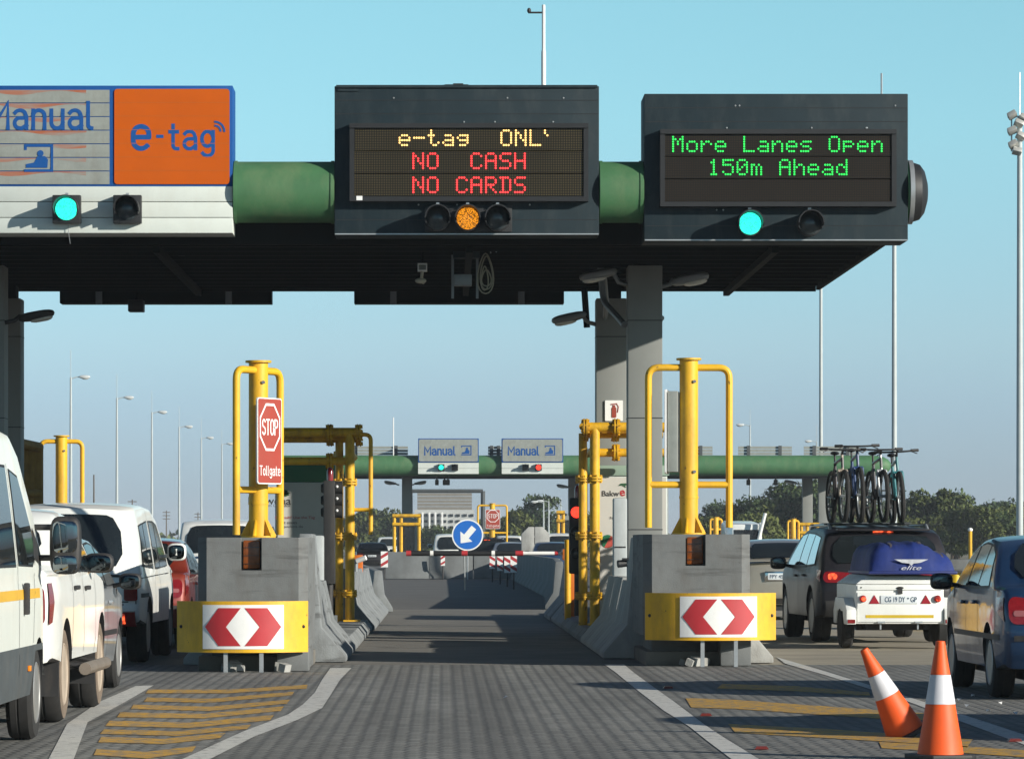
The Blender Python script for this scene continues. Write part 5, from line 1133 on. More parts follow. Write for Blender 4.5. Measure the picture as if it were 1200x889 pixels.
# ------------------------------------------------------------------ vehicles
M_mirror2 = mat('dark_mirror_glass', (0.07, 0.08, 0.085), 0.04, metal=1.0, var=0.1)
def lerp_pts(pts, v, i, j):
    """value of coordinate j where coordinate i equals v on an open polyline"""
    for a, b in zip(pts, pts[1:]):
        lo, hi = sorted((a[i], b[i]))
        if lo - 1e-6 <= v <= hi + 1e-6 and hi - lo > 1e-6: return a[j] + (b[j] - a[j]) * (v - a[i]) / (b[i] - a[i])
    return pts[-1][j]
class Car:
    def __init__(s, name, label, cat, x, y, yaw, L, W, prof, sill, axles, rw, paint, belt, roof, tum=0.16, plan=0.09, clad=0.0, tw=0.21, group=None, rim=None, sidedust=False, clad_m=None):
        s.t = thing(name, label, cat, (x, y, 0), yaw, group); s.L, s.W, s.prof, s.belt, s.roof, s.tum, s.plan = L, W, prof, belt, roof, tum, plan
        s.rw, s.axles = rw, axles
        k = max(range(len(prof)), key=lambda i: prof[i][1]); s.rear = prof[:k + 1]; s.front = prof[k:]
        poly = list(prof); flag = [0] * len(poly)
        ra = rw * 1.17
        poly.append((prof[-1][0] - 0.12, sill)); flag.append(0)
        for a in sorted(axles, reverse=True):
            zc = rw; dz = sill - zc; a0 = math.degrees(math.asin(max(-1, min(1, dz / ra))))
            for i in range(13):
                an = R(a0 + (180 - 2 * a0) * i / 12); poly.append((a + ra * math.cos(an), zc + ra * math.sin(an))); flag.append(1)
        poly.append((prof[0][0] + 0.12, sill)); flag.append(0)
        n = len(poly)
        def inset(d):
            out = []
            for i in range(n):
                p0, p1, p2 = poly[i - 1], poly[i], poly[(i + 1) % n]
                e1 = Vector((p1[0] - p0[0], p1[1] - p0[1])); e2 = Vector((p2[0] - p1[0], p2[1] - p1[1]))
                e1 = e1.normalized() if e1.length > 1e-6 else e2.normalized(); e2 = e2.normalized() if e2.length > 1e-6 else e1
                nn = Vector((e1.y + e2.y, -e1.x - e2.x)); nn = nn.normalized() if nn.length > 1e-6 else Vector((0, 0))
                dd = d * (0.15 if flag[i] else 1)
                out.append((p1[0] + nn.x * dd, p1[1] + nn.y * dd))
            return out
        ts = [(-1, 0.045), (-0.985, 0.018), (-0.94, 0.004), (-0.75, 0), (-0.4, 0), (0, 0), (0.4, 0), (0.75, 0), (0.94, 0.004), (0.985, 0.018), (1, 0.045)]
        bm = bmesh.new(); rows = []
        for t, d in ts: rows.append([bm.verts.new((t, y_, z_)) for y_, z_ in inset(d)])
        arcf = []
        for a, b in zip(rows, rows[1:]):
            for i in range(n):
                j = (i + 1) % n; f = bm.faces.new((a[i], a[j], b[j], b[i]))
                if flag[i] or flag[j] or i >= len(prof) - 1: f.material_index = 1
        caps = [bm.faces.new(rows[0][::-1]), bm.faces.new(rows[-1])]
        for f in caps: f.normal_update()
        bmesh.ops.triangulate(bm, faces=caps)
        def cut(co, no): bmesh.ops.bisect_plane(bm, geom=bm.verts[:] + bm.edges[:] + bm.faces[:], plane_co=co, plane_no=no, dist=1e-4)
        z_ = sill + 0.12
        while z_ < belt - 0.04: cut((0, 0, z_), (0, 0, 1)); z_ += 0.12
        cut((0, 0, belt), (0, 0, 1)); cut((0, 0, (belt + roof) / 2), (0, 0, 1))
        if clad: cut((0, 0, clad), (0, 0, 1))
        y_ = 0.25
        while y_ < L: cut((0, y_, 0), (0, 1, 0)); y_ += 0.5 if 0.9 < y_ < L - 1.2 else 0.25
        if clad:
            for f in bm.faces:
                if f.calc_center_median().z < clad: f.material_index = 2 if f.material_index == 0 else 1
        for v in bm.verts: v.co = s.S(v.co.x, v.co.y, v.co.z)
        bmesh.ops.recalc_face_normals(bm, faces=bm.faces)
        me = bpy.data.meshes.new('body'); bm.to_mesh(me); bm.free()
        for m in (paint, M_black, clad_m or M_plastg): me.materials.append(m)
        me.shade_smooth(); me.set_sharp_from_angle(angle=R(38))
        o = bpy.data.objects.new('body', me); COL.objects.link(o); o.parent = s.t; s.body = o
        mb = MB(); mb.bb(-W / 2 + 0.27, W / 2 - 0.27, 0.15, L - 0.3, sill - 0.10, sill + 0.25)
        for a in axles: mb.cyl((-W / 2 + 0.2, a, rw), (W / 2 - 0.2, a, rw), 0.06, n=8); mb.bb(-W / 2 + 0.27, W / 2 - 0.27, a - rw * 1.2, a + rw * 1.2, rw - 0.05, rw + ra - 0.03)
        s.add(mb, 'underbody', M_black)
        s.wheels(tw, rim or M_rim, sidedust)
    def w(s, y, z):
        k = 1.0
        if z < 0.62: k -= 0.05 * ((0.62 - z) / 0.4) ** 2
        if z > s.belt: k -= s.tum * (z - s.belt) / max(0.1, s.roof - s.belt) * (0.75 + 0.25 * (z - s.belt) / max(.1, s.roof - s.belt)) + 0.012
        else: k -= 0.03 * max(0, (z - s.belt + 0.22) / 0.22) ** 2
        if y < 0.6: k -= 0.055 * ((0.6 - y) / 0.6) ** 2
        if y > s.L - 0.9: k -= 0.13 * ((y - s.L + 0.9) / 0.9) ** 2
        return s.W / 2 * k
    def S(s, t, y, z):
        yy = y; e = 1 - t * t
        if y < 0.8: yy += s.plan * t * t * (1 - y / 0.8)
        if y > s.L - 0.9: yy -= s.plan * 1.8 * t * t * (y - s.L + 0.9) / 0.9
        zz = z + (0.035 * e * max(0, min(1, (z - s.belt + 0.1) / 0.1)))
        return Vector((t * s.w(y, z), yy, zz))
    def add(s, mb, name, m, parent=None, **kw): return part(mb, name, m, parent or s.t, world=False, **kw)
    def wheels(s, tw, rim, dust):
        r = s.rw
        for a in s.axles:
            for sd in (-1, 1):
                xo = sd * (s.W / 2 - 0.015 - tw / 2); mb = MB(); h = tw / 2
                mb.lathe([(r * 0.62, -h * 0.9), (r * 0.80, -h), (r * 0.94, -h * 0.92), (r, -h * 0.62), (r * 1.0, -h * 0.18), (r * 0.985, -h * 0.14), (r * 0.985, -h * 0.06), (r, 0), (r, h * 0.62), (r * 0.94, h * 0.92), (r * 0.80, h), (r * 0.62, h * 0.9)], (0, 0, 0), 'x', 30)
                wl = part(mb, 'wheel', M_tyre, s.t, world=False); wl.location = (xo, a, r)
                mb = MB(); q = sd
                mb.lathe([(r * 0.66, q * h * 0.92), (r * 0.63, q * h * 0.99), (r * 0.60, q * h * 0.9), (r * 0.55, q * h * 0.55), (r * 0.2, q * h * 0.6), (r * 0.17, q * h * 0.8), (0.004, q * h * 0.82)], (0, 0, 0), 'x', 30)
                for k in range(5):
                    an = k * 2 * math.pi / 5; c, z_ = math.cos(an), math.sin(an)
                    mb.box((q * h * 0.72, c * r * 0.38, z_ * r * 0.38), (h * 0.28, r * 0.46, r * 0.15), Matrix.Rotation(an, 3, 'X'))
                rm = part(mb, 'rim', rim, wl, world=False)
                if dust:
                    mb = MB(); mb.lathe([(r * 0.66, q * h * 0.925), (r * 0.80, q * (h + 0.004)), (r * 0.93, q * h * 0.95), (r * 0.93, q * h * 0.9), (r * 0.80, q * h * 0.95), (r * 0.66, q * h * 0.9)], (0, 0, 0), 'x', 30, closed=True); part(mb, 'dusty_sidewall', M_dust, wl, world=False)
    def side(s, poly, sd, off=0.004, cuts=True):
        """patch on the side wall, polygon in (y, z)"""
        bm = bmesh.new(); f = bm.faces.new([bm.verts.new((0, p[0], p[1])) for p in poly]); f.normal_update(); bmesh.ops.triangulate(bm, faces=[f])
        ys = [p[0] for p in poly]; zs = [p[1] for p in poly]
        def cut(co, no): bmesh.ops.bisect_plane(bm, geom=bm.verts[:] + bm.edges[:] + bm.faces[:], plane_co=co, plane_no=no, dist=1e-4)
        if cuts:
            z = min(zs) + 0.08
            while z < max(zs): cut((0, 0, z), (0, 0, 1)); z += 0.08
            y = min(ys) + 0.2
            while y < max(ys): cut((0, y, 0), (0, 1, 0)); y += 0.2
        bm.verts.index_update()
        vs = []
        for v in bm.verts:
            p = s.S(sd, v.co.y, v.co.z); vs.append((p.x + sd * off, p.y, p.z))
        fs = [tuple(v.index for v in (f.verts if True else f.verts)) for f in bm.faces]; bm.free()
        if sd < 0: fs = [f[::-1] for f in fs]
        return MB().add(vs, fs)
    def across(s, t0, t1, z0, z1, which='rear', off=0.006, rnd=0.0, n=16, m=4):
        """patch on the rear or front slope between two heights"""
        pl = s.rear if which == 'rear' else s.front
        if rnd > 0 or which == 'front': off = max(off, 0.02)
        vs = []
        for i in range(n + 1):
            t = t0 + (t1 - t0) * i / n
            d = min(i, n - i) / n * abs(t1 - t0); ins = 0.0
            if rnd > 0 and d < rnd: ins = (1 - math.sqrt(max(0, 1 - (1 - d / rnd) ** 2))) * rnd * s.W / 2 * 0.9
            for k in range(m + 1):
                z = z0 + ins + (z1 - z0 - 2 * ins) * k / m; y = lerp_pts(pl, z, 1, 0); e = 0.03
                ya, yb = lerp_pts(pl, z - e, 1, 0), lerp_pts(pl, z + e, 1, 0)
                nv = Vector((0, -2 * e, yb - ya)).normalized() if which == 'rear' else Vector((0, 2 * e, -(yb - ya))).normalized()
                p = s.S(t, y, z); 
                vs.append(p + Vector((0, nv.y, nv.z)) * off)
        fs = []
        for i in range(n):
            for k in range(m): a = i * (m + 1) + k; b = a + m + 1; fs.append((a, b, b + 1, a + 1) if which == 'rear' else (a, a + 1, b + 1, b))
        return MB().add(vs, fs)
    def block(s, t0, t1, z0, z1, out=0.03, deep=0.06):
        """a lamp or plate housing standing proud of the rear face"""
        A = s.across(t0, t1, z0, z1, off=out, n=8, m=3); B = s.across(t0, t1, z0, z1, off=-deep, n=8, m=3); nA = len(A.v); mb = MB(); mb.add(A.v, A.f); mb.add(B.v, [f[::-1] for f in B.f])
        n, m = 8, 3; idx = lambda i, k: i * (m + 1) + k; fs = []
        for i in range(n):
            for k in (0, m):
                a, b = idx(i, k), idx(i + 1, k); fs.append((a, nA + a, nA + b, b) if k == 0 else (a, b, nA + b, nA + a))
        for k in range(m):
            for i in (0, n):
                a, b = idx(i, k), idx(i, k + 1); fs.append((a, b, nA + b, nA + a) if i == 0 else (a, nA + a, nA + b, b))
        mb.add([], []); base = 0
        for f in fs: mb.f.append(f); mb.m.append(0)
        return mb
    def rpoly(s, poly, off=0.012):
        bm = bmesh.new(); f = bm.faces.new([bm.verts.new((p[0], 0, p[1])) for p in poly]); f.normal_update(); bmesh.ops.triangulate(bm, faces=[f])
        zs = [p[1] for p in poly]; ts = [p[0] for p in poly]
        def cut(co, no): bmesh.ops.bisect_plane(bm, geom=bm.verts[:] + bm.edges[:] + bm.faces[:], plane_co=co, plane_no=no, dist=1e-4)
        z = min(zs) + 0.06
        while z < max(zs): cut((0, 0, z), (0, 0, 1)); z += 0.06
        t = min(ts) + 0.08
        while t < max(ts): cut((t, 0, 0), (1, 0, 0)); t += 0.08
        bm.verts.index_update(); vs = []
        for v in bm.verts:
            z, e = v.co.z, 0.03; y = lerp_pts(s.rear, z, 1, 0); ya, yb = lerp_pts(s.rear, z - e, 1, 0), lerp_pts(s.rear, z + e, 1, 0); nv = Vector((0, -2 * e, yb - ya)).normalized()
            vs.append(s.S(v.co.x, y, z) + nv * off)
        fs = [tuple(v.index for v in f.verts) for f in bm.faces]; bm.free(); return MB().add(vs, fs)
    def lamp(s, sd, t0, t1, z0, z1, r=0.05, cut=0.0, off=0.012):
        k = (t1 - t0) ; q = rrect(t0, t1, z0, z1, min(r, (z1 - z0) * 0.45))
        q = [(a, b + cut * (1 - (a - t0) / k) * (1 if b > (z0 + z1) / 2 else 0)) for a, b in q]
        return s.rpoly([(sd * a, b) for a, b in (q if sd > 0 else q[::-1])], off)
    def windows(s, polys, sides=(-1, 1), m=None):
        for sd in sides:
            for p in polys:
                cy = sum(q[0] for q in p) / len(p); cz = sum(q[1] for q in p) / len(p); ry = max(q[0] for q in p) - cy; rz_ = max(q[1] for q in p) - cz
                s.add(s.side([(cy + (q[0] - cy) * (1 + 0.022 / ry), cz + (q[1] - cz) * (1 + 0.02 / rz_)) for q in p], sd, 0.003), 'window_seal', M_black); s.add(s.side(p, sd, 0.0055), 'window', m or M_glass)
    def line(s, pts, sd, name='door_seam', w=0.012, m=None):
        mb = MB()
        for a, b in zip(pts, pts[1:]):
            d = Vector((b[0] - a[0], b[1] - a[1])); nn = Vector((-d.y, d.x)).normalized() * w / 2; N = max(1, int(d.length / 0.1)); vs = []
            for i in range(N + 1):
                c = Vector(a) + d * i / N
                for q in (-1, 1): p = s.S(sd, c.x + nn.x * q, c.y + nn.y * q); vs.append((p.x + sd * 0.0025, p.y, p.z))
            mb.add(vs, [(2 * i, 2 * i + 1, 2 * i + 3, 2 * i + 2) for i in range(N)])
        return s.add(mb, name, m or M_black, smooth=0)
    def handle(s, y, z, sd, m=None):
        p = s.S(sd, y, z); mb = MB(); mb.box((p.x + sd * 0.02, y, z), (0.035, 0.19, 0.035)); return s.add(mb, 'door_handle', m or M_plast, bevel=0.01)
    def mirror(s, y, z, sd, m, size=(0.20, 0.11, 0.14), arm=0.07):
        p = s.S(sd, y, z); c = Vector((p.x + sd * (arm + size[0] / 2), y, z)); mb = MB(); mb.ell(c, (size[0] / 2, size[1] / 2, size[2] / 2), 16, 9, e=0.6)
        mb.cyl((p.x - sd * 0.02, y + 0.02, z - size[2] * 0.3), (p.x + sd * (arm + 0.04), y, z - size[2] * 0.15), 0.022, n=8); o = s.add(mb, 'mirror', m)
        mb = MB(); mb.ell(c - Vector((0, size[1] * 0.42, 0)), (size[0] * 0.41, 0.012, size[2] * 0.40), 16, 8, e=0.6); s.add(mb, 'mirror_glass', M_mirror2, o)
    def plate(s, x, z, y, txt, w=0.46, h=0.105, m=None):
        mb = MB(); mb.bb(x - w / 2, x + w / 2, y - 0.014, y, z - h / 2, z + h / 2); o = s.add(mb, 'number_plate', m or M_plate, bevel=0.004)
        if txt:
            mb = MB(); mb.text(txt, (x, y - 0.0145, z), XA, ZA, w=w * 0.86, h=h * 0.56, bold=0.012); s.add(mb, 'plate_lettering', M_pltxt, o, smooth=0)
def sedan(label, x, y, yaw, paint, txt, cat='car', rimm=None, lit=False, name='sedan_car'):
    prof = [(0.10, 0.28), (0.02, 0.42), (0.0, 0.60), (0.03, 0.80), (0.10, 0.95), (0.20, 1.00), (0.60, 1.03), (1.15, 1.34), (1.45, 1.42), (1.9, 1.46), (2.35, 1.44), (2.75, 1.35), (3.35, 1.00), (3.9, 0.92), (4.25, 0.82), (4.43, 0.66), (4.46, 0.45), (4.38, 0.26)]
    c = Car(name, label, cat, x, y, yaw, 4.46, 1.76, prof, 0.27, (0.95, 3.55), 0.315, paint, 0.98, 1.46, tum=0.20, rim=rimm)
    c.windows([[(0.98, 1.02), (1.22, 1.30), (1.52, 1.375), (1.62, 1.38), (1.62, 1.01)], [(1.68, 1.01), (1.68, 1.385), (2.02, 1.40), (2.28, 1.38), (2.36, 1.01)], [(2.42, 1.01), (2.36, 1.375), (2.66, 1.31), (3.12, 1.05), (3.12, 1.01)]])
    c.add(c.across(-0.80, 0.80, 1.06, 1.37, rnd=0.12), 'rear_window', M_glass); c.add(c.across(-0.82, 0.82, 1.03, 1.36, 'front', rnd=0.1), 'windscreen', M_glass)
    for sd in (-1, 1):
        tl = c.add(c.lamp(sd, 0.58, 0.97, 0.68, 0.93, 0.08, -0.05), 'tail_light', M_redlens)
        c.add(c.lamp(sd, 0.64, 0.92, 0.75, 0.80, 0.03, 0, 0.017), 'reversing_lens', mat('smoky_lens', (0.30, 0.10, 0.10), 0.15), tl)
        c.add(c.side([(0.05, 0.70), (0.12, 0.92), (0.42, 0.92), (0.36, 0.80)], sd, 0.008), 'tail_light', M_redlens)
        c.line([(2.38, 1.0), (2.40, 0.5), (2.40, 0.32)], sd); c.line([(1.62, 1.0), (1.60, 0.62), (1.45, 0.45)], sd); c.line([(3.28, 0.98), (3.22, 0.34)], sd)
        c.line([(0.25, 0.56), (3.2, 0.56)], sd, 'rub_strip', 0.05); c.handle(1.80, 0.86, sd, paint); c.handle(2.58, 0.85, sd, paint); c.mirror(2.98, 1.04, sd, M_plast, (0.22, 0.13, 0.16))
    c.add(c.across(-0.92, 0.92, 0.53, 0.58, off=0.008), 'bumper_strip', M_plast); c.add(c.across(-0.5, 0.5, 0.31, 0.42, off=0.006), 'lower_valance', M_plast)
    c.plate(0, 0.74, 0.0, txt)
    mb = MB(); mb.cyl((0.45, 0.15, 0.30), (0.45, -0.02, 0.29), 0.03, n=10); c.add(mb, 'exhaust', M_chrome)
    return c
P_blue = mat('blue_car_paint', (0.010, 0.040, 0.105), 0.3, metal=0.3, var=0.05, coat=0.6, dirt=0.08)
P_red = mat('red_car_paint', (0.22, 0.028, 0.015), 0.3, metal=0.2, var=0.05, coat=0.9, dirt=0.15)
P_silver = mat('silver_car_paint', (0.42, 0.44, 0.46), 0.3, metal=0.6, var=0.04, coat=0.8, dirt=0.15)
P_beige = mat('beige_silver_paint', (0.36, 0.34, 0.29), 0.3, metal=0.5, var=0.04, coat=0.8, dirt=0.15)
P_dark = mat('dark_brown_paint', (0.014, 0.013, 0.017), 0.36, var=0.08, coat=0.12, spec=0.3, dirt=0.06)
P_white = mat('white_car_paint', (0.74, 0.75, 0.72), 0.35, var=0.03, coat=0.6, dirt=0.15, dirtcol=(0.45, 0.40, 0.33))
P_van = mat('white_van_paint', (0.68, 0.71, 0.66), 0.4, var=0.03, coat=0.4, dirt=0.25, dirtcol=(0.42, 0.40, 0.34))

# blue sedan at the right edge and the car behind it whose shadow crosses the paving
CS = sedan('dark blue sedan at the right edge, seen from behind', PX(1150, 37.6) + 0.93, 36.55, R(0.6), P_blue, 'DKV 206 GP')
sedan('grey sedan waiting out of frame at right behind the dark blue sedan', 6.25, 28.2, 0, P_silver, 'BXT 418 GP')
# silver sedan, only its right flank shows between the pickups
sedan('silver sedan between the white double-cab pickup and the white canopy pickup', -4.13, 36.45, R(-1.6), P_silver, 'KRT 552 NW')
# red sedan
sedan('red sedan with a big tail light, left of the left grey block', -4.30, 54.6, R(-0.3), P_red, 'HJV 771 NW')

# minibus van nearest at the left
prof = [(0.08, 0.33), (0.0, 0.55), (0.0, 1.0), (0.06, 1.5), (0.14, 2.05), (0.26, 2.17), (0.6, 2.2), (2.4, 2.2), (3.15, 2.17), (3.5, 2.05), (4.35, 1.36), (4.65, 1.18), (4.9, 0.95), (5.0, 0.62), (4.96, 0.32)]
c = Car('minibus_van', 'white minibus van with a yellow side stripe, nearest vehicle at the left edge', 'van', -3.88, 25.45, R(-0.4), 5.0, 1.9, prof, 0.33, (0.9, 3.95), 0.335, P_van, 1.22, 2.2, tum=0.13, clad=0.66, tw=0.2)
c.windows([[(0.4, 1.26), (0.5, 1.9), (1.5, 1.92), (1.5, 1.26)], [(1.6, 1.26), (1.6, 1.92), (2.55, 1.92), (2.55, 1.26)], [(2.75, 1.26), (2.78, 1.90), (3.25, 1.86), (3.72, 1.50), (3.78, 1.30), (3.6, 1.25)]])
c.add(c.across(-0.88, 0.88, 1.42, 2.02, 'front', rnd=0.1), 'windscreen', M_glass); c.add(c.across(-0.78, 0.78, 1.28, 1.95, rnd=0.1), 'rear_window', M_glass)
for sd in (-1, 1):
    c.line([(2.66, 1.95), (2.66, 0.5)], sd); c.line([(3.80, 1.28), (3.62, 0.95), (3.55, 0.70)], sd); c.line([(0.2, 1.05), (4.0, 1.05)], sd, 'yellow_stripe', 0.07, mat('van_stripe_yellow', (0.62, 0.36, 0.03), 0.5))
    c.line([(0.3, 0.665), (4.2, 0.665)], sd, 'rub_strip', 0.045, M_plastg)
    c.add(c.side([(3.72, 1.30), (3.80, 1.52), (4.22, 1.33), (4.18, 1.24)], sd, 0.006), 'quarter_panel', M_plast)
    p = c.S(sd, 2.95, 1.02); mb = MB(); mb.box((p.x + sd * 0.02, 2.95, 1.02), (0.04, 0.07, 0.22)); c.add(mb, 'door_handle', M_plast, bevel=0.012)
    p = c.S(sd, 3.3, 0.52); mb = MB(); mb.box((p.x + sd * 0.01, 3.25, 0.53), (0.02, 0.09, 0.04)); c.add(mb, 'side_marker', M_ambb, bevel=0.006)
    p = c.S(sd, 4.05, 1.30); x = p.x
    mb = MB(); mb.tube([(x - sd * .03, 4.05, 1.52), (x + sd * 0.13, 4.02, 1.52)], 0.022, 8); mb.tube([(x - sd * .03, 4.08, 1.30), (x + sd * 0.13, 4.04, 1.30)], 0.022, 8); arm = c.add(mb, 'mirror_arm', M_plast)
    mb = MB(); mb.ell((x + sd * 0.20, 4.04, 1.39), (0.115, 0.075, 0.21), 18, 12, e=0.5); mi = c.add(mb, 'mirror', M_plast)
    mb = MB(); mb.ell((x + sd * 0.20, 3.972, 1.45), (0.092, 0.012, 0.115), 16, 8, e=0.45); c.add(mb, 'mirror_glass', M_mirror, mi)
    mb = MB(); mb.ell((x + sd * 0.20, 3.972, 1.255), (0.088, 0.012, 0.062), 16, 8, e=0.45); c.add(mb, 'mirror_glass', M_mirror, mi)
    c.add(c.across(*sorted((sd * 0.80, sd * 0.97)), 0.8, 1.2, off=0.01, n=5), 'tail_light', M_redlens)
c.add(c.across(-0.95, 0.95, 0.4, 0.6, off=0.05), 'bumper', M_plastg); c.plate(0, 0.78, 0.0, 'CFT 093 NW')

# white double-cab pickup
prof = [(0.06, 0.48), (0.0, 0.60), (0.0, 1.10), (0.04, 1.20), (1.45, 1.22), (1.62, 1.52), (1.85, 1.64), (2.3, 1.67), (2.85, 1.64), (3.6, 1.20), (4.3, 1.12), (4.85, 1.02), (5.0, 0.80), (5.02, 0.50), (4.95, 0.40)]
c = Car('pickup_truck', 'white double-cab pickup with dusty wheels behind the minibus van', 'pickup', -3.90, 31.2, R(-0.6), 5.05, 1.84, prof, 0.48, (1.08, 4.02), 0.375, P_white, 1.15, 1.67, tum=0.20, tw=0.26, rim=M_rimd, sidedust=True)
c.windows([[(1.72, 1.20), (1.82, 1.50), (2.42, 1.55), (2.42, 1.19)], [(2.50, 1.19), (2.50, 1.55), (2.80, 1.53), (3.36, 1.22), (3.36, 1.18)]])
c.add(c.across(-0.8, 0.8, 1.28, 1.56, rnd=0.12), 'rear_window', M_glass); c.add(c.across(-0.84, 0.84, 1.26, 1.60, 'front', rnd=0.1), 'windscreen', M_glass)
for sd in (-1, 1):
    c.add(c.side([(0.02, 0.78), (0.04, 1.10), (0.17, 1.10), (0.20, 0.95), (0.13, 0.80)], sd, 0.012), 'tail_light', M_redlens)
    c.add(c.lamp(sd, 0.86, 0.985, 0.78, 1.08, 0.05), 'tail_light', M_redlens)
    c.line([(2.46, 1.18), (2.46, 0.62), (2.40, 0.52)], sd); c.line([(1.62, 1.2), (1.60, 0.85), (1.48, 0.55)], sd); c.line([(3.46, 1.18), (3.44, 0.62), (3.30, 0.50)], sd)
    c.handle(1.80, 1.05, sd); c.handle(2.66, 1.04, sd); c.mirror(3.15, 1.24, sd, M_plast, (0.25, 0.15, 0.17), -0.03)
    p = c.S(sd, 2.5, 0.6).x; mb = MB(); mb.tube([(p + sd * 0.09, 1.62, 0.40), (p + sd * 0.09, 3.38, 0.40)], 0.05, 12); c.add(mb, 'side_step', mat('step_metal', (0.20, 0.17, 0.14), 0.5, metal=0.3, dirt=0.4))
    mb = MB()
    for a in (1.8, 3.2): mb.tube([(p + sd * 0.09, a, 0.40), (p - sd * 0.2, a, 0.46)], 0.025, 8)
    c.add(mb, 'step_bracket', M_plast)
    for a in c.axles:                                  # flared arch lips
        q = c.S(sd, a, 0.8).x + sd * 0.012; mb = MB(); r0 = c.rw * 1.17
        mb = MB(); mb.bb(q - sd * 0.26, q - sd * 0.02, a - 0.56, a - 0.54, 0.22, 0.55); c.add(mb, 'mud_flap', M_plast)
c.add(c.across(-0.97, 0.97, 0.50, 0.66, off=0.10, n=12), 'bumper', M_chrome); c.plate(0, 0.58, -0.11, 'FZW 384 NW')

# white pickup with a canopy
prof = [(0.10, 0.48), (0.02, 0.56), (0.0, 0.66), (0.03, 0.70), (0.03, 0.99), (0.04, 1.02), (0.10, 1.15), (0.26, 1.66), (0.36, 1.78), (0.6, 1.83), (1.6, 1.86), (2.6, 1.83), (3.1, 1.72), (3.85, 1.18), (4.5, 1.08), (4.95, 0.98), (5.1, 0.75), (5.1, 0.42)]
CP = c = Car('canopy_pickup', 'white pickup with a tall canopy and big dark rear window', 'pickup', PX(166, 47.6) - 0.87, 47.4, R(-1.2), 5.1, 1.76, prof, 0.46, (1.1, 4.1), 0.36, P_white, 1.03, 1.85, tum=0.16, plan=0.14, tw=0.24)
c.add(c.across(-0.80, 0.80, 1.09, 1.70, rnd=0.22), 'rear_window', M_glass); c.windows([[(0.55, 1.16), (0.66, 1.60), (1.15, 1.63), (1.15, 1.14)], [(1.22, 1.14), (1.22, 1.63), (1.75, 1.66), (1.75, 1.12)], [(2.0, 1.12), (2.0, 1.66), (2.55, 1.66), (2.55, 1.12)], [(2.62, 1.12), (2.62, 1.66), (3.0, 1.62), (3.6, 1.2), (3.6, 1.14)]])
c.add(c.across(-0.84, 0.84, 1.22, 1.68, 'front'), 'windscreen', M_glass)
c.add(c.across(-0.96, 0.96, 1.0, 1.025, off=0.008), 'canopy_joint', M_plast)
c.add(c.across(-0.80, 0.80, 0.685, 0.70, off=0.01), 'tailgate_seam', M_plast)
mb = MB(); mb.bb(0.0, 0.26, 0.03, 0.05, 1.055, 1.075); c.add(mb, 'canopy_handle', M_plast)
mb = MB(); mb.bb(-0.12, 0.12, 0.0, 0.03, 0.86, 0.92); c.add(mb, 'tailgate_handle', M_plast, bevel=0.01)
c.add(c.across(-0.86, 0.86, 0.72, 0.735, off=0.006), 'tailgate_seam', M_plast); c.add(c.across(-0.97, -0.955, 0.70, 0.98, off=0.006, n=2), 'tailgate_seam', M_plast); c.add(c.across(0.955, 0.97, 0.70, 0.98, off=0.006, n=2), 'tailgate_seam', M_plast)
for sd in (-1, 1): c.add(c.lamp(sd, 0.80, 0.985, 0.74, 0.97, 0.03), 'tail_light', M_redlens)
for sd in (-1, 1):
    c.line([(0.12, 1.0), (3.7, 1.04)], sd, 'canopy_joint'); c.line([(1.88, 1.8), (1.88, 0.5)], sd); c.line([(2.58, 1.1), (2.58, 0.5)], sd); c.mirror(3.3, 1.30, sd, P_white, (0.24, 0.16, 0.22), 0.06)
    c.line([(0.82, 1.0), (0.80, 0.6)], sd, 'tailgate_seam')
    mb = c.block(*sorted((sd * 0.66, sd * 0.96)), 0.49, 0.62, 0.05); tl = c.add(mb, 'tail_light', M_redlens)
    c.add(c.across(*sorted((sd * 0.68, sd * 0.82)), 0.51, 0.60, off=0.056, n=4), 'lit_brake_lens', E_brake, tl)
    c.line([(0.15, 0.80), (1.0, 0.80)], sd, 'side_moulding', 0.05, M_plastg)
c.add(c.across(-0.62, 0.62, 0.48, 0.58, off=0.09), 'bumper', M_chrome); c.add(c.across(-0.9, 0.9, 0.40, 0.475, off=0.05), 'lower_valance', M_plast); c.plate(-0.2, 0.80, 0.0, 'JBR 127 NW')

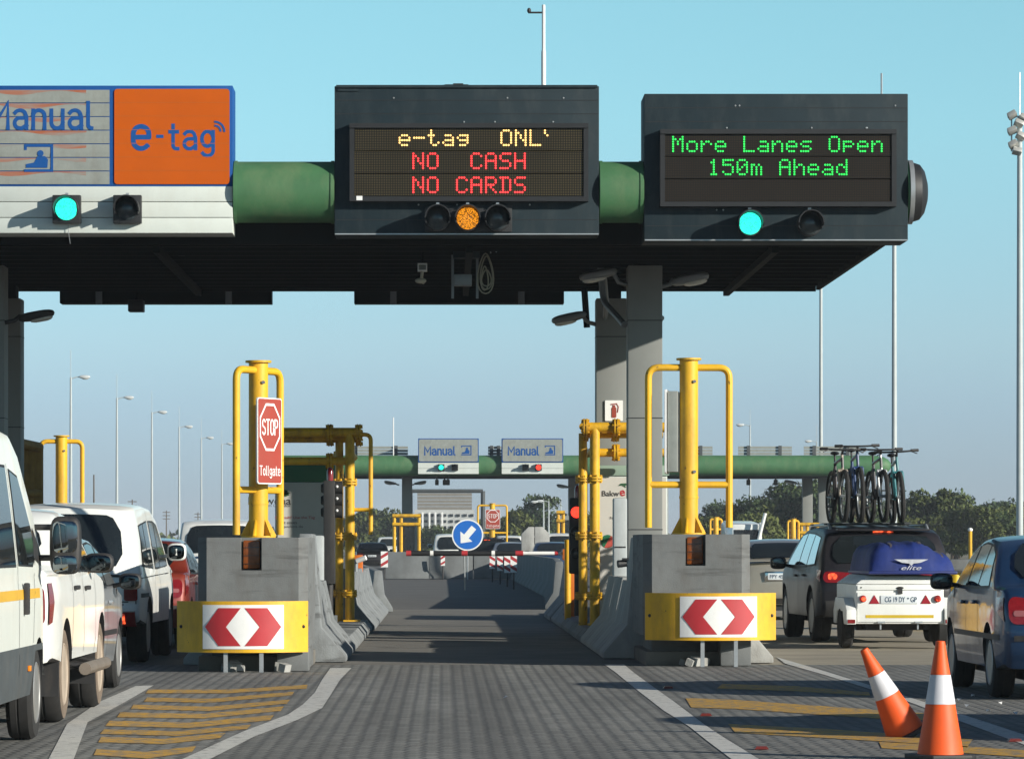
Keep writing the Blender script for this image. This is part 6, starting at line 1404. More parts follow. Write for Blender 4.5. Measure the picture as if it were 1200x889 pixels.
# white minibus further on
def combi(label, x, y, yaw, paint, txt, name='minibus_van', cat='van'):
    prof = [(0.08, 0.32), (0.0, 0.5), (0.0, 0.95), (0.05, 1.15), (0.16, 1.62), (0.26, 1.76), (0.5, 1.83), (1.8, 1.86), (3.0, 1.82), (3.9, 1.15), (4.5, 0.98), (4.65, 0.7), (4.65, 0.33)]
    c = Car(name, label, cat, x, y, yaw, 4.65, 1.78, prof, 0.32, (0.9, 3.7), 0.32, paint, 1.05, 1.85, tum=0.14, plan=0.12)
    c.add(c.across(-0.82, 0.82, 1.20, 1.72, rnd=0.2), 'rear_window', M_glass); c.add(c.across(-0.84, 0.84, 1.2, 1.72, 'front'), 'windscreen', M_glass)
    c.windows([[(0.5, 1.16), (0.6, 1.62), (1.5, 1.64), (1.5, 1.14)], [(1.6, 1.14), (1.6, 1.65), (2.4, 1.66), (2.4, 1.12)], [(2.5, 1.12), (2.5, 1.66), (2.95, 1.62), (3.6, 1.18), (3.6, 1.12)]])
    for sd in (-1, 1):
        c.add(c.lamp(sd, 0.85, 0.975, 0.75, 1.08, 0.06), 'tail_light', M_redlens); c.mirror(3.35, 1.2, sd, paint); c.line([(2.45, 1.6), (2.45, 0.4)], sd)
    c.add(c.across(-0.9, 0.9, 1.09, 1.13, off=0.012), 'chrome_strip', M_chrome); c.add(c.across(-0.95, 0.95, 0.38, 0.5, off=0.03), 'bumper', M_plastg); c.plate(0, 0.85, 0.0, txt)
    return c
CB = combi('white minibus with an arched rear window, beyond the red sedan', PX(203, 80) + 0.9, 80, 0, P_white, 'DVC 940 NW')

# beige silver hatchback ahead in the right lane
prof = [(0.08, 0.28), (0.0, 0.45), (0.0, 0.72), (0.03, 0.95), (0.08, 1.03), (0.28, 1.08), (0.65, 1.33), (1.0, 1.42), (1.6, 1.46), (2.2, 1.42), (3.0, 1.0), (3.9, 0.88), (4.2, 0.7), (4.25, 0.3)]
c = Car('hatchback_car', 'beige silver car with a rear spoiler lip between the right block and the dark off-roader', 'car', PX(922, 76), 75.5, R(1), 4.25, 1.80, prof, 0.27, (0.8, 3.4), 0.315, P_beige, 1.02, 1.46, tum=0.17)
c.add(c.across(-0.84, 0.84, 1.10, 1.37, rnd=0.1), 'rear_window', M_glass); c.add(c.across(-0.84, 0.84, 1.05, 1.38, 'front'), 'windscreen', M_glass)
c.windows([[(0.75, 1.06), (0.95, 1.33), (1.55, 1.38), (1.55, 1.05)], [(1.62, 1.05), (1.62, 1.39), (2.1, 1.36), (2.8, 1.06), (2.8, 1.04)]])
mb = MB(); mb.bb(-0.74, 0.74, -0.02, 0.16, 1.075, 1.10); c.add(mb, 'spoiler_lip', P_beige, bevel=0.01)
for sd in (-1, 1): c.add(c.lamp(sd, 0.86, 0.975, 0.74, 0.96, 0.05), 'tail_light', M_redlens); c.mirror(2.6, 1.05, sd, P_beige)
c.plate(-0.14, 0.80, 0.0, 'FPY 451 GP', 0.5, 0.12); mb = MB(); mb.bb(-0.45, 0.17, -0.006, 0.03, 0.71, 0.895); c.add(mb, 'plate_recess', M_chrome, bevel=0.01)
c.add(c.across(-0.9, 0.9, 0.30, 0.40, off=0.01), 'lower_valance', M_plast)

# dark off-roader with bikes on the roof and a trailer
ox, oy, oyaw = 6.26, 57.8, R(2.6)
prof = [(0.10, 0.36), (0.0, 0.50), (0.0, 0.74), (0.05, 0.92), (0.10, 1.06), (0.34, 1.47), (0.44, 1.55), (0.8, 1.61), (1.8, 1.64), (2.6, 1.61), (3.0, 1.53), (3.75, 1.12), (4.3, 1.04), (4.7, 0.90), (4.78, 0.65), (4.75, 0.36)]
CO = c = Car('offroad_car', 'dark brown off-road car with four bicycles on its roof, towing the trailer', 'car', ox, oy, oyaw, 4.78, 1.94, prof, 0.36, (0.95, 3.85), 0.375, P_dark, 1.06, 1.63, tum=0.19, tw=0.26, rim=M_rim)
M_glassb = mat('pale_reflecting_glass', (0.02, 0.03, 0.035), 0.03, var=0.1, spec=1.0, coat=1.0)
c.windows([[(0.62, 1.12), (0.80, 1.49), (1.38, 1.53), (1.38, 1.10)], [(1.45, 1.10), (1.45, 1.535), (2.2, 1.55), (2.25, 1.09)], [(2.32, 1.09), (2.28, 1.55), (2.72, 1.52), (3.40, 1.14), (3.40, 1.10)]], m=M_glassb)
c.add(c.across(-0.84, 0.84, 1.10, 1.48, rnd=0.12), 'rear_window', M_glass); c.add(c.across(-0.84, 0.84, 1.2, 1.54, 'front'), 'windscreen', M_glass)
for sd in (-1, 1):
    tl = c.add(c.lamp(sd, 0.50, 0.97, 0.85, 1.01, 0.07, -0.03), 'tail_light', M_redlens); c.add(c.lamp(sd, 0.76, 0.90, 0.885, 0.98, 0.05, 0, 0.018), 'lit_brake_lens', E_brake, tl)
    c.add(c.side([(0.06, 0.86), (0.10, 1.03), (0.34, 1.04), (0.28, 0.92)], sd, 0.01), 'tail_light', M_redlens)
    c.line([(2.28, 1.08), (2.30, 0.45)], sd); c.line([(1.42, 1.1), (1.40, 0.7), (1.3, 0.5)], sd); c.line([(3.5, 1.08), (3.42, 0.45)], sd); c.handle(1.62, 0.95, sd); c.handle(2.46, 0.94, sd); c.mirror(3.25, 1.12, sd, M_plast, (0.24, 0.15, 0.19))
    x = sd * 0.70; mb = MB(); mb.tube(fillet([(x, 0.75, 1.58), (x, 0.9, 1.67), (x, 2.7, 1.67), (x, 2.85, 1.58)], 0.1), 0.022, 8); c.add(mb, 'roof_rail', M_galv)
mb = c.across(-0.18, 0.18, 1.51, 1.54, off=0.02, n=6, m=1); c.add(mb, 'high_brake_light', E_brake)
mb = MB(); mb.bb(-0.66, 0.66, 0.30, 0.52, 1.585, 1.612); c.add(mb, 'roof_spoiler', P_dark, bevel=0.012)
c.add(c.across(-0.95, 0.95, 0.40, 0.60, off=0.04), 'bumper', M_plast)
mb = MB(); mb.bb(-0.04, 0.04, -0.55, 0.2, 0.38, 0.44); mb.ell((0, -0.5, 0.48), (0.03, 0.03, 0.03), 8, 6); c.add(mb, 'tow_bar', M_plast)
OM = Matrix.Translation((ox, oy, 0)) @ Matrix.Rotation(oyaw, 4, 'Z')
# roof rack (bolted to the car)
mb = MB()
for y in (1.0, 2.45): mb.bb(-0.76, 0.76, y - 0.03, y + 0.03, 1.672, 1.69)
c.add(mb, 'rack_bar', M_black)
for k, bx in enumerate((-0.52, -0.24, 0.06, 0.37)):
    mb = MB(); mb.bb(bx - 0.05, bx + 0.05, 0.5, 2.6, 1.692, 1.705); c.add(mb, 'bike_tray', M_plastg)
def bicycle(label, bx, y0, flip, mframe, fork, sc=1.0, lean=0.0, turn=0.0):
    """mountain bike standing in a roof tray; local +Y is its front"""
    zt = 1.700; p = OM @ Vector((bx, y0, zt)); t = thing('bicycle', label, 'bicycle', p, oyaw + (math.pi if flip else 0) + turn, 'bicycles on the roof of the off-roader')
    r = 0.325 * sc; b = 1.06 * sc
    Lm = Matrix.Rotation(lean, 3, 'Y')
    def add(mb, name, m, par=None): mb.v = [tuple(Lm @ Vector(v)) for v in mb.v]; return part(mb, name, m, par or t, world=False)
    for y in (-b / 2, b / 2):
        mb = MB(); mb.tube([(0, y + r * math.cos(2 * math.pi * k / 36), r + 0.03 + r * math.sin(2 * math.pi * k / 36)) for k in range(36)], 0.034, 8, closed=True); w = add(mb, 'wheel', M_tyre)
        mb = MB()
        for k in range(16):
            a = 2 * math.pi * k / 16; mb.tube([(0.02 * (-1) ** k, y, r + 0.03), (0, y + (r - 0.03) * math.cos(a), r + 0.03 + (r - 0.03) * math.sin(a))], 0.0022, 4)
        mb.cyl((-0.05, y, r + 0.03), (0.05, y, r + 0.03), 0.022, n=8)
        mb.tube([(0, y + (r - 0.04) * math.cos(2 * math.pi * k / 30), r + 0.03 + (r - 0.04) * math.sin(2 * math.pi * k / 30)) for k in range(30)], 0.012, 6, closed=True); add(mb, 'spokes', M_steelgrey, w)
    ax = r + 0.03; bb = (0, -0.10, ax - 0.03); st = (0, -0.27 * sc, 0.80 * sc); hd = (0, 0.33 * sc, 0.86 * sc); hb = (0, 0.37 * sc, 0.73 * sc)
    mb = MB()
    for a, c_ in ((bb, st), (bb, hb), (st, hd), (hd, hb)): mb.tube([a, c_], 0.022, 8)
    for s_ in (-1, 1): mb.tube([(s_ * 0.06, -b / 2, ax), (0.01 * s_, bb[1], bb[2])], 0.012, 6); mb.tube([(s_ * 0.06, -b / 2, ax), (0.01 * s_, st[1], st[2] - 0.06)], 0.011, 6)
    fr = add(mb, 'frame', mframe)
    mb = MB()
    for s_ in (-1, 1): mb.tube([(s_ * 0.06, b / 2, ax), (s_ * 0.06, hb[1] + 0.02, hb[2] - 0.04)], [0.016, 0.022], 8)
    mb.tube([(-0.07, hb[1] + 0.02, hb[2] - 0.04), (0.07, hb[1] + 0.02, hb[2] - 0.04)], 0.022, 8); mb.tube([(0, hb[1] + 0.01, hb[2] - 0.04), (0, hd[1] - 0.03, hd[2] + 0.06)], 0.02, 8); add(mb, 'fork', fork)
    mb = MB(); top = (0, hd[1] + 0.03, hd[2] + 0.10); mb.tube([(0, hd[1] - 0.03, hd[2] + 0.05), top], 0.018, 8)
    mb.tube(fillet([(-0.31, top[1] - 0.06, top[2] + 0.03), (-0.12, top[1], top[2] + 0.02), (0.12, top[1], top[2] + 0.02), (0.31, top[1] - 0.06, top[2] + 0.03)], 0.08), 0.014, 8); h_ = add(mb, 'handlebar', M_black)
    mb = MB()
    for s_ in (-1, 1): mb.tube([(s_ * 0.21, top[1] - 0.03, top[2] + 0.03), (s_ * 0.32, top[1] - 0.07, top[2] + 0.03)], 0.021, 8); mb.tube([(s_ * 0.20, top[1], top[2] + 0.02), (s_ * 0.29, top[1] + 0.05, top[2] - 0.02)], 0.007, 5)
    add(mb, 'grip', M_plast, h_)
    mb = MB(); mb.tube([(0, st[1], st[2]), (0, st[1] - 0.05, st[2] + 0.13)], 0.015, 8); mb.ell((0, st[1] - 0.05, st[2] + 0.15), (0.065, 0.13, 0.03), 12, 6); add(mb, 'saddle', M_black)
    mb = MB(); mb.cyl((0.055, bb[1], bb[2]), (0.062, bb[1], bb[2]), 0.09, n=18)
    for s_ in (-1, 1): mb.tube([(s_ * 0.07, bb[1], bb[2]), (s_ * 0.08, bb[1] + s_ * 0.12, bb[2] - s_ * 0.12)], 0.011, 6); mb.box((s_ * 0.13, bb[1] + s_ * 0.12, bb[2] - s_ * 0.12), (0.09, 0.07, 0.02))
    add(mb, 'crankset', M_plast)
M_b1 = mat('bike_dark_frame', (0.03, 0.025, 0.03), 0.35); M_b2 = mat('bike_blue_frame', (0.02, 0.05, 0.14), 0.35); M_b3 = mat('bike_grey_frame', (0.06, 0.06, 0.065), 0.35); M_b4 = mat('bike_turquoise_frame', (0.03, 0.17, 0.19), 0.35)
bicycle('leftmost bicycle on the car roof, dark frame with a pale fork', -0.52, 1.35, True, M_b1, mat('fork_pale', (0.30, 0.25, 0.20), 0.35), 1.08, R(-1), R(1.0))
bicycle('second bicycle from the left on the car roof, blue-black and tallest', -0.24, 1.45, True, M_b2, M_b2, 1.14, R(1), R(-1.5))
bicycle('third bicycle from the left on the car roof, grey with a white fork', 0.06, 1.35, True, M_b3, M_galv, 1.08, R(0.5), R(1.0))
bicycle('rightmost bicycle on the car roof, turquoise frame with front wheel to the right', 0.37, 1.45, True, M_b4, M_b4, 1.05, R(3.0), R(-2.5))

# trailer
tx, ty_, tyaw = 6.08, 54.6, R(2.2)
t = thing('luggage_trailer', 'white luggage trailer with red triangles and yellow strip behind the off-roader', 'trailer', (tx, ty_, 0), tyaw)
def tp(mb, name, m, par=None, **kw): return part(mb, name, m, par or t, world=False, **kw)
mb = MB(); mb.prism([(-0.59, 0.335), (0.59, 0.335), (0.59, 0.86), (-0.59, 0.86)], lambda a, b: (a, 0, b), (0, 1.9, 0)); P_tr = mat('trailer_white', (0.76, 0.77, 0.74), 0.4, var=0.04, dirt=0.12); body = tp(mb, 'tub', P_tr, bevel=0.02)
mb = MB(); vs = [(-0.60, -0.01, 0.863), (0.60, -0.01, 0.863), (0.60, 1.92, 0.863), (-0.60, 1.92, 0.863), (-0.43, 0.12, 0.98), (0.43, 0.12, 0.98), (0.43, 1.8, 0.99), (-0.43, 1.8, 0.99)]
mb.add(vs, [(3, 2, 1, 0), (4, 5, 6, 7), (0, 1, 5, 4), (1, 2, 6, 5), (2, 3, 7, 6), (3, 0, 4, 7)]); tp(mb, 'lid', P_tr, bevel=0.03)
mb = MB(); mb.poly([(-0.57, 0.36), (0.57, 0.36), (0.57, 0.755), (-0.57, 0.755)], (0, 0, 0), XA, ZA, 0.004, 0.014); mb.poly([(-0.57, 0.785), (0.57, 0.785), (0.57, 0.85), (-0.57, 0.85)], (0, 0, 0), XA, ZA, 0.004, 0.012); tg = tp(mb, 'tailgate', P_tr, bevel=0.004)
for sd in (-1, 1):
    mb = MB(); q = [(-0.05, 0.33), (0.22, 0.33), (0.34, 0.50), (0.90, 0.50), (1.02, 0.33), (1.25, 0.33), (1.25, 0.52), (1.05, 0.68), (0.25, 0.68), (-0.05, 0.52)]
    mb.prism([(a, b) for a, b in q], lambda a, b: (sd * 0.592, a, b), (sd * 0.13, 0, 0)); tp(mb, 'mudguard', P_tr, bevel=0.012)
    mb = MB(); x = sd * 0.655; mb.bb(x - 0.05, x + 0.05, -0.062, -0.052, 0.345, 0.395); tp(mb, 'corner_reflector', M_redlens)
    mb = MB(); r = 0.285; h = 0.085; mb.lathe([(r * .6, -h), (r * .85, -h), (r, -h * .6), (r, h * .6), (r * .85, h), (r * .6, h)], (0, 0, 0), 'x', 28); w = tp(mb, 'wheel', M_tyre); w.location = (sd * 0.64, 0.62, r)
    mb = MB(); mb.lathe([(r * .62, sd * h * .9), (r * .55, sd * h * .5), (r * .2, sd * h * .6), (0.004, sd * h * .7)], (0, 0, 0), 'x', 24); part(mb, 'rim', M_galv, w, world=False)
    mb = MB(); x = sd * 0.50; mb.cyl((x, -0.02, 0.67), (x, -0.05, 0.67), 0.048, n=20); tl = tp(mb, 'tail_light', M_redlens, bevel=0.006)
    mb = MB(); mb.lathe([(0.035, -0.052), (0.02, -0.058), (0.002, -0.06)], (x + 0.012, 0, 0.67), 'y', 16); tp(mb, 'lit_brake_lens', E_brake, tl)
    mb = MB(); x = sd * 0.345; mb.poly([(x - 0.068, 0.605), (x + 0.068, 0.605), (x, 0.72)], (0, -0.02, 0), XA, ZA, 0, 0.008); tp(mb, 'triangle_reflector', mat('triangle_red', (0.30, 0.01, 0.02), 0.35))
    mb = MB(); mb.bb(sd * 0.25 - 0.05, sd * 0.25 + 0.05, -0.035, -0.02, 0.345, 0.37); tp(mb, 'hinge', M_galv)
    mb = MB(); mb.bb(sd * 0.40 - 0.02, sd * 0.40 + 0.02, 0.3, 1.6, 0.26, 0.334); tp(mb, 'chassis_rail', M_plast)
    mb = MB(); mb.bb(sd * 0.25 - 0.01, sd * 0.25 + 0.01, 0.05, 0.1, 0.26, 0.334); tp(mb, 'stay', M_galv)
mb = MB(); mb.bb(-0.46, 0.45, -0.022, -0.019, 0.415, 0.455); tp(mb, 'yellow_strip', mat('reflective_yellow', (0.55, 0.38, 0.02), 0.4), tg)
mb = MB(); mb.bb(-0.26, 0.24, -0.032, -0.02, 0.605, 0.715); pl = tp(mb, 'number_plate', M_plate, bevel=0.006)
mb = MB(); mb.text('CG 19 DY', (-0.07, -0.0325, 0.66), XA, ZA, w=0.27, h=0.07, bold=0.012); mb.text('GP', (0.18, -0.0325, 0.66), XA, ZA, w=0.085, h=0.07, bold=0.012); mb.poly(circ(0.105, 0.675, 0.012, 8), (0, -0.0325, 0), XA, ZA, 0.002, 0.001); tp(mb, 'plate_lettering', M_pltxt, pl, smooth=0)
mb = MB(); mb.ell((0, -0.02, 0.815), (0.05, 0.02, 0.018), 12, 6); mb.bb(-0.03, 0.03, -0.04, -0.014, 0.735, 0.80); tp(mb, 'latch', M_plast)
mb = MB(); mb.bb(-0.5, 0.5, 0.57, 0.67, 0.24, 0.33); mb.tube([(-0.4, 1.8, 0.45), (0, 2.75, 0.45)], 0.03, 8); mb.tube([(0.4, 1.8, 0.45), (0, 2.75, 0.45)], 0.03, 8); mb.bb(-0.04, 0.04, 2.7, 3.2, 0.43, 0.49); tp(mb, 'drawbar', M_plast)
for x in (-0.52, 0.0, 0.52):
    mb = MB(); mb.ell((x, -0.02, 0.82), (0.01, 0.008, 0.01), 8, 5); tp(mb, 'rivet', M_plast)
# blue load bag on the trailer lid
M_tarp = mat('blue_tarpaulin', (0.010, 0.026, 0.15), 0.55, var=0.25, scale=3, bump=0.6, bscale=6, dirt=0.4, dirtcol=(0.05, 0.055, 0.10), spec=0.3)
M_tarp2 = mat('grey_tarpaulin_top', (0.09, 0.075, 0.075), 0.6, var=0.2, scale=3, bump=0.3, bscale=8)
t2 = thing('load_bag', 'blue tarpaulin load bag with a white winged emblem on the white trailer', 'load bag', (tx, ty_, 0.995), tyaw)
mb = MB(); nx, ny = 30, 22; rn = random.Random(5)
def bagz(u, v):                                    # u across -1..1, v along 0..1
    e = max(0, 1 - abs(u) ** 9) ** 0.5 * max(0, 1 - abs(2 * v - 1) ** 10) ** 0.5
    return e * (0.385 - 0.24 * max(0, u - 0.25) - 0.05 * max(0, -u - 0.5) + 0.014 * math.sin(7 * u + 3 * v) + 0.012 * math.sin(13 * v + 5 * u) + 0.008 * math.sin(17 * u - 4 * v + 1) + 0.005 * math.sin(31 * u + 9 * v))
vs = []
for j in range(ny + 1):
    for i in range(nx + 1):
        u = -1 + 2 * i / nx; v = j / ny
        vs.append((0.165 + u * (0.575 + 0.012 * math.sin(9 * v)), -0.06 + v * 2.0 - 0.03 * math.cos(u * 1.4), 0.03 + bagz(u, v)))
n0 = len(vs); vs += [(a, b, 0.0) for a, b, c_ in vs]
fs = []
mi = []
for j in range(ny):
    for i in range(nx):
        a = j * (nx + 1) + i; q = (a, a + 1, a + nx + 2, a + nx + 1); fs.append(q); fs.append(tuple(n0 + x for x in q[::-1]))
for i in range(nx): fs.append((i, n0 + i, n0 + i + 1, i + 1)); a = ny * (nx + 1) + i; fs.append((a, a + 1, n0 + a + 1, n0 + a))
for j in range(ny):
    a = j * (nx + 1); b2 = a + nx + 1; fs.append((a, b2, n0 + b2, n0 + a)); a += nx; b2 += nx; fs.append((a, n0 + a, n0 + b2, b2))
mb.add(vs, fs); bag = part(mb, 'bag', M_tarp, t2, world=False, smooth=60)
mb = MB()
for u0 in (-0.45, 0.2, 0.7):
    pts = [Vector((0.165 + u0 * 0.575, -0.06 + v * 2.0, 0.036 + bagz(u0, v))) for v in [k / 24 for k in range(25)]]
    mb.add([p + Vector((q, 0, 0.006)) for p in pts for q in (-0.02, 0.02)], [(2 * k, 2 * k + 1, 2 * k + 3, 2 * k + 2) for k in range(24)])
part(mb, 'strap', M_tarp2, t2, world=False)
mb = MB(); mb.bb(-0.43, 0.76, -0.10, 1.95, 0.0, 0.045); part(mb, 'hem', mat('blue_hem', (0.012, 0.022, 0.13), 0.5), t2, world=False, bevel=0.02)
# emblem and script on the rear face: sampled on the bag surface
def onbag(x, z):
    best = None
    for k in range(70):
        v = k / 400; u = (x - 0.165) / 0.575
        zz = 0.03 + bagz(u, v)
        if zz >= z: return Vector((x, -0.06 + v * 2.0 - 0.03 * math.cos(u * 1.4) - 0.015, z))
    return Vector((x, 0.2, z))
E = [(-0.23, 0.20), (0.23, 0.20), (0.12, 0.155), (0.03, 0.145), (0.0, 0.115), (-0.03, 0.145), (-0.12, 0.155)]
mb = MB(); bm = bmesh.new(); f = bm.faces.new([bm.verts.new((p[0], 0, p[1])) for p in E]); f.normal_update(); bmesh.ops.triangulate(bm, faces=[f])
for k in range(-4, 5): bmesh.ops.bisect_plane(bm, geom=bm.verts[:] + bm.edges[:] + bm.faces[:], plane_co=(k * 0.05 + .01, 0, 0), plane_no=(1, 0, 0))
for k in range(4): bmesh.ops.bisect_plane(bm, geom=bm.verts[:] + bm.edges[:] + bm.faces[:], plane_co=(0, 0, 0.13 + k * 0.02), plane_no=(0, 0, 1))
bm.verts.index_update(); mb.add([onbag(v.co.x + 0.14, v.co.z + 0.0) for v in bm.verts], [tuple(v.index for v in f.verts) for f in bm.faces]); bm.free(); part(mb, 'winged_emblem', mat('faded_white_print', (0.45, 0.46, 0.50), 0.6, var=0.2, scale=12), bag, world=False, smooth=0)
vs_, fs_ = text_geo('elite', 0.0, 0.35); X0 = min(v[0] for v in vs_); X1 = max(v[0] for v in vs_)
mb = MB(); mb.add([onbag(0.14 + (v[0] - (X0 + X1) / 2) / (X1 - X0) * 0.27, 0.06 + v[1] * 0.085) for v in vs_], fs_); part(mb, 'script_lettering', MATS['faded_white_print'], bag, world=False, smooth=0)
# ------------------------------------------------------------------ the second toll plaza, 150 m further on
Y2 = 218.0; S2 = F / Y2
far = thing('toll_canopy', 'distant second toll canopy with a long green tube on grey columns', 'canopy', (PX(680, Y2), Y2 + 4, 0))
zc, rr = PZ(545.5, Y2), 0.55
mb = MB(); mb.cyl((PX(330, Y2), Y2, zc), (PX(1022, Y2), Y2, zc), rr, n=30); part(mb, 'green_tube', M_green, far)
mb = MB(); mb.lathe([(rr, 0), (rr * 0.97, 0.25), (rr * 0.85, 0.6), (rr * 0.6, 0.85), (rr * 0.3, 0.98), (0.01, 1.0)], (PX(1022, Y2) + .002, Y2, zc), 'x', 24); part(mb, 'tube_end_cap', M_green, far)
mb = MB(); mb.bb(PX(330, Y2), PX(1018, Y2), Y2 + 0.7, Y2 + 10, PZ(557.5, Y2), PZ(548, Y2)); part(mb, 'roof_deck', M_deck, far)
for px in (477, 946.5, 965.5, 672): 
    Yc = Y2 + (3.5 if px in (477, 965.5) else 8.0); w = 0.28
    mb = MB(); mb.bb(PX(px, Yc) - w, PX(px, Yc) + w, Yc, Yc + 0.5, 0, PZ(556, Y2) - 0.05); part(mb, 'column', M_col, far, bevel=0.02)
def far_sign(px0, px1, lit, label):
    t = thing('lane_sign', label, 'sign', (PX((px0 + px1) / 2, Y2), Y2 - 0.7, PZ(555, Y2))); y = Y2 - 0.75; s = F / y; q = lambda px: PX(px, y); z = lambda py: PZ(py, y)
    mb = MB(); mb.bb(q(px0), q(px1), y, y + 1.2, z(541.3), z(513.5)); part(mb, 'blue_frame', M_blue, t)
    mb = MB(); mb.poly(rrect(q(px0 + 1), q(px1 - 1), z(540.5), z(514.5), 0.08), (0, y, 0), XA, ZA, 0.004, 0.01); part(mb, 'grey_tile', M_slat, t)
    mb = MB()
    for k in range(2): mb.bb(q(px0), q(px1), y + 0.01, y + 1.15, z(555) + k * 0.3, z(555) + (k + 1) * 0.3 - 0.012)
    part(mb, 'white_slat', M_white, t)
    mb = MB(); strokes(mb, 'Manual', (q(px0 + 25.5), y - 0.018, z(528)), XA, ZA, 37 / s, 9.5 / s, pen=0.17); booth_icon(mb, q(px0 + 56.5), z(527.5), 12 / s, (0, y - 0.018, 0)); part(mb, 'blue_lettering', M_blue, t, smooth=0)
    for k, (px, l) in enumerate(lit): signal(t, px, 547.5, y, l, r=3.0)
far_sign(490, 561, ((517, E_cyan), (533, M_lensoff)), 'distant grey Manual sign with its green lamp lit, left of two')
far_sign(588, 660, ((616, M_lensoff), (631, E_red)), 'distant grey Manual sign with its red lamp lit, right of two')
for i, (a, b_) in enumerate(((405, 478), (572, 590), (790, 835), (865, 928), (942, 1007))):
    y = Y2 + 1.4; t = thing('sign_back', ('slatted grey sign back above the far green tube, left of the Manual signs', 'narrow visible slatted sign back between the two distant Manual signs', 'slatted grey sign back above the far green tube, nearest to the right yellow frame', 'slatted grey sign back above the far green tube, middle one at right', 'slatted grey sign back above the far green tube, rightmost')[i], 'sign', (PX((a + b_) / 2, y), y, PZ(534, y)))
    mb = MB()
    for k in range(3): mb.bb(PX(a, y), PX(b_, y), y, y + 0.06, PZ(533 - k * 3.6, y), PZ(533 - k * 3.6 - 3.0, y))
    part(mb, 'slat', M_slat, t)
    mb = MB()
    for px in (a + 12, b_ - 14): mb.bb(PX(px, y) - 0.09, PX(px, y) + 0.09, y - 0.1, y - 0.02, PZ(536, y), PZ(522, y))
    part(mb, 'support', M_plastg, t)
for i, (px, py) in enumerate(((461, 567), (489, 567), (663, 571), (979, 563), (930, 566))):
    y = Y2 + 3.4; sgn = 1 if px in (489, 979) else -1; flood('floodlight', ('distant floodlight left of the far left column', 'distant floodlight right of the far left column', 'distant floodlight left of the column behind the red lane signal', 'distant floodlight right of the far right columns', 'distant floodlight left of the far right columns')[i], (PX(px - sgn * 7, y), y, PZ(py + 1, y)), (sgn * 0.5, 0, 0), 0.12, 0.2, 1.1)
for i, px in enumerate((512, 521, 525, 909, 877)):
    y = Y2 + 2; t = thing('lane_camera', 'small dark camera hanging under the distant canopy ' + ('below the green lamp, left', 'below the green lamp, middle', 'below the green lamp, right', 'between the yellow frame and the far columns', 'right of the yellow frame hoop')[i], 'camera', (PX(px, y), y, PZ(568, y)))
    mb = MB(); mb.tube([(PX(px, y), y, PZ(555, y)), (PX(px, y), y, PZ(562, y))], 0.04, 6); part(mb, 'hanger', M_plast, t)
    mb = MB(); mb.box((PX(px, y), y, PZ(565, y)), (0.2, 0.4, 0.3)); part(mb, 'camera_body', M_plast, t, bevel=0.04)
t = thing('lightning_rod', 'thin bare rod standing on the far green tube at left', 'rod', (PX(461, Y2), Y2, zc + rr)); mb = MB(); mb.tube([(PX(461, Y2), Y2, zc + rr), (PX(461, Y2), Y2, PZ(489, Y2))], 0.03, 6); part(mb, 'mast', M_wpaint, t)

# yellow frames, signs and pipe gantries of the second plaza
Y3 = 205.0
guard_frame('distant yellow guard frame carrying a STOP Tollgate sign', PX(577, Y3), Y3, 0.8, PZ(590, Y3), PZ(624, Y3), PZ(640, Y3), 17 * Y3 / F, R(2), 0.13, 0.05)
stop_sign('distant small red STOP Tollgate sign on a yellow frame', (PX(577.5, Y3), Y3 - 0.25, PZ(608, Y3)), 0, 17 * Y3 / F, 22.5 * Y3 / F)
guard_frame('distant yellow guard frame beside the far right columns', PX(929.5, Y3), Y3, 0.5, PZ(608, Y3), PZ(634, Y3), PZ(640, Y3), 6.5 * Y3 / F, R(10), 0.13, 0.06)
guard_frame('distant yellow guard frame below the right yellow hoop', PX(839, Y3), Y3, 0.5, PZ(606, Y3), PZ(620, Y3), PZ(630, Y3), 7 * Y3 / F, R(10), 0.13, 0.06)
def far_gantry(label, pxs, top, bot, y):
    t = thing('pipe_gantry', label, 'pipe gantry', (PX(sum(pxs) / len(pxs), y), y, 0))
    for px in pxs:
        mb = MB(); mb.cyl((PX(px, y), y, 0), (PX(px, y), y, PZ(top, y)), 0.09, n=10); part(mb, 'post', M_yellow2, t)
    for py in (top, top + 10):
        mb = MB(); mb.cyl((PX(min(pxs) - 2, y), y - 0.1, PZ(py, y)), (PX(max(pxs) + 2, y), y - 0.1, PZ(py, y)), 0.09, n=10); part(mb, 'cross_pipe', M_yellow2, t)
far_gantry('distant yellow pipe gantry right of the far guard frame', (939, 946, 958), 614, 650, 214)
far_gantry('distant rusty yellow pipe gantry left of the blue arrow sign', (462, 470, 491), 604, 645, 210)
far_gantry('distant yellow pipe gantry behind the right block', (850, 858, 866), 612, 640, 214)
far_gantry('distant yellow pipe gantry beside the red lane signal', (654, 660), 600, 640, 214)
for i, (a, b_, z0, z1) in enumerate(((465, 488, 607, 644), (655, 672, 604, 640), (936, 975, 620, 650))):
    y = 216; t = thing('toll_booth', ('distant dark toll booth left of the blue arrow sign', 'distant toll booth behind the red lane signal', 'distant toll booth below the far right columns')[i], 'toll booth', (PX((a + b_) / 2, y), y, 0))
    mb = MB(); mb.bb(PX(a, y), PX(b_, y), y, y + 3, 0, PZ(z0, y)); part(mb, 'wall', M_vms if i == 0 else M_slat, t); mb = MB(); mb.bb(PX(a + 2, y), PX(b_ - 2, y), y - 0.02, y - 0.003, 1.0, PZ(z0 + 5, y)); part(mb, 'window', M_glass, t)
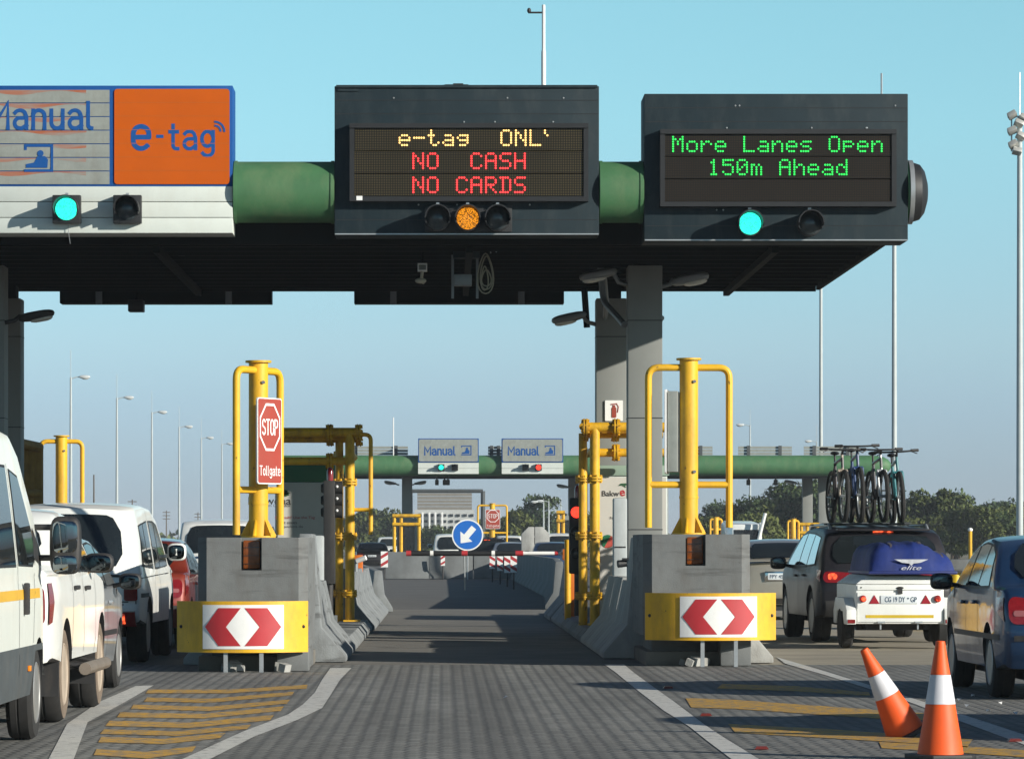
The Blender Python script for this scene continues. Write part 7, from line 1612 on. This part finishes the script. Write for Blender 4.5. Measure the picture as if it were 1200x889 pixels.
# wide gantry sign seen from behind
y = 260; t = thing('gantry_sign', 'grey slatted back of a gantry sign beyond the far Manual sign', 'sign', (PX(520, y), y, 0))
mb = MB()
for k in range(5): mb.bb(PX(489, y), PX(553, y), y, y + 0.12, PZ(597 - k * 4, y), PZ(597 - k * 4 - 3.5, y))
part(mb, 'slat', mat('grey_brown_slat', (0.20, 0.19, 0.17), 0.6, var=0.1), t)
mb = MB(); mb.tube([(PX(480, y), y + .4, PZ(575, y)), (PX(566, y), y + .4, PZ(575, y))], 0.12, 8); part(mb, 'gantry_beam', M_plastg, t)
for px in (481, 566): mb = MB(); mb.cyl((PX(px, y), y + .4, 0), (PX(px, y), y + .4, PZ(575, y)), 0.14, n=8); part(mb, 'gantry_post', M_plastg, t)
# pale office block far off
y = 620; t = thing('office_block', 'far pale office block with rows of windows below the gantry sign', 'building', (PX(520, y), y, 0))
mb = MB(); mb.bb(PX(486, y), PX(556, y), y, y + 18, 0, PZ(597, y)); part(mb, 'wall', mat('pale_render', (0.42, 0.43, 0.42), 0.8), t)
for px in (490, 497, 504, 511, 519, 527, 535, 543, 551):
    mb = MB()
    for py in (602, 609, 616, 623, 630): mb.bb(PX(px, y), PX(px + 4, y), y - 0.2, y - 0.02, PZ(py + 3, y), PZ(py, y))
    part(mb, 'window', M_glass, t)
for px in (495, 503, 510, 518):
    mb = MB(); mb.bb(PX(px - .6, y), PX(px + 1.4, y), y - 0.7, y - 0.25, 0, PZ(600, y)); part(mb, 'pilaster', M_wpaint, t)

# ------------------------------------------------------------------ street lamps, masts, telegraph poles
M_pole = mat('weathered_lamp_pole', (0.42, 0.46, 0.46), 0.5, var=0.1, scale=0.8)
def street_lamp(label, px, pyt, pyrod, y, sgn, group, hh=None):
    x = PX(px, y); zt = PZ(pyt, y); t = thing('street_lamp', label, 'street lamp', (x, y, 0), 0, group)
    mb = MB(); mb.tube([(x, y, 0), (x, y, zt * 0.5), (x, y, zt)], [0.11, 0.09, 0.06], 10); mb.tube([(x, y, zt), (x, y, PZ(pyrod, y))], 0.018, 5); part(mb, 'pole', M_pole, t)
    mb = MB(); mb.tube([(x, y, zt - 0.1), (x + sgn * 0.35, y, zt + 0.02), (x + sgn * 0.7, y, zt + 0.03)], 0.035, 6); part(mb, 'arm', M_pole, t)
    mb = MB(); mb.ell((x + sgn * 0.88, y, zt + 0.03), (0.36, 0.17, 0.11), 12, 7, e=0.7); h = part(mb, 'lamp_head', mat('lamp_grey', (0.55, 0.58, 0.58), 0.4), t)
    mb = MB(); mb.ell((x + sgn * 0.92, y, zt - 0.06), (0.24, 0.14, 0.08), 12, 6); part(mb, 'lamp_glass', M_lampglass, h)
for i, (px, pt, pr) in enumerate(((83, 442, 410), (137, 466, 438), (178, 483, 458), (210, 500, 476), (236, 513, 490), (260, 520, 503))):
    y = F * 10.6 / (637 - pt); street_lamp('%s street lamp in the receding row at the left, counted from the nearest' % ('first', 'second', 'third', 'fourth', 'fifth', 'sixth')[i], px, pt, pr, y, 1, 'street lamps in a row at the left')
street_lamp('street lamp with a left-pointing head just right of the yellow hoop', 879, 498, 480, F * 10.6 / 139, -1, 'street lamps at the right')
street_lamp('street lamp with a left-pointing head above the far right columns', 957, 517, 498, F * 10.6 / 120, -1, 'street lamps at the right')
for i, px in enumerate((637, 643, 651, 657)):
    y = 395 + i * 22; street_lamp('%s small street lamp before the dark round tree' % ('first', 'second', 'third', 'fourth')[i], px, (588, 587, 590, 584)[i], 584, y, -1, 'small street lamps by the dark tree')
def mast(label, px, y, ztop, r, cluster=False):
    x = PX(px, y); t = thing('light_mast', label, 'light mast', (x, y, 0))
    mb = MB(); mb.tube([(x, y, 0), (x, y, ztop * 0.5), (x, y, ztop)], [r * 1.15, r, r * 0.8], 14); part(mb, 'mast', M_pole, t)
    mb = MB(); mb.tube([(x, y, ztop), (x, y, ztop + 1.6)], 0.02, 5); part(mb, 'rod', M_galv, t)
    if cluster:
        for k, (dx, dz, a) in enumerate(((-0.30, 0.02, -0.5), (-0.05, -0.28, 0.4), (-0.30, -0.55, -0.4), (0.02, -0.75, 0.5), (-0.26, -1.05, -0.5), (-0.12, -1.3, 0.2), (0.12, -0.1, 0.5))):
            mb = MB(); mb.box((x + dx, y - 0.15, ztop + dz), (0.34, 0.3, 0.2), Matrix.Rotation(a, 3, 'Y') @ Matrix.Rotation(-0.5, 3, 'X')); part(mb, 'floodlight_head', mat('flood_alu', (0.45, 0.45, 0.42), 0.4, metal=0.4), t, bevel=0.04)
        mb = MB(); mb.tube([(x - 0.3, y, ztop), (x - 0.3, y, ztop - 1.3)], 0.03, 6); mb.bb(x - 0.32, x + 0.1, y - 0.03, y + 0.03, ztop - 0.5, ztop - 0.44); part(mb, 'head_bracket', M_galv, t)
mast('tall light mast with a cluster of floodlights at the right edge', 1195, 150, PZ(136, 150), 0.115, True)
mast('tall pale mast right of the canopy end, behind the bicycles', 1048, 170, 16.0, 0.105)
mast('thinner tall pale mast left of the far canopy end', 962, 222, 16.5, 0.10)
for i, (px, pt, y) in enumerate(((110, 556, 520), (155, 585, 640), (195, 598, 760), (232, 600, 800))):
    x = PX(px, y); t = thing('telegraph_pole', ('bare wooden pole between the first two lamps at left', 'wooden pole with crossarms right of the second lamp at left', 'wooden pole with crossarms above the white canopy pickup at left', 'farthest wooden pole with crossarms at left')[i], 'pole', (x, y, 0)); mb = MB(); mb.cyl((x, y, 0), (x, y, PZ(pt, y)), 0.14, 0.09, n=8); part(mb, 'pole', mat('old_wood', (0.10, 0.08, 0.06), 0.9), t)
    if i:
        for dz in (0.4, 1.0, 1.6): mb = MB(); mb.bb(x - 0.7, x + 0.7, y - 0.06, y + 0.06, PZ(pt, y) - dz, PZ(pt, y) - dz + 0.14); part(mb, 'crossarm', MATS['old_wood'], t)

# ------------------------------------------------------------------ trees
def leaf_mat(name, c):
    m = bpy.data.materials.new(name); m.use_nodes = True; nt = m.node_tree; nd = nt.nodes; lk = nt.links; b = nd['Principled BSDF']; b.inputs['Roughness'].default_value = 0.8; b.inputs['Specular IOR Level'].default_value = 0.2
    tc = nd.new('ShaderNodeTexCoord'); n = nd.new('ShaderNodeTexNoise'); n.inputs['Scale'].default_value = 1.1; n.inputs['Detail'].default_value = 5; lk.new(tc.outputs['Object'], n.inputs['Vector'])
    oi = nd.new('ShaderNodeObjectInfo'); ad = nd.new('ShaderNodeMath'); ad.operation = 'MULTIPLY_ADD'; ad.inputs[1].default_value = 0.5; lk.new(oi.outputs['Random'], ad.inputs[0]); lk.new(n.outputs['Fac'], ad.inputs[2])
    cr = nd.new('ShaderNodeValToRGB'); e = cr.color_ramp.elements; e[0].position = 0.35; e[0].color = (c[0] * 0.55, c[1] * 0.6, c[2] * 0.6, 1); e[1].position = 1.0; e[1].color = (c[0] * 1.6, c[1] * 1.4, c[2] * 1.2, 1)
    lk.new(ad.outputs[0], cr.inputs[0]); lk.new(cr.outputs[0], b.inputs['Base Color']); MATS[name] = m; return m
M_leaf = leaf_mat('bush_leaves', (0.075, 0.100, 0.034)); M_leafd = leaf_mat('dark_leaves', (0.048, 0.080, 0.034)); M_leafb = leaf_mat('dry_leaves', (0.100, 0.098, 0.050)); M_bark = mat('bark', (0.09, 0.07, 0.05), 0.95)
def crown_mesh(rn, w, h0, h1, nclump, nleaf, leaf):
    mb = MB(); cl = []
    for k in range(nclump):
        a = rn.random() * 2 * math.pi; r = w / 2 * math.sqrt(rn.random()) * 0.85; z = h0 + (h1 - h0) * (0.18 + 0.72 * rn.random() ** 0.8); r *= 1.0 - 0.55 * max(0, (z - h0) / (h1 - h0) - 0.45)
        cl.append((Vector((r * math.cos(a), r * math.sin(a), z)), rn.uniform(0.11, 0.24) * w))
    for k in range(nleaf):
        c, r = cl[int(rn.random() * nclump) % nclump]; d = Vector((rn.gauss(0, 1), rn.gauss(0, 1), rn.gauss(0, 1))).normalized() * r * rn.random() ** 0.45; d.z *= 0.75
        p = c + d; q = Matrix.Rotation(rn.random() * 6.3, 3, 'Z') @ Matrix.Rotation(rn.gauss(0.5, 0.6), 3, 'X'); s = leaf * rn.uniform(0.6, 1.4)
        mb.add([p + q @ Vector(v) for v in ((-s * .5, 0, 0), (0, -s * .9, 0.1 * s), (s * .5, 0, 0), (0, s * .9, -0.1 * s))], [(0, 1, 2, 3)])
    return mb, cl
def tree_proto(name, label, group, rn, w, h, leaf, m, nclump=14, nleaf=2200, base=0.1):
    t = thing(name, label, 'tree', (0, 0, 0), 0, group)
    mb, cl = crown_mesh(rn, w, h * base, h, nclump, nleaf, leaf); part(mb, 'crown', m, t, smooth=0)
    mb = MB(); mb.tube([(0, 0, 0), (0.1, 0, h * 0.25), (0.05, 0.1, h * 0.5)], [h * 0.035, h * 0.028, h * 0.018], 8)
    for c, r in cl[:6]: mb.tube([(0.05, 0.05, h * 0.22), c * 0.6 + Vector((0, 0, h * 0.08)), c], [h * 0.018, h * 0.012, h * 0.005], 5)
    part(mb, 'trunk', M_bark, t)
    return t
rn = random.Random(11)
LT = 'green bushy tree in the belt of trees beyond the lanes at the right'
protos = [tree_proto('bushy_tree', LT, 'trees beyond the lanes at the right', rn, 6.5, 5.2, 0.24, (M_leaf, M_leafd, M_leaf, M_leafb)[k], 26, 7000) for k in range(4)]
spots = []
for k in range(46):
    px = rn.uniform(805, 1215); y = rn.uniform(300, 400); spots.append((px, y))
def crest(px):                                  # top of the belt of trees in the photograph
    pts = [(800, 612), (850, 592), (890, 588), (925, 580), (945, 566), (990, 575), (1040, 598), (1070, 588), (1090, 580), (1110, 577), (1130, 590), (1160, 593), (1180, 590), (1215, 585)]
    return lerp_pts(pts, px, 0, 1)
used = set()
for k, (px, y) in enumerate(spots):
    ht = (PZ(crest(px) + rn.uniform(-3, 16), y)); i = k % 4; s_ = ht / 5.2
    o = protos[i]
    if i in used: o = copy_tree(protos[i], rz=rn.random() * 6)
    used.add(i); o.location = (PX(px, y), y, 0); o.scale = (s_ * rn.uniform(0.85, 1.2), s_ * rn.uniform(0.85, 1.2), s_)
# taller crowns that stand out of the belt
for i, (px, pt, y, w) in enumerate(((945, 557, 320, 6.0), (1098, 572, 310, 5.0), (882, 584, 330, 4.6))):
    ht = PZ(pt, y); t = tree_proto('bushy_tree', ('tall tree rising beside the far right columns', 'round topped tree standing out of the belt right of the bicycles', 'tree standing out of the belt behind the right block')[i], None, rn, w, ht, 0.22, M_leafd if i != 1 else M_leaf, 20, 5500, 0.3); t.location = (PX(px, y), y, 0)
y = 420; t = tree_proto('round_tree', 'dark dense round tree beyond the boom, between the far sign and the red signal', None, rn, 5.6, PZ(579, y), 0.24, M_leafd, 34, 9000, 0.05); t.location = (PX(633, y), y, 0)
t = tree_proto('round_tree', 'smaller green tree beside the distant STOP sign', None, rn, 4.0, PZ(598, 380), 0.24, M_leaf, 18, 5000, 0.05); t.location = (PX(603, 380), 380, 0)
MT = 'mid green tree in the row beyond the barriers at the left of the lane'
mp = [tree_proto('bushy_tree', MT, 'trees beyond the barriers at the left', rn, 6.5, 4.6, 0.28, (M_leaf, M_leafd)[k], 20, 5000) for k in range(2)]
for k, (px, pt, y) in enumerate(((425, 606, 460), (440, 600, 480), (455, 602, 470), (470, 606, 465), (500, 618, 470), (515, 620, 450), (535, 622, 470), (560, 616, 500), (586, 610, 480), (410, 612, 470), (676, 606, 430), (690, 610, 430))):
    o = mp[k] if k < 2 else copy_tree(mp[k % 2], rz=rn.random() * 6); s_ = PZ(pt, y) / 4.6; o.location = (PX(px, y), y, 0); o.scale = (s_, s_, s_)
# far wooded skyline, one mass
mb = MB()
for k in range(9000):
    x = rn.uniform(-260, 330); yy = rn.uniform(900, 1000); h = (4.0 + 2.2 * math.sin(x * 0.09) * math.sin(x * 0.031 + 1) + 1.2 * math.sin(x * 0.4)) * rn.random() ** 0.7 + 0.2; s = rn.uniform(0.6, 1.3); q = Matrix.Rotation(rn.random() * 6.3, 3, 'Z') @ Matrix.Rotation(rn.gauss(0.7, 0.6), 3, 'X')
    mb.add([Vector((x, yy, h)) + q @ Vector(v) for v in ((-s, 0, 0), (0, -s, 0.1), (s, 0, 0), (0, s, -0.1))], [(0, 1, 2, 3)])
setting(mb, 'distant_woodland', M_leaf, kind='stuff', smooth=0)

# ------------------------------------------------------------------ vehicles queuing beyond the barriers
def far_copy(src, label, px, y, recol=None, rz=0, group=None): 
    o = copy_tree(src.t, loc=(PX(px, y), y, 0), rz=rz, label=label, recol=recol, group=group); return o
MATS.setdefault('white_car_paint', P_white)
far_copy(CS, 'distant small dark car driving away on the road at the left of the barriers', 436, 225, {'blue_car_paint': 'dark_brown_paint'})
far_copy(CB, 'distant white vehicle on the road at the left, ahead of the small dark car', 456, 290)
far_copy(CO, 'distant dark off-road car with lit brake lights left of the far STOP sign', 571, 180)
far_copy(CS, 'distant silver car queuing beyond the barriers, right of the blue arrow sign', 600, 178, {'blue_car_paint': 'silver_car_paint'})
far_copy(CB, 'distant white minibus queuing behind the pale concrete slabs', 633, 235)
far_copy(CB, 'distant white minibus close to the red lane signal', 659, 186)
far_copy(CS, 'distant blue car beside the boom gate, half hidden by the barrier', 649, 168)
far_copy(CP, 'distant white canopy pickup just left of the blue arrow sign', 528, 200)
far_copy(CB, 'distant white minibus behind the upright slabs and the far STOP sign', 598, 240)

# distant white lorry beyond the right block
y = 130.0; t = thing('lorry', 'distant white lorry with a slanting white pole, above the beige car', 'lorry', (PX(880, y), y, 0), R(0)); X0, X1 = PX(858, y), PX(893, y)
mb = MB(); mb.prism([(0, 0.7), (5.5, 0.7), (5.5, 1.3), (5.2, PZ(612, y)), (4.2, PZ(609, y)), (0, PZ(614, y))][::-1], lambda a, b: (X0, y + a, b), (X1 - X0, 0, 0)); part(mb, 'cab', P_white, t, bevel=0.05)
mb = MB(); mb.bb(X0 + 0.06, X1 - 0.06, y - 0.012, y - 0.002, 1.3, 1.85); part(mb, 'rear_window', M_glass, t)
for xx in (X0 + 0.15, X1 - 0.15):
    for yy in (y + 1, y + 4.5): mb = MB(); mb.cyl((xx - .12, yy, 0.42), (xx + .12, yy, 0.42), 0.42, n=18); part(mb, 'wheel', M_tyre, t)
mb = MB(); mb.tube([(PX(886, y), y - 0.3, PZ(640, y)), (PX(896, y), y - 0.3, PZ(601, y))], 0.055, 8); part(mb, 'slanting_pole', P_white, t)
mb = MB(); mb.tube([(PX(889, y), y - 0.1, PZ(640, y)), (PX(891, y), y - 0.1, PZ(612, y))], 0.05, 8); part(mb, 'corner_post', P_white, t)

# ------------------------------------------------------------------ hazy air
HZ = HAZE_DENS
if HZ > 0:
    mb = MB(); mb.bb(-1520, 1520, -120, 2420, -1.1, 20.5)
    hm = bpy.data.materials.new('hazy_air'); hm.use_nodes = True; nt = hm.node_tree; nt.nodes.remove(nt.nodes['Principled BSDF']); pv = nt.nodes.new('ShaderNodeVolumePrincipled')
    pv.inputs['Density'].default_value = HZ; pv.inputs['Color'].default_value = (0.80, 0.88, 0.96, 1); pv.inputs['Anisotropy'].default_value = 0.0
    nt.links.new(pv.outputs[0], nt.nodes['Material Output'].inputs['Volume'])
    setting(mb, 'haze', hm, kind='stuff', smooth=0)
